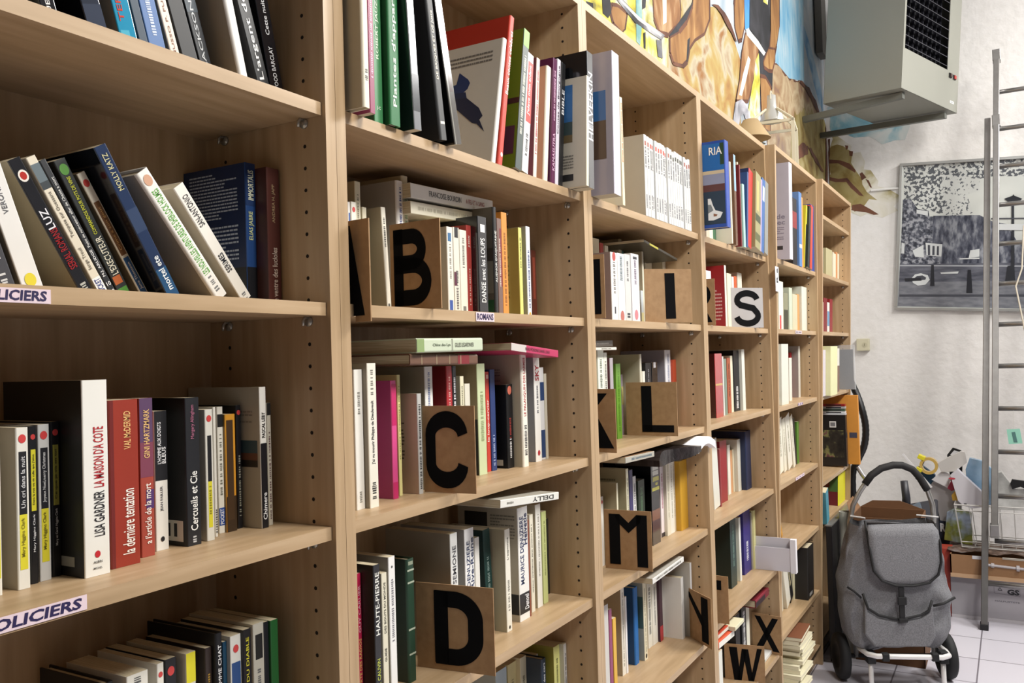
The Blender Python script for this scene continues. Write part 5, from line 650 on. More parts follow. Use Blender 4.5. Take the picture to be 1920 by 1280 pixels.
plaster = ramp_mat('white_plaster', [(.3, '#dcd9d5'), (.7, '#e2dfdc')], (1, 1, 1), 22, 8, .85, bump=1.0)
def tile_mat():
    m = bpy.data.materials.new('white_floor_tiles'); m.use_nodes = True; nt = m.node_tree; b = nt.nodes['Principled BSDF']
    tc = nt.nodes.new('ShaderNodeTexCoord'); mp = nt.nodes.new('ShaderNodeMapping'); mp.inputs['Location'].default_value = (-5.11+3.4, .645+3.4, 0)
    br = nt.nodes.new('ShaderNodeTexBrick'); br.offset = 0; br.inputs['Scale'].default_value = 1
    br.inputs['Brick Width'].default_value = .34; br.inputs['Row Height'].default_value = .34; br.inputs['Mortar Size'].default_value = .0035
    br.inputs['Color1'].default_value = lin('#d3d0d8'); br.inputs['Color2'].default_value = lin('#cbc8d1'); br.inputs['Mortar'].default_value = lin('#77727a')
    nt.links.new(tc.outputs['Object'], mp.inputs[0]); nt.links.new(mp.outputs[0], br.inputs[0]); nt.links.new(br.outputs[0], b.inputs['Base Color'])
    b.inputs['Roughness'].default_value = .3
    return m
mb = MB(); mb.box((-2.5, -4.5, -.05), (XW+.1, YW+.1, 0), tile_mat()); tag(mb.build('floor'), 0, 0, kind='structure')
mb = MB(); mb.box((-2.5, YW, 0), (XW+.1, YW+.1, 4.4), plaster); tag(mb.build('wall_left'), 0, 0, kind='structure')
mb = MB(); mb.box((XW, -4.5, 0), (XW+.1, YW, 4.4), plaster); tag(mb.build('wall_back'), 0, 0, kind='structure')
mb = MB(); mb.box((-2.5, -4.5, 4.4), (XW+.1, YW+.1, 4.5), plaster); tag(mb.build('ceiling'), 0, 0, kind='structure')
mb = MB(); mb.tube([(XW-.012, -.03, 2.612), (XW-.012, -.22, 2.607)], .008, mat('#e6e4e0', .4), 8); tag(mb.build('trim_1'), 0, 0, kind='structure')

# ------------------------------------------------------------------ bookcases
SH = {1: [4, 13, 23, 33, 43, 53], 2: [4, 13, 23, 33, 43, 53], 3: [4, 13, 23, 33, 43.6, 53.6], 4: [4, 13, 23, 33, 43, 53.4, 61],
      5: [4, 13, 23, 33, 42.5, 52.2, 60.5], 6: [-5, 4, 13, 23, 36.4, 42.8]}
TILT = {5: .0206, 6: .0354}
BCL = {1: 'beech bookcase nearest the viewer, crime novels on its shelves', 2: 'beech bookcase holding letter cards B, C and D',
       3: 'beech bookcase with letter cards I, L, M and the white series', 4: 'beech bookcase with grey S card and blue album on top shelf',
       5: 'narrow looking beech bookcase with white notice on its upright', 6: 'last beech bookcase of the row, beside the back wall'}
hole_m = mat('#1c120a', .9); pin_m = mat('#b8b4aa', .25, .6)
def pin():
    m = MB(); m.tube([(0, 0, 0), (.009, 0, -.001), (.0125, 0, -.005), (.0125, 0, -.013)], .0022, pin_m, 6)
    m.tube([(0, 0, -.006), (.003, 0, -.006)], .0075, pin_m, 10)
    return m
pin_mesh = None
for k in range(1, 7):
    t = TILT.get(k, 0)
    root = empty('bookcase', (seam(k-1), .52*t, 0), BCL[k], 'bookcase', 'row of beech bookcases along the painted wall', (t, 0, 0))
    for side in (0, 1):
        m = MB(); x0 = 0.0004 if side == 0 else W_-T_; x1 = T_ if side == 0 else W_-.0004
        m.box((x0, 0, 0), (x1, .252, 2.36), wood_v)
        xi = x1+.0003 if side == 0 else x0-.0003
        i = -9
        while Z13+(13-i)*.032 > .12:
            z = Z13+(13-i)*.032
            if z < 2.33:
                for y in (.0411, .2064): m.disc((xi, y, z), (1 if side == 0 else -1, 0, 0), .0029, hole_m, 10)
            i += 1
        m.build('side_panel', root)
    m = MB(); m.box((T_, .2495, .02), (W_-T_, .2525, 2.35), wood_v); m.build('back_panel', root)
    m = MB(); m.box((T_, 0, 2.341), (W_-T_, .2495, 2.3595), wood_h); m.build('top_panel', root)
    m = MB(); m.box((T_, .03, 0), (W_-T_, .048, .075), wood_h); m.build('plinth', root)
    for i in SH[k]+[64.4 if k != 4 else 64.4]:
        z = zi(i)
        if z < .09: z = .0945
        m = MB(); m.box((T_+.0008, .0075, z-.0187), (W_-T_-.0008, .2493, z), wood_h)
        s = m.build('shelf', root)
        if i < 64:
            for sx, xx in ((1, T_), (-1, W_-T_)):
                for y in (.0411, .2064):
                    if pin_mesh is None:
                        p = pin().build('shelf_pin', s, smooth=True); pin_mesh = p.data
                    else:
                        p = bpy.data.objects.new('shelf_pin', pin_mesh); col.objects.link(p); p.parent = s
                    p.location = (xx, y, z-.0195); p.scale = (sx, 1, 1)

# ------------------------------------------------------------------ books
for row in BOOKS: make_book(row)

# ------------------------------------------------------------------ letter cards
def stroke(pts, w):
    """thick polyline -> list of quads in 2D"""
    out = []; P = [Vector(p) for p in pts]; L = []
    for i, p in enumerate(P):
        a = (P[i]-P[i-1]).normalized() if i > 0 else None
        b = (P[i+1]-P[i]).normalized() if i < len(P)-1 else None
        if a is None: n = Vector((-b.y, b.x)); s = 1
        elif b is None: n = Vector((-a.y, a.x)); s = 1
        else:
            n = Vector((-(a+b).y, (a+b).x)).normalized(); s = 1/max(.4, n.dot(Vector((-a.y, a.x))))
        L.append((p+n*w/2*s, p-n*w/2*s))
    for (a, b), (c, d) in zip(L, L[1:]): out.append([a, b, d, c])
    return out
def arc(cx, cy, rx, ry, a0, a1, n=14): return [(cx+rx*math.cos(R_(a0+(a1-a0)*i/n)), cy+ry*math.sin(R_(a0+(a1-a0)*i/n))) for i in range(n+1)]
def letter_shapes(L):
    w = .19; S = []
    if L == 'A': S = [[(.30, .08), (.12, .08), (.40, .93), (.58, .93)], [(.92, .06), (.72, .06), (.54, .95), (.735, .95)], [(.30, .28), (.72, .28), (.68, .42), (.33, .42)]]
    if L == 'B':
        S = stroke([(.17, .05), (.17, .93)], w)
        S += stroke([(.10, .84)]+[(.42, .84)]+arc(.44, .69, .20, .15, 90, -90)+[(.10, .54)], .17)
        S += stroke([(.10, .51)]+[(.42, .51)]+arc(.46, .325, .27, .185, 90, -90)+[(.10, .14)], .18)
    if L == 'C': S = stroke(arc(.46, .66, .31, .185, 2, 180)+arc(.46, .33, .31, .185, 180, 358), w)
    if L == 'D': S = stroke([(.33, .08), (.33, .92)], .18)+stroke([(.25, .83), (.48, .83)]+arc(.50, .60, .27, .23, 90, 0)+arc(.50, .40, .27, .24, 0, -90)+[(.25, .16)], .19)
    if L == 'H': S = stroke([(.28, .07), (.28, .93)], .2)+stroke([(.84, .07), (.84, .93)], .19)+stroke([(.28, .5), (.84, .5)], .16)
    if L == 'I': S = stroke([(.54, .07), (.53, .92)], .21)
    if L == 'K': S = stroke([(.30, .07), (.30, .93)], .2)+[[(.40, .42), (.86, .93), (.66, .93), (.34, .56)], [(.50, .52), (.62, .66), (.96, .07), (.70, .07)]]
    if L == 'L': S = stroke([(.41, .07), (.41, .93)], .2)+stroke([(.33, .135), (.93, .135)], .13)
    if L == 'M': S = stroke([(.22, .08), (.22, .93)], .23)+stroke([(.80, .06), (.80, .93)], .22)+[[(.22, .93), (.33, .93), (.52, .79), (.52, .62), (.28, .80)], [(.80, .93), (.69, .93), (.52, .79), (.52, .62), (.76, .80)]]
    if L == 'N': S = stroke([(.08, .06), (.08, .93)], .14)+stroke([(.76, .06), (.76, .95)], .25)+[[(.06, .93), (.20, .93), (.72, .50), (.72, .28), (.64, .36)]]
    if L == 'R':
        S = stroke([(.25, .07), (.25, .93)], .2)+stroke([(.25, .85), (.45, .85)]+arc(.60, .66, .22, .19, 90, -90)+[(.25, .47)], .18)+[[(.60, .46), (.76, .40), (.93, .07), (.72, .07)]]
    if L == 'S': S = stroke(arc(.55, .69, .28, .175, 8, 200)+[(.36, .57), (.72, .49)]+arc(.55, .30, .30, .19, 40, -172), .155)
    if L == 'T': S = stroke([(.10, .80), (.85, .80)], .2)+stroke([(.40, .07), (.40, .90)], .2)
    if L == 'X': S = [[(.10, .93), (.30, .93), (.92, .07), (.70, .07)], [(.90, .93), (.70, .93), (.10, .07), (.32, .07)]]
    if L == 'W': S = [[(.12, .93), (.32, .93), (.40, .07), (.24, .07)], [(.40, .07), (.30, .12), (.44, .90), (.56, .90)], [(.45, .90), (.60, .90), (.72, .07), (.60, .07)], [(.70, .07), (.62, .10), (.82, .93), (.94, .93)]]
    if L == 'V': S = [[(.10, .93), (.32, .93), (.58, .07), (.42, .07)], [(.90, .93), (.70, .93), (.42, .07), (.58, .07)]]
    return S
def card(letter, front, back, zf, zs, label, board=None, size=.152, h=.152):
    """divider standing across the shelf; front/back = plan position of its two upright edges"""
    bm = board or kraft
    F = Vector((front[0], front[1], 0)); B = Vector((back[0], back[1], 0)); d = (F-B); Lc = d.length; d.normalize()
    nrm = Vector((d.y, -d.x, 0));
    if nrm.x > 0: nrm = -nrm
    root = empty('letter_card', tuple(B), label, 'sign', 'alphabet divider cards')
    m = MB(); pts = []
    top = zf+h
    if zf < zs-.004 and F.y < .006:          # notch: the inner part rests on the board, the outer part hangs in front
        s0 = (.0045-B.y)/(F.y-B.y)*Lc
        pts = [(0, zs+.0005), (s0, zs+.0005), (s0, zf), (Lc, zf), (Lc, top), (0, top)]
    else: pts = [(0, zf), (Lc, zf), (Lc, top), (0, top)]
    P = [d*a+Vector((0, 0, z)) for a, z in pts]
    m.slab(P, -nrm, .0022, bm); m.build('board', root)
    m = MB(); ln = nrm*.0004
    for q in letter_shapes(letter):
        m.slab([d*(a[0]*Lc)+Vector((0, 0, zf+a[1]*h))+ln for a in q], nrm, .0003, ink)
    m.build('letter', root)
    return root
card('A', (.990, -.027), (1.005, .120), 1.590, zi(13), 'brown divider card with black letter A, half behind the upright')
card('B', (1.194, -.012), (1.202, .100), zi(13)+.0005, zi(13), 'brown divider card with black letter B')
card('C', (1.2546, -.032), (1.2437, .070), zi(23)+.0005, zi(23), 'brown divider card with black letter C')
card('D', (1.2836, -.042), (1.2646, .111), zi(33)+.0005, zi(33), 'brown divider card with black letter D')
card('H', (1.874, -.010), (1.858, .140), zi(13)+.0005, zi(13), 'brown divider card with black letter H, mostly hidden by upright')
card('I', (2.394, -.050), (2.285, .050), zi(13)+.0005, zi(13), 'brown divider card with black letter I, slightly turned')
card('K', (1.892, -.020), (1.899, .130), zi(23)+.0005, zi(23), 'brown divider card with black letter K at the left upright')
card('L', (2.319, -.022), (2.316, .130), zi(23)+.0005, zi(23), 'brown divider card with black letter L')
card('M', (2.071, -.031), (2.064, .096), zi(33)+.0005, zi(33), 'brown divider card with black letter M')
card('N', (2.537, -.030), (2.645, .088), zi(43.6)+.0005, zi(43.6), 'brown divider card with black letter N against the upright')
card('R', (2.762, -.006), (2.752, .145), zi(13)+.0005, zi(13), 'brown divider card with black letter R beside the red book')
card('S', (3.331, -.020), (3.20, .080), zi(13)+.0005, zi(13), 'pale grey divider card with black letter S', mat('#aaa6a4', .7, noise=.05))
card('T', (2.736, -.025), (2.748, .125), zi(43)+.0005, zi(43), 'brown divider card with black bar, low behind letter N')
card('X', (3.476, -.012), (3.500, .110), zi(53.4)+.0005, zi(53.4), 'brown divider card with black letter X')
card('W', (3.176, -.020), (3.149, .120), .302, zi(53.4), 'brown divider card with black letter W, lower left of X')
card('V', (2.775, -.030), (2.78, .120), .235, zi(61), 'brown divider card with black letter V at the bottom edge')

# ------------------------------------------------------------------ shelf labels
def paper_label(x0, x1, y, z0, z1, text, label, skew=0., marker='#231a4a', bold=.03, size=(.06, .94, .15, .88), base='#e4cfd6', vertical=False):
    root = empty('paper_label', (x0, y, z0), label, 'label')
    m = MB(); w = x1-x0; h = z1-z0
    m.box((0, -.0006, 0), (w, 0, h), mat(base, .35, coat=.3)); m.build('strip', root)
    if text:
        m = MB(); a, b, c, d = size
        if vertical: put_text(m, text, mat(marker, .5), lambda p, v: (w*(d-(d-c)*v), -.0009, h*(a+(b-a)*p)), bold)
        else: put_text(m, text, mat(marker, .5), lambda p, v: (w*(a+(b-a)*p)+skew*v, -.0009, h*(c+(d-c)*v)), bold)
        m.build('writing', root)
    return root
paper_label(.445, .524, .0068, 1.5985, 1.613, 'POLICIERS', 'pink taped strip with handwritten capitals on the eye-level shelf', .001)
paper_label(.442, .557, .0068, zi(23)-.0165, zi(23)-.001, 'POLICIERS', 'larger pink taped strip with handwritten capitals, third shelf', .002)
paper_label(1.330, 1.394, .0068, zi(13)-.0178, zi(13)-.001, 'ROMANS', 'small pink strip reading ROMANS below the red book')
f5 = lambda z: -(z-.52)*.0206
paper_label(3.90, 4.03, f5(1.6)+.006, 1.600, 1.614, 'BIO 2020', 'small printed strip on the second shelf of fifth bookcase', marker='#2a2a2a', size=(.1, .9, .3, .7))
paper_label(3.93, 4.03, f5(1.3)+.006, 1.281, 1.293, '- - -', 'tiny pale strip on the third shelf of fifth bookcase', marker='#5a4a7a')
paper_label(3.86, 4.04, f5(1.)+.006, .960, .973, '- - -', 'tiny pale strip on the fourth shelf of fifth bookcase', marker='#5a4a7a', size=(.1, .9, .4, .6))
paper_label(3.497, 3.555, -.031, 1.765, 1.865, 'R a', 'white paper notice on the upright left of fifth bookcase', marker='#26262a', base='#e8e8ec', size=(.35, .95, .3, .75), vertical=True)

# ------------------------------------------------------------------ things lying or standing on the shelves
# white cardboard tray sticking out of the third shelf below S
root = empty('white_card_box', (3.478, .086, zi(43)+.0003), 'white folded card box sticking out over the shelf edge, third below S', 'box')
wt = mat('#d2cfd4', .5)
m = MB(); m.box((0, -.160, 0), (.003, 0, .092), wt); m.box((.018, -.160, 0), (.021, 0, .128), wt); m.box((.003, -.160, 0), (.018, 0, .003), wt); m.box((.003, -.003, .003), (.018, 0, .092), wt); m.build('box_body', root, bevel=.0006)
m = MB(); m.box((-.003, -.164, -.004), (.022, -.142, .128), mat('#e4e2e6', .45)); m.build('end_fold', root, bevel=.001)
# white curved paper, dark bag on the letter M shelf
m = MB(); n = 14; wp = mat('#f2f2f6', .5)
P = [(2.50+.17*i/n, -.02+.0*i, zi(23)-.0187-.050+.022*math.sin(math.pi*i/n)) for i in range(n+1)]
for a, b in zip(P, P[1:]):
    m.hexa([a, b, (b[0], b[1]+.09, b[2]), (a[0], a[1]+.09, a[2]), (a[0], a[1], a[2]+.022), (b[0], b[1], b[2]+.022), (b[0], b[1]+.09, b[2]+.022), (a[0], a[1]+.09, a[2]+.022)], wp)
tag(m.build('curved_card', smooth=False), 'white bent card sticking out above the mustard volume', 'card')
m = MB(); dk = ramp_mat('black_crumpled_plastic', [(.3, '#120e0e'), (.7, '#2c2424')], (1, 1, 1), 30, 5, .3, bump=1.)
n = 16
for j, (zz, ww) in enumerate([(0, 1.)]):
    rings = []
    for i in range(n+1):
        u = i/n; x = 2.20+.30*u; hh = .012+.018*math.sin(math.pi*min(1, u*1.1))*(1+.3*math.sin(9*u))
        zc = zi(23)-.0187-.045+.01*u
        rings.append([(x, -.01+.02*math.sin(5*u), zc-hh*.6), (x, .12, zc-hh*.6), (x, .12, zc+hh), (x, -.01+.02*math.sin(5*u), zc+hh*.8)])
    for a, b in zip(rings, rings[1:]):
        m.hexa([a[0], b[0], b[1], a[1], a[3], b[3], b[2], a[2]], dk)
tag(m.build('plastic_bag'), 'crumpled black bag lying under the letter L shelf', 'bag')
# end bookcase: black framed box, cases, orange folder, plastic sleeve
f6 = lambda z: -(z-.52)*.0354
root = empty('picture_box', (5.06, f6(.9)-.01, zi(36.4)+.007), 'black box with dark flower picture facing the viewer, last bookcase', 'box')
m = MB(); m.box((0, 0, 0), (.05, .21, .285), mat('#17171a', .35)); m.build('box_body', root, bevel=.002)
m = MB(); pm = ramp_mat('dark_flower_print', [(.35, '#0e0e10'), (.52, '#2c2a24'), (.6, '#7a7c4c'), (.66, '#6a4448'), (.75, '#151415')], (1, 1, 1), 16, 3, .4)
m.box((-.001, .012, .05), (0, .19, .2), pm); m.box((-.0015, .05, .215), (0, .085, .25), mat('#d8d8d8', .5)); m.box((-.002, .055, .222), (0, .08, .243), mat('#77777c', .5))
m.box((-.002, .0, .285), (.05, .21, .291), mat('#c9ccd2', .3)); m.build('printed_front', root)
for i, (c, l) in enumerate([('#d8dadc', 'white disc case lowest in the little stack'), ('#3c5a4c', 'green case second in the little stack'), ('#a8acb0', 'silver case third in the little stack'), ('#8c1c24', 'red case on top of the little stack')]):
    root = empty('disc_case', (5.065, f6(1.2)+.002, zi(36.4)+.299+i*.0135), l, 'case', 'cases stacked on the black box')
    m = MB(); m.box((0, 0, 0), (.045, .13, .0125), mat(c, .3, coat=.4)); m.build('case_body', root, bevel=.001)
    m = MB(); m.box((-.0004, .02, .003), (0, .10, .0095), mat('#2c2c30', .4)); m.build('case_spine', root)
root = empty('orange_folder', (5.17, -.075, zi(36.4)+.096), 'long orange folder sticking out of the last bookcase', 'folder')
m = MB(); m.box((0, 0, -.0899), (.025, .20, .30), mat('#d8923c', .5, noise=.06)); m.build('folder_body', root, bevel=.002)
m = MB(); m.box((-.001, .01, .06), (0, .05, .09), mat('#4c4a58', .4)); m.build('dark_tab', root)
root = empty('plastic_sleeve', (5.16, -.06, zi(23)+.0005), 'clear plastic sleeve with dark grey sheet, last bookcase', 'sleeve')
m = MB(); m.box((.0, .0, 0), (.006, .2, .225), mat('#55555a', .35, coat=.6)); m.build('grey_sheet', root)
m = MB(); m.box((-.004, -.006, -.0), (-.003, .2, .25), mat('#d8dce0', .1, alpha=.25)); m.box((-.004, -.008, .0), (.01, -.006, .25), mat('#e8ecf0', .1, alpha=.4)); m.build('clear_cover', root)
# pile of fanned paperbacks, bottom of fifth bookcase
for i in range(13):
    z0 = zi(60.5)+.0045+i*.0165; dx = -.010*abs(i-7)+.004*((i*7) % 5)
    x = 3.735+i*.004+dx; l = 'paperback %s in the fanned ivory pile, floor level' % ['lowest', 'second from below', 'third from below', 'fourth from below', 'fifth from below', 'sixth from below', 'halfway up', 'sixth from above', 'fifth from above', 'fourth from above', 'third from above', 'second from above', 'topmost, brown cover,'][i]
    root = empty('paperback', (x, -.03+.006*(i % 3), z0), l, 'book', 'fanned pile at floor level', (0, 0, R_(-3+1.3*((i*5) % 7))))
    m = MB(); m.box((.001, .002, .0008), (.22, .14, .0148), mat('#e0d9bd', .8)); m.build('page_block', root)
    m = MB(); c = mat('#7a4c34' if i == 12 else '#d9d3b8', .5); m.box((0, 0, 0), (.221, .142, .0008), c); m.box((0, 0, .0148), (.221, .142, .0156), c); m.box((0, .142, 0), (.221, .1427, .0156), c); m.build('cover', root)

# ------------------------------------------------------------------ on top of the bookcases
root = empty('glass_lantern', (4.08, .0, 2.3605), 'white framed glass lantern standing on the bookcases', 'lantern', rot=(0, 0, R_(8)))
fr = mat('#cfc8b0', .5); gl = mat('#c9d0ce', .04, alpha=.07)
a, hh = .20, .235
for x, y in ((0, 0), (a, 0), (a, a), (0, a)):
    m = MB(); m.box((x-.008, y-.008, 0), (x+.008, y+.008, hh), fr); m.build('corner_post', root)
m = MB()
for z in (.006, hh-.006):
    m = MB()
    m.box((-.008, -.006, z-.006), (a+.008, .006, z+.006), fr); m.box((-.008, a-.006, z-.006), (a+.008, a+.006, z+.006), fr)
    m.box((-.006, 0, z-.006), (.006, a, z+.006), fr); m.box((a-.006, 0, z-.006), (a+.006, a, z+.006), fr)
    m.build('rail_frame', root)
for x, y in ((0, 0), (a, 0), (a, a), (0, a)):
    m = MB(); m.tube([(x, y, hh), (a/2+(x-a/2)*.25, a/2+(y-a/2)*.25, hh+.075)], .006, fr, 6); m.build('rafter', root)
m = MB(); m.box((.002, .008, .012), (.004, a-.008, hh-.012), gl); m.box((a-.004, .008, .012), (a-.002, a-.008, hh-.012), gl); m.box((.008, .002, .012), (a-.008, .004, hh-.012), gl); m.box((.008, a-.004, .012), (a-.008, a-.002, hh-.012), gl); m.build('glass', root)
m = MB(); m.lathe((a/2, a/2, hh+.02), [(.005, .13), (.02, .125), (.022, .07), (.05, .03), (.055, 0)], mat('#cfcfcb', .3, .5), 20); m.build('chimney', root, smooth=True)
m = MB(); m.tube([(a/2+.055*math.cos(R_(t))*.9, a/2, hh+.115+.05*math.sin(R_(t))) for t in range(0, 181, 15)], .0035, fr, 6); m.build('carry_ring', root)
root = empty('lamp_shade', (3.93, .155, 2.3605), 'beige cone shaped lamp shade beside the lantern', 'lamp shade')
m = MB(); m.lathe((0, 0, 0), [(.085, .13), (.083, .132), (.03, .215), (.033, .217), (.087, .13)], mat('#a8906a', .8), 28); m.build('shade', root, smooth=True)
m = MB(); m.tube([(0, 0, 0), (0, 0, .2)], .008, mat('#b8a68c', .5), 10); m.lathe((0, 0, 0), [(.0, 0), (.06, 0), (.06, .012), (.0, .014)], mat('#b8a68c', .5), 20); m.build('stand', root)
for dx in (0,):
    pass

# ------------------------------------------------------------------ heater on the wall
HB = Vector((5.37, -.34, 3.005)); ex = Vector((.933, -.355, 0)).normalized(); ang = math.atan2(ex.y, ex.x)
root = empty('unit_heater', HB, 'pale grey warm-air heater box hanging on steel arms', 'heater', rot=(R_(3.4), R_(3.0), ang))
hm = mat('#88887e', .45, noise=.02, scale=3); hw, hd, hh = .70, .49, .92
m = MB(); zl = .235
m.box((0, .004, 0), (.0015, hd, hh), hm); m.box((0, hd-.0015, 0), (hw, hd, hh), hm); m.box((hw-.0015, .004, 0), (hw, hd, hh), hm)
m.box((0, 0, 0), (hw, hd, .0015), hm); m.box((0, 0, hh-.0015), (hw, hd, hh), hm)
m.box((0, 0, 0), (hw, .004, zl), hm); m.box((0, 0, zl), (.02, .004, hh), hm); m.box((hw-.15, 0, zl), (hw, .004, hh), hm); m.box((.02, 0, hh-.08), (hw-.15, .004, hh), hm)
m.build('housing', root)
m = MB(); m.box((.02, .05, zl), (hw-.15, .055, hh-.08), mat('#15151a', .5)); m.build('coil', root)
lv = mat('#3c3c44', .4, .5)
for i in range(11):
    z = zl+.02+i*.055
    m = MB(); m.hexa([(.02, .0, z), (hw-.15, .0, z), (hw-.15, .03, z+.02), (.02, .03, z+.02), (.02, .0, z+.004), (hw-.15, .0, z+.004), (hw-.15, .03, z+.024), (.02, .03, z+.024)], lv); m.build('louvre', root)
m = MB()
for i in range(9): m.box((.06+i*.055, .03, zl), (.064+i*.055, .048, hh-.08), lv)
m.build('vane_grid', root)
for x, c in ((hw-.115, '#3a2420'), (hw-.06, '#a8322c')):
    m = MB(); m.box((x-.016, -.006, .195), (x+.016, 0, .222), mat('#2a2a2a', .4)); m.box((x-.011, -.011, .198), (x+.011, -.006, .219), mat(c, .4)); m.build('switch', root)
m = MB(); m.box((hw-.10, -.0012, .045), (hw-.05, 0, .06), mat('#d8dad8', .4)); put_text(m, 'Apen', mat('#44444a', .5), lambda p, v: (hw-.096+.04*p, -.0018, .048+.008*v)); m.build('maker_plate', root)
def beam(name, a, b, s, m_, label=None, cat=None, parent=None):
    a = Vector(a); b = Vector(b); d = (b-a).normalized(); sd = d.cross(Vector((0, 0, 1))).normalized()*s/2; up = Vector((0, 0, s/2))
    m = MB(); m.hexa([a-sd-up, a+sd-up, b+sd-up, b-sd-up, a-sd+up, a+sd+up, b+sd+up, b-sd+up], m_)
    o = m.build(name, parent)
    if label: tag(o, label, cat, 'steel arms carrying the heater')
    return o
stl = mat('#6c6e68', .45, .4)
eyl = Vector((.358, .932, .06)).normalized()
wa = Vector((5.607, YW-.009, 2.972)); beam('steel_arm', HB+ex*.09+Vector((0, .03, -.022)), wa, .036, stl, 'grey steel arm under the heater, nearer the viewer', 'bracket')
wb = Vector((6.184, YW-.009, 2.992)); beam('steel_arm', HB+ex*.62+Vector((0, .03, -.056)), wb, .036, stl, 'grey steel arm under the heater, nearer the corner', 'bracket')
m = MB(); m.box((6.08, .2, 3.53), (6.24, YW-.012, 4.2), mat('#5a5650', .5, noise=.2)); m.build('pipe_cover'); tag(bpy.data.objects['pipe_cover'], 'dark vertical duct behind the heater on painted wall', 'duct')

# ------------------------------------------------------------------ murals
def wall_paint():
    ramps = {
     'sky': [(.3, '#94a4b0'), (.5, '#acb4bc'), (.7, '#c0c2c2')], 'blue': [(.3, '#5c96b8'), (.5, '#84acc0'), (.75, '#b4c2c8')],
     'rock': [(.28, '#785836'), (.40, '#9c7642'), (.49, '#a89258'), (.58, '#b0a890'), (.70, '#8c6032')], 'rock2': [(.28, '#6c4c4a'), (.42, '#947656'), (.55, '#b3a080'), (.68, '#8a6c48'), (.8, '#503828')],
     'gold': [(.3, '#6e4624'), (.5, '#92683a'), (.7, '#ae8856')], 'tan': [(.3, '#643c24'), (.5, '#8f643c'), (.7, '#b89a74')], 'pale': [(.3, '#d8cfc4'), (.7, '#efeae4')],
     'black': [(.4, '#1c1c20'), (.7, '#3a3a40')], 'yellow': [(.30, '#54503a'), (.38, '#b8ac34'), (.47, '#ccc668'), (.56, '#d0cdbc'), (.66, '#a8a258'), (.76, '#3c3c2c')], 'grey': [(.35, '#55555c'), (.5, '#b4b4bc'), (.7, '#dcdce4')],
     'steel': [(.35, '#2c2c30'), (.55, '#77777c'), (.7, '#c9c9cc')], 'vblue': [(.4, '#2f72b8'), (.6, '#4c90d0')], 'teal': [(.4, '#6c9a9a'), (.6, '#b8ccc4')], 'streak': [(.4, '#5c8cb4'), (.6, '#9ab4c8')],
     'olive': [(.28, '#5c4424'), (.42, '#7a6430'), (.55, '#948450'), (.7, '#a89a70'), (.82, '#c4bea8')], 'olive2': [(.34, '#8c7a44'), (.44, '#b0a680'), (.54, '#d2cdbd'), (.7, '#dedad4')], 'bark': [(.4, '#4c2c20'), (.6, '#6c4430')], 'aqua': [(.3, '#4c8ca8'), (.45, '#86b0bc'), (.58, '#c8d0ce'), (.75, '#dcdad6')]}
    M = {k: ramp_mat('mural_'+k, v, (2.4, 2.4, 2.4) if k not in ('tan', 'gold', 'blue') else (5, 5, 1.8), 2.2, 8, .8, bump=.2, distort=.6) for k, v in ramps.items()}
    root = empty('painted_mural', (4.6, YW, 2.36), 'painted mural of figures and golden rocks above the bookcases', 'painting')
    rg = random.Random(5)
    def rough(pts, amp, step=.05):
        out = []
        for (x0, z0), (x1, z1) in zip(pts, pts[1:]+pts[:1]):
            n = max(1, int(math.hypot(x1-x0, z1-z0)/step))
            for i in range(n): out.append((x0+(x1-x0)*i/n+rg.uniform(-amp, amp), z0+(z1-z0)*i/n+rg.uniform(-amp, amp)))
        return out
    AMP = {'olive2': .035, 'olive': .022, 'rock': .012, 'rock2': .014, 'aqua': .03, 'yellow': .006, 'bark': .007}
    m = MB()
    for i, (k, pts) in enumerate(MURAL_L):
        y = YW-.0008-.00013*i
        if k in AMP: pts = [(min(p[0], XW-.001), p[1]) for p in rough(pts, AMP[k])]
        m.face([(p[0]-4.6, y-YW, p[1]-2.36) for p in pts], M[k])
        if k in ('gold', 'tan', 'rock2'):       # brushed contour lines
            for (x0, z0), (x1, z1) in zip(pts, pts[1:]+pts[:1]):
                d = Vector((x1-x0, z1-z0)); 
                if d.length < 1e-4: continue
                n_ = Vector((-d.y, d.x)).normalized()*rg.uniform(.003, .011)
                m.face([(x0-n_.x-4.6, y-YW-.00006, z0-n_.y-2.36), (x1-n_.x-4.6, y-YW-.00006, z1-n_.y-2.36), (x1+n_.x-4.6, y-YW-.00006, z1+n_.y-2.36), (x0+n_.x-4.6, y-YW-.00006, z0+n_.y-2.36)], M['bark'])
    m.build('painted_figures', root)
    m = MB()
    for i, (k, pts) in enumerate(MURAL_B):
        x = XW-.0008-.00013*i
        if k in AMP: pts = [(min(p[0], YW-.013), p[1]) for p in rough(pts, AMP[k])]
        m.face([(x-4.6, p[0]-YW, p[1]-2.36) for p in pts], M[k])
    m.build('painted_tree', root)
wall_paint()

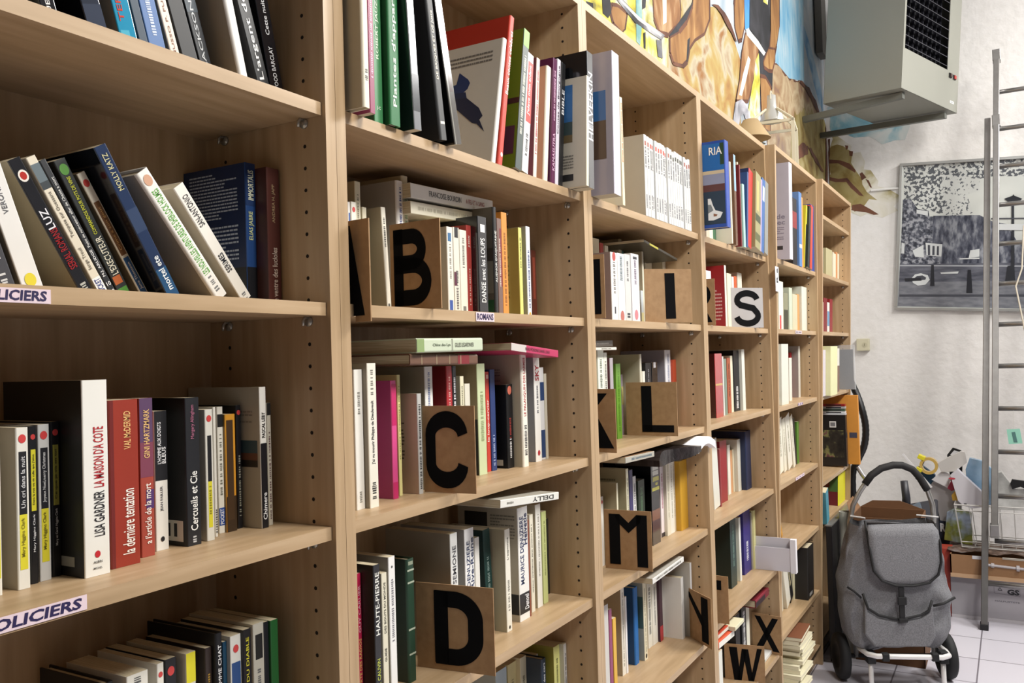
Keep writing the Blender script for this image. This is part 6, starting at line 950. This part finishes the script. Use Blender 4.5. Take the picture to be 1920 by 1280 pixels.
# ------------------------------------------------------------------ framed print on the back wall
root = empty('framed_print', (XW-.003, -.2198, 2.7691), 'large black and white canal print in silver frame, hanging crooked', 'picture', rot=(R_(3.9), 0, 0))
al = mat('#b9bab8', .3, .7)
PW, PH = 1.40, .991
for a, b in (((-.03, -PW, -.018), (0, 0, 0)), ((-.03, -PW, -PH), (0, 0, -PH+.018)), ((-.03, -.018, -PH+.018), (0, 0, -.018)), ((-.03, -PW, -PH+.018), (0, -PW+.018, -.018))):
    m = MB(); m.box(a, b, al); m.build('frame_bar', root, bevel=.002)
def pr(stops, sc_, ns, interp='LINEAR', d=8): return ramp_mat('print_tone', stops, sc_, ns, d, .25, interp=interp)
PM = {'sky': pr([(.3, '#b4b8b4'), (.7, '#d4d6d0')], (1, 1, 1), 1), 'leaf': pr([(.48, '#c4c6c2'), (.50, '#54575c')], (1, 1, 1), 55, 'CONSTANT', 4), 'leaf2': pr([(.56, '#c8cac6'), (.58, '#64676c')], (1, 1, 1), 55, 'CONSTANT', 4),
      'house': pr([(.36, '#2f323c'), (.5, '#5a5d68'), (.60, '#9a9ca2')], (1, 1, 1), 48), 'trees': pr([(.36, '#343744'), (.5, '#595c68'), (.64, '#8c8f96')], (1, 1, .4), 34),
      'water': pr([(.3, '#43454f'), (.7, '#6c6e78')], (1, 1, 4), 9), 'street': pr([(.3, '#62646c'), (.7, '#82848a')], (1, 1, 3), 12), 'dark': mat('#26282e', .3), 'mid': mat('#44464e', .3), 'pale': mat('#c9cccc', .3), 'light': mat('#a8abb0', .3)}
m = MB()
m.box((-.012, -PW+.016, -PH+.016), (-.010, -.016, -.016), PM['sky'])
for i, (k, pts) in enumerate(PRINT):
    x = -.0122-.00015*i
    m.face([(x, p[0], p[1]) for p in pts], PM[k])
m.build('canal_photograph', root)

# ------------------------------------------------------------------ switch box
root = empty('switch_box', (XW, .055, 1.55), 'beige square switch box on the white wall', 'switch')
m = MB(); m.box((-.045, -.041, -.042), (0, .041, .042), mat('#c9c3a8', .5)); m.build('casing', root, bevel=.004)
m = MB(); m.tube([(-.045, -.012, .0), (-.0475, -.012, .0)], .016, mat('#bcb69c', .5), 16); m.box((-.05, -.014, -.008), (-.047, -.010, .008), mat('#8c886c', .5)); m.build('button', root)

# ------------------------------------------------------------------ ladder
alu = mat('#9c9a98', .32, .85, noise=.18, scale=25); dkp = mat('#1c1c1e', .6)
F = Vector((5.291, -.655, 0)); D = Vector((.2439, -.0342, 1.))
root = empty('extension_ladder', F, 'aluminium extension ladder leaning on the back wall', 'ladder')
def rail(s0, s1, off, name='rail'):
    m = MB(); a = D*s0+off; b = D*s1+off; w = Vector((0, .0165, 0)); t = Vector((.03, 0, 0))
    m.hexa([a-w-t, a+w-t, a+w+t, a-w+t, b-w-t, b+w-t, b+w+t, b-w+t], alu); return m.build(name, root, bevel=.003)
rail(.015, 2.90, Vector((0, 0, 0))); rail(.015, 2.90, Vector((0, -.42, 0)))
fo = Vector((-.066, -.047, 0)); rail(.485, 3.30, fo); rail(.485, 3.30, fo+Vector((0, -.32, 0)))
for k in range(13):
    s = .2321+.2344*(12-k)
    base = k == 12
    a = D*s+(Vector((0, 0, 0)) if base else fo)
    e = Vector((0, -.42 if base else -.32, 0))
    m = MB(); m.tube([a, a+e], .0135, alu, 12); m.build('rung', root, smooth=True)
for s, off in ((.0, Vector((0, 0, 0))), (.0, Vector((0, -.42, 0)))):
    m = MB(); m.box((off.x-.034, off.y-.02, 0), (off.x+.034, off.y+.02, .03), dkp); m.build('rubber_foot', root)
for s, off in ((.52, fo), (2.86, fo), (3.28, fo)):
    m = MB(); p = D*s+off; m.box((p.x-.036, p.y-.022, p.z-.035), (p.x+.036, p.y+.022, p.z+.035), alu); m.build('guide_clamp', root, bevel=.003)
m = MB(); p = [D*2.2+fo+Vector((-.04, -.14, 0)), D*1.95+fo+Vector((-.05, -.13, 0)), D*1.85+fo+Vector((-.05, -.10, 0)), D*1.5+fo+Vector((-.05, -.16, 0)), D*1.15+fo+Vector((-.05, -.21, 0))]
m.tube(p, .0045, mat('#b8b0a0', .8), 6); m.build('cord', root)
tg = D*1.02+F+fo+Vector((-.03, -.085, 0))
m = MB(); m.slab([(tg.x, tg.y+.028, tg.z+.04), (tg.x, tg.y-.035, tg.z+.045), (tg.x, tg.y-.045, tg.z-.035), (tg.x, tg.y+.02, tg.z-.04)], (1, 0, 0), .001, mat('#8fc9b4', .5))
m.slab([(tg.x-.001, tg.y+.005, tg.z+.025), (tg.x-.001, tg.y-.012, tg.z+.027), (tg.x-.001, tg.y-.022, tg.z-.03), (tg.x-.001, tg.y-.004, tg.z-.03)], (1, 0, 0), .0005, mat('#4c7470', .5))
m.tube([(tg.x, tg.y-.005, tg.z+.04), (tg.x-.004, tg.y-.008, D.z*1.165)], .0008, mat('#c9c9c0', .5), 5)
tag(m.build('mint_tag'), 'mint green paper tag hanging from a ladder rung', 'tag')

# ------------------------------------------------------------------ shopping trolley
fab = ramp_mat('grey_melange_fabric', [(.35, '#68686b'), (.65, '#808084')], (1, 1, 1), 240, 3, .9, bump=.25)
pip = mat('#141416', .7)
root = empty('shopping_trolley', (4.23, -.375, 0), 'grey fabric shopping trolley with black curved handle', 'trolley', rot=(0, 0, math.atan2(-.902, .431)))
m = MB(); lv = [(.165, -.19, .150, .00, .15), (.19, -.225, .185, -.03, .17), (.25, -.25, .207, -.05, .18), (.31, -.260, .215, -.055, .18), (.40, -.262, .218, -.055, .175), (.47, -.262, .214, -.045, .17), (.52, -.255, .205, -.035, .16), (.60, -.240, .190, -.03, .15), (.68, -.225, .170, -.025, .14), (.735, -.205, .155, -.02, .13)]
n = 48; rng = random.Random(3); rings = []
for z, a, b, f, k in lv:
    o = len(m.v); cx, cy, rx, ry = (a+b)/2, (f+k)/2, (b-a)/2, (k-f)/2
    for i in range(n):
        t = 2*math.pi*i/n; c, s = math.cos(t), math.sin(t)
        x = cx+rx*(abs(c)**.45)*(1 if c > 0 else -1); y = cy+ry*(abs(s)**.6)*(1 if s > 0 else -1)
        fold = .010*math.sin(5*t+z*23)+.008*math.sin(9*t-z*31)+.006*math.sin(13*t+z*60)
        m.v.append((x*(1+fold), y+fold*.9*(1 if s < 0 else -1), z+.006*math.sin(3*t)))
    rings.append(o)
for o, q in zip(rings, rings[1:]):
    for k in range(n):
        l = (k+1) % n; m.f.append((o+k, o+l, q+l, q+k)); m.mi.append(m.mid(fab))
m.f.append(tuple(rings[0]+k for k in reversed(range(n)))); m.mi.append(m.mid(fab))
bag = m.build('bag', root, smooth=True)
md = bag.modifiers.new('sub', 'SUBSURF'); md.levels = 3; md.render_levels = 3
tx = bpy.data.textures.new('cloth_folds', 'CLOUDS'); tx.noise_scale = .11; tx.noise_depth = 1
md = bag.modifiers.new('folds', 'DISPLACE'); md.texture = tx; md.strength = .034; md.mid_level = .62
# flap
fl = [(-.165, .757), (.136, .741), (.141, .66), (.140, .58), (.125, .525), (.085, .490), (.02, .477), (-.06, .480), (-.115, .500), (-.150, .545), (-.160, .62)]
def ff(p): return (p[0], -.062-.018*math.sin(max(0, min(1, (.76-p[1])/.3))*math.pi*.6)+(0 if p[1] < .73 else .03), p[1])
m = MB(); nx, nz = 10, 10; pts = {}
def inside_x(z):
    L = [p for p in fl]; xs = []
    for (x0, z0), (x1, z1) in zip(L, L[1:]+L[:1]):
        if (z0-z)*(z1-z) < 0: xs.append(x0+(x1-x0)*(z-z0)/(z1-z0))
    return (min(xs), max(xs)) if len(xs) > 1 else (-.02, .02)
rows = []
for j in range(nz+1):
    z = .7415-(.7415-.479)*j/nz; a, b = inside_x(z); rows.append([ff((a+(b-a)*i/nx, z)) for i in range(nx+1)])
for ra, rb in zip(rows, rows[1:]):
    for i in range(nx): m.face([rb[i], rb[i+1], ra[i+1], ra[i]], fab)
m.face([ff((-.165, .757)), rows[0][0], rows[0][-1]], fab)
flp = m.build('flap', root, smooth=True); md = flp.modifiers.new('t', 'SOLIDIFY'); md.thickness = .006
def pp(L, y, r, nm='piping'):
    m = MB(); m.tube([(a, y(a, b) if callable(y) else y, b) for a, b in L], r, pip, 8); return m.build(nm, root, smooth=True)
pp([fl[1], (.141, .66), (.140, .58), (.125, .525), (.085, .490), (.02, .477), (-.06, .480), (-.115, .500), (-.150, .545), (-.160, .62), (-.165, .757)], lambda a, b: ff((a, b))[1]-.002, .0055)
pp([(-.195, .44), (-.175, .375), (-.13, .345), (-.04, .325), (.05, .345), (.085, .365), (.10, .41)], -.066, .006)
pp([(.105, .385), (.15, .395), (.205, .415)], lambda a, b: -.064+max(0, a-.15)*.35, .006)
pp([(-.252, .462), (-.225, .445), (-.20, .42)], lambda a, b: -.058+max(0, -.2-a)*.5, .005)
m = MB(); m.box((-.045, -.082, .325), (-.022, -.072, .47), pip); m.box((-.052, -.088, .395), (-.015, -.078, .43), pip); m.box((-.05, -.086, .318), (-.012, -.074, .335), pip); m.build('buckle_strap', root, bevel=.002)
# pocket body
m = MB(); m.slab([(-.188, -.040, .43), (-.175, -.040, .36), (-.13, -.040, .332), (-.04, -.040, .313), (.05, -.040, .332), (.085, -.040, .352), (.10, -.040, .40), (.112, -.040, .25), (.085, -.040, .205), (-.15, -.040, .205), (-.192, -.040, .26)][::-1], (0, -1, 0), .028, fab)
m.build('front_pocket', root, bevel=.012)
# tube frame
tb = mat('#b4b2ae', .3, .8)
hp = [(-.178, .12, .10), (-.184, .12, .45), (-.186, .12, .72), (-.168, .12, .80), (-.135, .12, .862), (-.112, .12, .895), (-.08, .12, .937), (-.035, .12, .968), (.02, .12, .982), (.06, .12, .980), (.105, .12, .960), (.135, .12, .925), (.155, .12, .888), (.168, .12, .865), (.188, .12, .80), (.192, .12, .74), (.186, .12, .66), (.175, .12, .40), (.170, .12, .10)]
m = MB(); m.tube(hp, .0115, tb, 12); m.build('tube_frame', root, smooth=True)
m = MB(); m.tube(hp[5:14], .0165, mat('#1b191a', .75), 14); m.build('handle_grip', root, smooth=True)
for a, b in ((-.186, -.135), (.11, .19)):
    m = MB(); m.tube([(a, .105, .752), (b, .0 if False else .06, .750)], .004, mat('#e4e4e4', .3, .3), 8); m.build('top_rod', root)
wh = mat('#e6e4e2', .3, .2)
m = MB(); m.tube([(-.18, .11, .165), (-.188, .03, .168), (-.180, -.05, .170), (-.150, -.085, .172), (.13, -.085, .166), (.165, -.06, .165), (.175, .0, .165), (.172, .11, .165)], .0115, wh, 10); m.build('base_bar', root, smooth=True)
for x in (-.162, .150):
    m = MB(); m.tube([(x, -.03, .165), (x, -.035, .04), (x+.012, -.04, .012), (x+.03, -.045, .0115)], .0105, wh, 10); m.build('stand_leg', root, smooth=True)
    m = MB(); m.box((x-.018, -.055, .125), (x+.018, -.01, .178), pip); m.build('joint', root, bevel=.004)
for x in (-.115, .095):
    m = MB(); m.box((x-.015, -.1, .152), (x+.015, -.07, .186), pip); m.build('clamp', root, bevel=.004)
m = MB(); m.tube([(-.24, .12, .105), (.22, .12, .105)], .010, pip, 8); m.build('axle', root)
for x in (-.247, .222):
    m = MB(); rr = .105
    prof = [(0, -.012), (.05, -.014), (.055, -.020), (.082, -.024), (.1, -.018), (rr, -.006), (rr, .006), (.1, .018), (.082, .024), (.055, .020), (.05, .014), (0, .012)]
    nn = 32; rings = []
    for r, z in prof:
        o = len(m.v); m.v += [(x+z, .12+r*math.cos(2*math.pi*k/nn), rr+r*math.sin(2*math.pi*k/nn)) for k in range(nn)]; rings.append(o)
    for o, q in zip(rings, rings[1:]):
        for k in range(nn):
            l = (k+1) % nn; m.f.append((o+k, o+l, q+l, q+k)); m.mi.append(m.mid(pip))
    m.build('wheel', root, smooth=True)

# ------------------------------------------------------------------ clutter behind the trolley
cb = mat('#6a482c', .85, noise=.1); cb2 = mat('#846040', .8, noise=.1)
root = empty('cardboard_box', (4.52, -.43, 0), 'tall open brown cardboard box behind the trolley', 'box')
m = MB(); t = .004
for a, b in (((0, 0, .012), (t, .31, .70)), ((.3-t, 0, .012), (.3, .31, .70)), ((0, 0, .012), (.3, t, .70)), ((0, .31-t, .012), (.3, .31, .70)), ((0, 0, 0), (.3, .31, .012))): m.box(a, b, cb)
m.build('box_body', root)
m = MB(); m.slab([(.3, .0, .70), (.3, .31, .70), (.305, .25, .735), (.305, .12, .74)], (1, 0, 0), .003, cb); m.build('flap', root)
m = MB(); m.slab([(0, .31, .70), (.3, .31, .70), (.25, .335, .76), (.10, .34, .75)], (0, 1, 0), .003, cb2); m.build('flap', root)
root = empty('paper_roll', (4.62, -.075, 0), 'upright roll of off-white paper beside the black panel', 'roll')
m = MB(); m.tube([(0, 0, 0), (0, 0, .705)], .028, mat('#cfcdc0', .7), 20); m.build('roll_body', root, smooth=False)
m = MB(); m.tube([(0, 0, .7051), (0, 0, .7055)], .022, mat('#8c8a80', .8), 16); m.build('roll_end', root)
root = empty('black_case', (4.42, -.045, 0), 'flat black case standing against the last bookcase', 'case')
m = MB(); m.box((0, 0, .02), (.68, .028, .662), mat('#17161a', .4, noise=.25, scale=5)); m.build('case_body', root, bevel=.003)
m = MB(); m.box((.0, 0, .662), (.68, .028, .668), mat('#8c8a86', .35, .5)); m.box((.02, -.002, 0), (.06, .03, .02), pip); m.box((.6, -.002, 0), (.64, .03, .02), pip); m.build('trim_edge', root)
# vacuum cleaner: body low down, hose on the side of the bookcase
root = empty('vacuum_cleaner', (5.72, .02, 0), 'vacuum cleaner with black hose hanging beside the last bookcase', 'vacuum cleaner')
bk = mat('#151517', .4)
m = MB(); m.lathe((0, 0, 0), [(.0, 0), (.13, 0), (.14, .04), (.14, .26), (.11, .32), (0, .34)], mat('#3a3c44', .35), 24); m.build('canister', root, smooth=True)
def rel(L, o): return [(a-o[0], b-o[1], c-o[2]) for a, b, c in L]
hs = [(5.33, -.005, 1.36), (5.32, -.045, 1.27), (5.30, -.078, 1.17), (5.30, -.093, 1.07), (5.30, -.082, .97), (5.30, -.045, .885), (5.31, -.012, .80), (5.33, -.01, .62), (5.55, .0, .42), (5.72, .02, .32)]
from_pts = rel(hs, (5.72, .02, 0)); fine = []
for i in range(len(from_pts)-1):
    p0 = Vector(from_pts[max(i-1, 0)]); p1 = Vector(from_pts[i]); p2 = Vector(from_pts[i+1]); p3 = Vector(from_pts[min(i+2, len(from_pts)-1)])
    for j in range(8):
        u = j/8; fine.append(.5*((2*p1)+(-p0+p2)*u+(2*p0-5*p1+4*p2-p3)*u*u+(-p0+3*p1-3*p2+p3)*u**3))
m = MB(); m.tube(fine, .019, bk, 12, radii=[.019+.0015*(i % 2) for i in range(len(fine))]); m.build('hose', root, smooth=True)
m = MB(); m.tube(rel([(5.31, -.028, .86), (5.28, -.07, .80), (5.26, -.10, .765)], (5.72, .02, 0)), .012, mat('#b8b8bc', .2, .9), 10); m.build('metal_wand', root)
root = empty('vacuum_nozzle', (5.30, -.29, .55), 'dark upright vacuum nozzle above the brown box', 'nozzle', rot=(0, 0, 0))
m = MB(); m.tube([(0, 0, .07), (0, -.003, .13), (0, .006, .225)], .021, mat('#2c2c32', .45), 16, radii=[.024, .022, .0195]); m.build('neck', root, smooth=True)
m = MB(); m.hexa([(-.06, -.13, 0), (.06, -.13, 0), (.06, .07, 0), (-.06, .07, 0), (-.03, -.05, .075), (.03, -.05, .075), (.03, .04, .08), (-.03, .04, .08)], bk); m.build('foot_plate', root, bevel=.008)
m = MB(); m.box((-.036, -.012, .05), (-.03, .004, .09), mat('#c9c9cc', .2, .8)); m.build('metal_clip', root)
root = empty('dark_bag', (5.2, -.44, 0), 'dark grey bag with blue-grey strap behind the trolley', 'bag')
m = MB(); m.hexa([(0, 0, 0), (.28, 0, 0), (.28, .24, 0), (0, .24, 0), (0, .0, .565), (.28, .0, .66), (.28, .24, .60), (0, .24, .549)], mat('#2c2c33', .7, noise=.2)); m.build('bag_body', root, bevel=.012)
m = MB(); m.slab([(-.012, .02, .50), (-.012, .07, .50), (-.006, .14, .64), (-.006, .07, .68)], (1, 0, 0), .005, mat('#7c8894', .4)); m.build('strap', root)
for nm, z0, cc, lab in (('carton', 0, '#a9a5ac', 'long grey-white printed carton on the floor behind ladder'),):
    root = empty('printed_carton', (5.45, -1.35, 0), lab, 'box')
    m = MB(); m.box((0, 0, 0), (.45, .86, .238), mat('#a8a4a9', .6, noise=.04)); m.build('carton_body', root, bevel=.003)
    m = MB(); m.box((-.004, 0, 0), (0, .86, .018), mat('#c4c0c4', .6)); m.build('lower_edge', root)
    m = MB(); dk2 = mat('#2a2a30', .6); yy = lambda y: y+1.35
    put_text(m, 'GS', dk2, lambda p, v: (-.001, yy(-.766-.058*p), .155+.03*v), .05)
    put_text(m, 'HALPUSTETE', mat('#77747c', .6), lambda p, v: (-.001, yy(-.706-.118*p), .112+.008*v), .02)
    tri = [(-.722, .175), (-.742, .175), (-.732, .190)]
    for a, b in zip(tri, tri[1:]+tri[:1]): m.tube([(-.001, yy(a[0]), a[1]), (-.001, yy(b[0]), b[1])], .0012, dk2, 5)
    fr_ = [(-.704, .158), (-.704, .196), (-.826, .188), (-.826, .150)]
    for a, b in zip(fr_, fr_[1:]+fr_[:1]): m.tube([(-.001, yy(a[0]), a[1]), (-.001, yy(b[0]), b[1])], .0006, mat('#77747c', .6), 4)
    m.build('printing', root)
root = empty('cardboard_tray', (5.40, -1.35, .2385), 'flat brown cardboard tray on the printed carton', 'box')
m = MB(); cbx = mat('#9a7350', .8, noise=.08)
m.box((0, 0, 0), (.36, .855, .006), cbx); m.box((0, 0, 0), (.006, .855, .125), cbx); m.box((.354, 0, 0), (.36, .855, .125), cbx); m.box((0, .849, 0), (.36, .855, .125), cbx); m.box((0, 0, 0), (.36, .006, .125), cbx)
m.build('tray_body', root)
m = MB(); m.box((-.002, 0, 0), (0, .855, .022), mat('#c9a480', .7)); m.box((-.002, .70, .108), (0, .745, .126), mat('#dcdce0', .3)); m.box((-.003, .0, .118), (.01, .60, .127), mat('#b4aca0', .7)); m.build('pale_edges', root)
m = MB(); gm = mat('#b8b2b4', .5)
m.tube([(-.003, .675, .082), (-.003, .50, .075)], .007, gm, 8); m.tube([(-.003, .655, .082), (-.003, .64, .081)], .013, gm, 8); m.tube([(-.003, .535, .076), (-.003, .52, .076)], .016, gm, 8); m.build('handle_print', root)
# wire baskets
wire = mat('#cfcdc8', .35, .2)
def basket(x, y0, y1, z0, z1, d, label, flare=.03):
    root = empty('wire_basket', (x, y0, z0), label, 'basket', 'white wire baskets')
    L = y1-y0; H = z1-z0
    m = MB()
    for zz, r in ((H, .0045), (H-.032, .003), (.03, .003), (.0, .0035)):
        f = flare*(1-zz/H)
        m.tube([(f, f, zz), (f, L-f, zz), (d-f, L-f, zz), (d-f, f, zz), (f, f, zz)], r, wire, 6)
    m.build('rim_wires', root)
    m = MB(); k = 9
    for i in range(k+1):
        y = L*i/k; yb = flare+(L-2*flare)*i/k
        m.tube([(0, y, H), (flare, yb, 0), (d-flare, yb, 0), (d, y, H)], .0022, wire, 5)
    for i in range(1, 4):
        xx = d*i/4; m.tube([(xx, 0, H), (xx, flare, 0), (xx, L-flare, 0), (xx, L, H)], .0022, wire, 5)
    m.build('side_wires', root)
basket(5.495, -1.18, -.52, .384, .555+.07, .26, 'white wire basket full of stationery, left of the ladder')
root = empty('brown_cloth', (5.42, -1.2, .3645), 'crumpled brown and grey cloth lying in the cardboard tray', 'cloth')
m = MB(); clm = ramp_mat('brown_cloth', [(.35, '#3a2c26'), (.5, '#6a5446'), (.7, '#8a8280')], (1, 1, 1), 20, 4, .9, bump=.6)
n1, n2 = 20, 8
g = [[(.02+.30*j/n2, .02+.70*i/n1+.0*j, -.0+.016*(1+math.sin(i*1.3+j*.9))*.5-.0) for j in range(n2+1)] for i in range(n1+1)]
for i in range(n1):
    for j in range(n2): m.face([g[i][j], g[i][j+1], g[i+1][j+1], g[i+1][j]], clm)
o = m.build('cloth_folds', root, smooth=True); md = o.modifiers.new('t', 'SOLIDIFY'); md.thickness = .004
def prism(name, x, pts, th, m_, label, cat, lean=0., group=None):
    """upright sheet or box: (y, z) outline given at plane x, thickness th away from the viewer"""
    c = (sum(p[0] for p in pts)/len(pts), min(p[1] for p in pts))
    m = MB(); m.slab([(lean*(p[1]-c[1]), p[0]-c[0], p[1]-c[1]) for p in pts], (1, 0, 0), th, m_)
    o = m.build(name, bevel=.0015 if th > .01 else 0); o.location = (x, c[0], c[1]); tag(o, label, cat, group); return o
prism('blue_plastic_bag', 5.70, [(-.585, .60), (-.575, .80), (-.598, .868), (-.66, .852), (-.72, .80), (-.72, .60)], .05, ramp_mat('light_blue_film', [(.3, '#7fa4c4'), (.7, '#a9c4dc')], (1, 1, 1), 12, 4, .25, bump=.5), 'light blue plastic bag behind the ladder rail', 'bag')
prism('white_box', 5.60, [(-.500, .775), (-.538, .812), (-.655, .69), (-.66, .60), (-.60, .59), (-.560, .605), (-.535, .63)], .06, mat('#d6d3da', .5), 'white angular packaging with red oval mark in the basket', 'box')
m = MB()
m.face([(5.598, -.508+.018*math.cos(R_(a)), .758+.006*math.sin(R_(a))) for a in range(0, 360, 30)], mat('#c43c4c', .5)); m.face([(5.598, -.565, .618), (5.598, -.579, .618), (5.598, -.579, .606), (5.598, -.565, .606)], mat('#3a3a40', .5))
o = m.build('red_mark'); w_ = bpy.data.objects['white_box']; o.parent = w_; o.location = (-w_.location.x, -w_.location.y, -w_.location.z)
prism('white_sheet', 5.68, [(-.395, .735), (-.455, .79), (-.505, .765), (-.48, .69)], .004, mat('#d9d7d8', .6), 'white paper sheet slanting out of the basket', 'paper')
prism('red_packet', 5.665, [(-.478, .69), (-.503, .745), (-.53, .69), (-.50, .675)], .01, mat('#a4304a', .5, noise=.3, scale=60), 'small red patterned packet between the white papers', 'packet')
prism('grey_folder', 5.72, [(-.375, .68), (-.40, .72), (-.55, .67), (-.54, .42), (-.44, .42), (-.42, .55)], .012, mat('#a8a3a4', .6), 'grey cardboard folder left of the wire basket', 'folder')
prism('white_plastic_tray', 5.66, [(-.432, .835), (-.450, .785), (-.520, .790), (-.585, .845), (-.577, .905), (-.560, .912), (-.48, .868)], .03, mat('#c9c6c2', .45), 'long whitish plastic tray lying on top of the heap', 'tray')
prism('black_frame_card', 5.78, [(-.476, .873), (-.508, .918), (-.56, .900), (-.545, .60), (-.50, .60)], .006, mat('#1a1a1c', .5), 'white card with black border peeking behind the tray', 'card')
m = MB(); m.slab([(-.002, .010, .012), (-.002, -.012, .040), (-.002, -.05, .030), (-.002, -.03, .0)], (1, 0, 0), .001, mat('#dcdce0', .5)); o = m.build('card_face'); o.parent = bpy.data.objects['black_frame_card']; o.location = (-.002, .015, .262)
root = empty('tape_dispenser', (5.68, -.375, .80), 'yellow tape dispenser with ochre roll on the heap', 'tape dispenser', rot=(R_(25), 0, 0))
m = MB(); prof = [(-.028, -.022), (.0, -.022)]
o = len(m.v); nn = 28
for r, x in ((.050, -.022), (.050, .022), (.034, .022), (.034, -.022)):
    m.v += [(x, r*math.cos(2*math.pi*k/nn), r*math.sin(2*math.pi*k/nn)+.02) for k in range(nn)]
for q in range(4):
    for k in range(nn):
        l = (k+1) % nn; a = o+q*nn; b = o+((q+1) % 4)*nn; m.f.append((a+k, a+l, b+l, b+k)); m.mi.append(m.mid(mat('#c9a85c', .3, coat=.3)))
m.build('tape_roll', root)
m = MB(); yl = mat('#dcd02c', .4); m.box((-.026, .035, .035), (.026, .075, .06), yl); m.box((-.026, .02, -.035), (.026, .055, -.012), yl); m.build('holder_cheek', root, bevel=.003)
m = MB(); m.box((-.02, .03, -.02), (.02, .045, .04), bk); m.build('brake', root)
prism('blue_box', 5.74, [(-.30, .73), (-.335, .815), (-.41, .755), (-.41, .70), (-.37, .66)], .04, mat('#1f4460', .5), 'dark blue box left of the tape dispenser', 'box')
prism('yellow_holder', 5.63, [(-.500, .655), (-.520, .680), (-.535, .665), (-.545, .628), (-.505, .625)], .03, mat('#cfa23c', .45), 'small ochre plastic holder on the basket rim', 'holder')
prism('green_bag', 5.60, [(-.455, .40), (-.475, .56), (-.52, .585), (-.60, .56), (-.60, .38)], .05, ramp_mat('printed_bag', [(.35, '#8c98a8'), (.5, '#6a7030'), (.65, '#8a8c3a')], (1, 1, 1), 9, 3, .5, bump=.3), 'green and blue-grey printed bag in the heap', 'bag')
prism('navy_sign', 5.66, [(-.415, .40), (-.43, .50), (-.475, .495), (-.47, .39)], .008, mat('#1c2434', .5), 'navy printed bag with a white letter R', 'bag')
m = MB(); put_text(m, 'R', mat('#dcdce0', .5), lambda p, v: (-.001, .015-.03*p, .045+.05*v), .05); o = m.build('letter'); o.parent = bpy.data.objects['navy_sign']
prism('clear_plastic_bag', 5.56, [(-.70, .60), (-.72, .80), (-.76, .81), (-.82, .72), (-.98, .72), (-.98, .60)], .08, ramp_mat('milky_film', [(.3, '#a8a8a4'), (.7, '#cfcfcc')], (1, 1, 1), 14, 4, .2, bump=.8), 'milky plastic bag behind the ladder rungs', 'bag')
prism('black_strap', 5.54, [(-.80, .75), (-.81, .775), (-.90, .765), (-.90, .71), (-.85, .735), (-.81, .72)], .02, bk, 'black strap on the milky plastic bag', 'strap')
m = MB(); m.slab([(0, 0, 0), (0, -.142, -.195), (0, -.156, -.185), (0, -.008, .006)], (1, 0, 0), .006, mat('#e6e4e6', .4)); o = m.build('white_strip'); o.location = (5.6, -.248, .888); tag(o, 'white plastic strip slanting behind the trolley handle', 'strip')
prism('red_tin', 5.46, [(-.43, .0), (-.43, .38), (-.50, .38), (-.50, .0)], .12, mat('#a83c2c', .5), 'red box standing between trolley and cardboard tray', 'box')
prism('black_portfolio', 5.80, [(-.41, .02), (-.40, .60), (-.43, .62), (-.55, .50), (-.60, .02)], .03, mat('#1c1c22', .5), 'black portfolio standing behind the grey folder', 'portfolio')
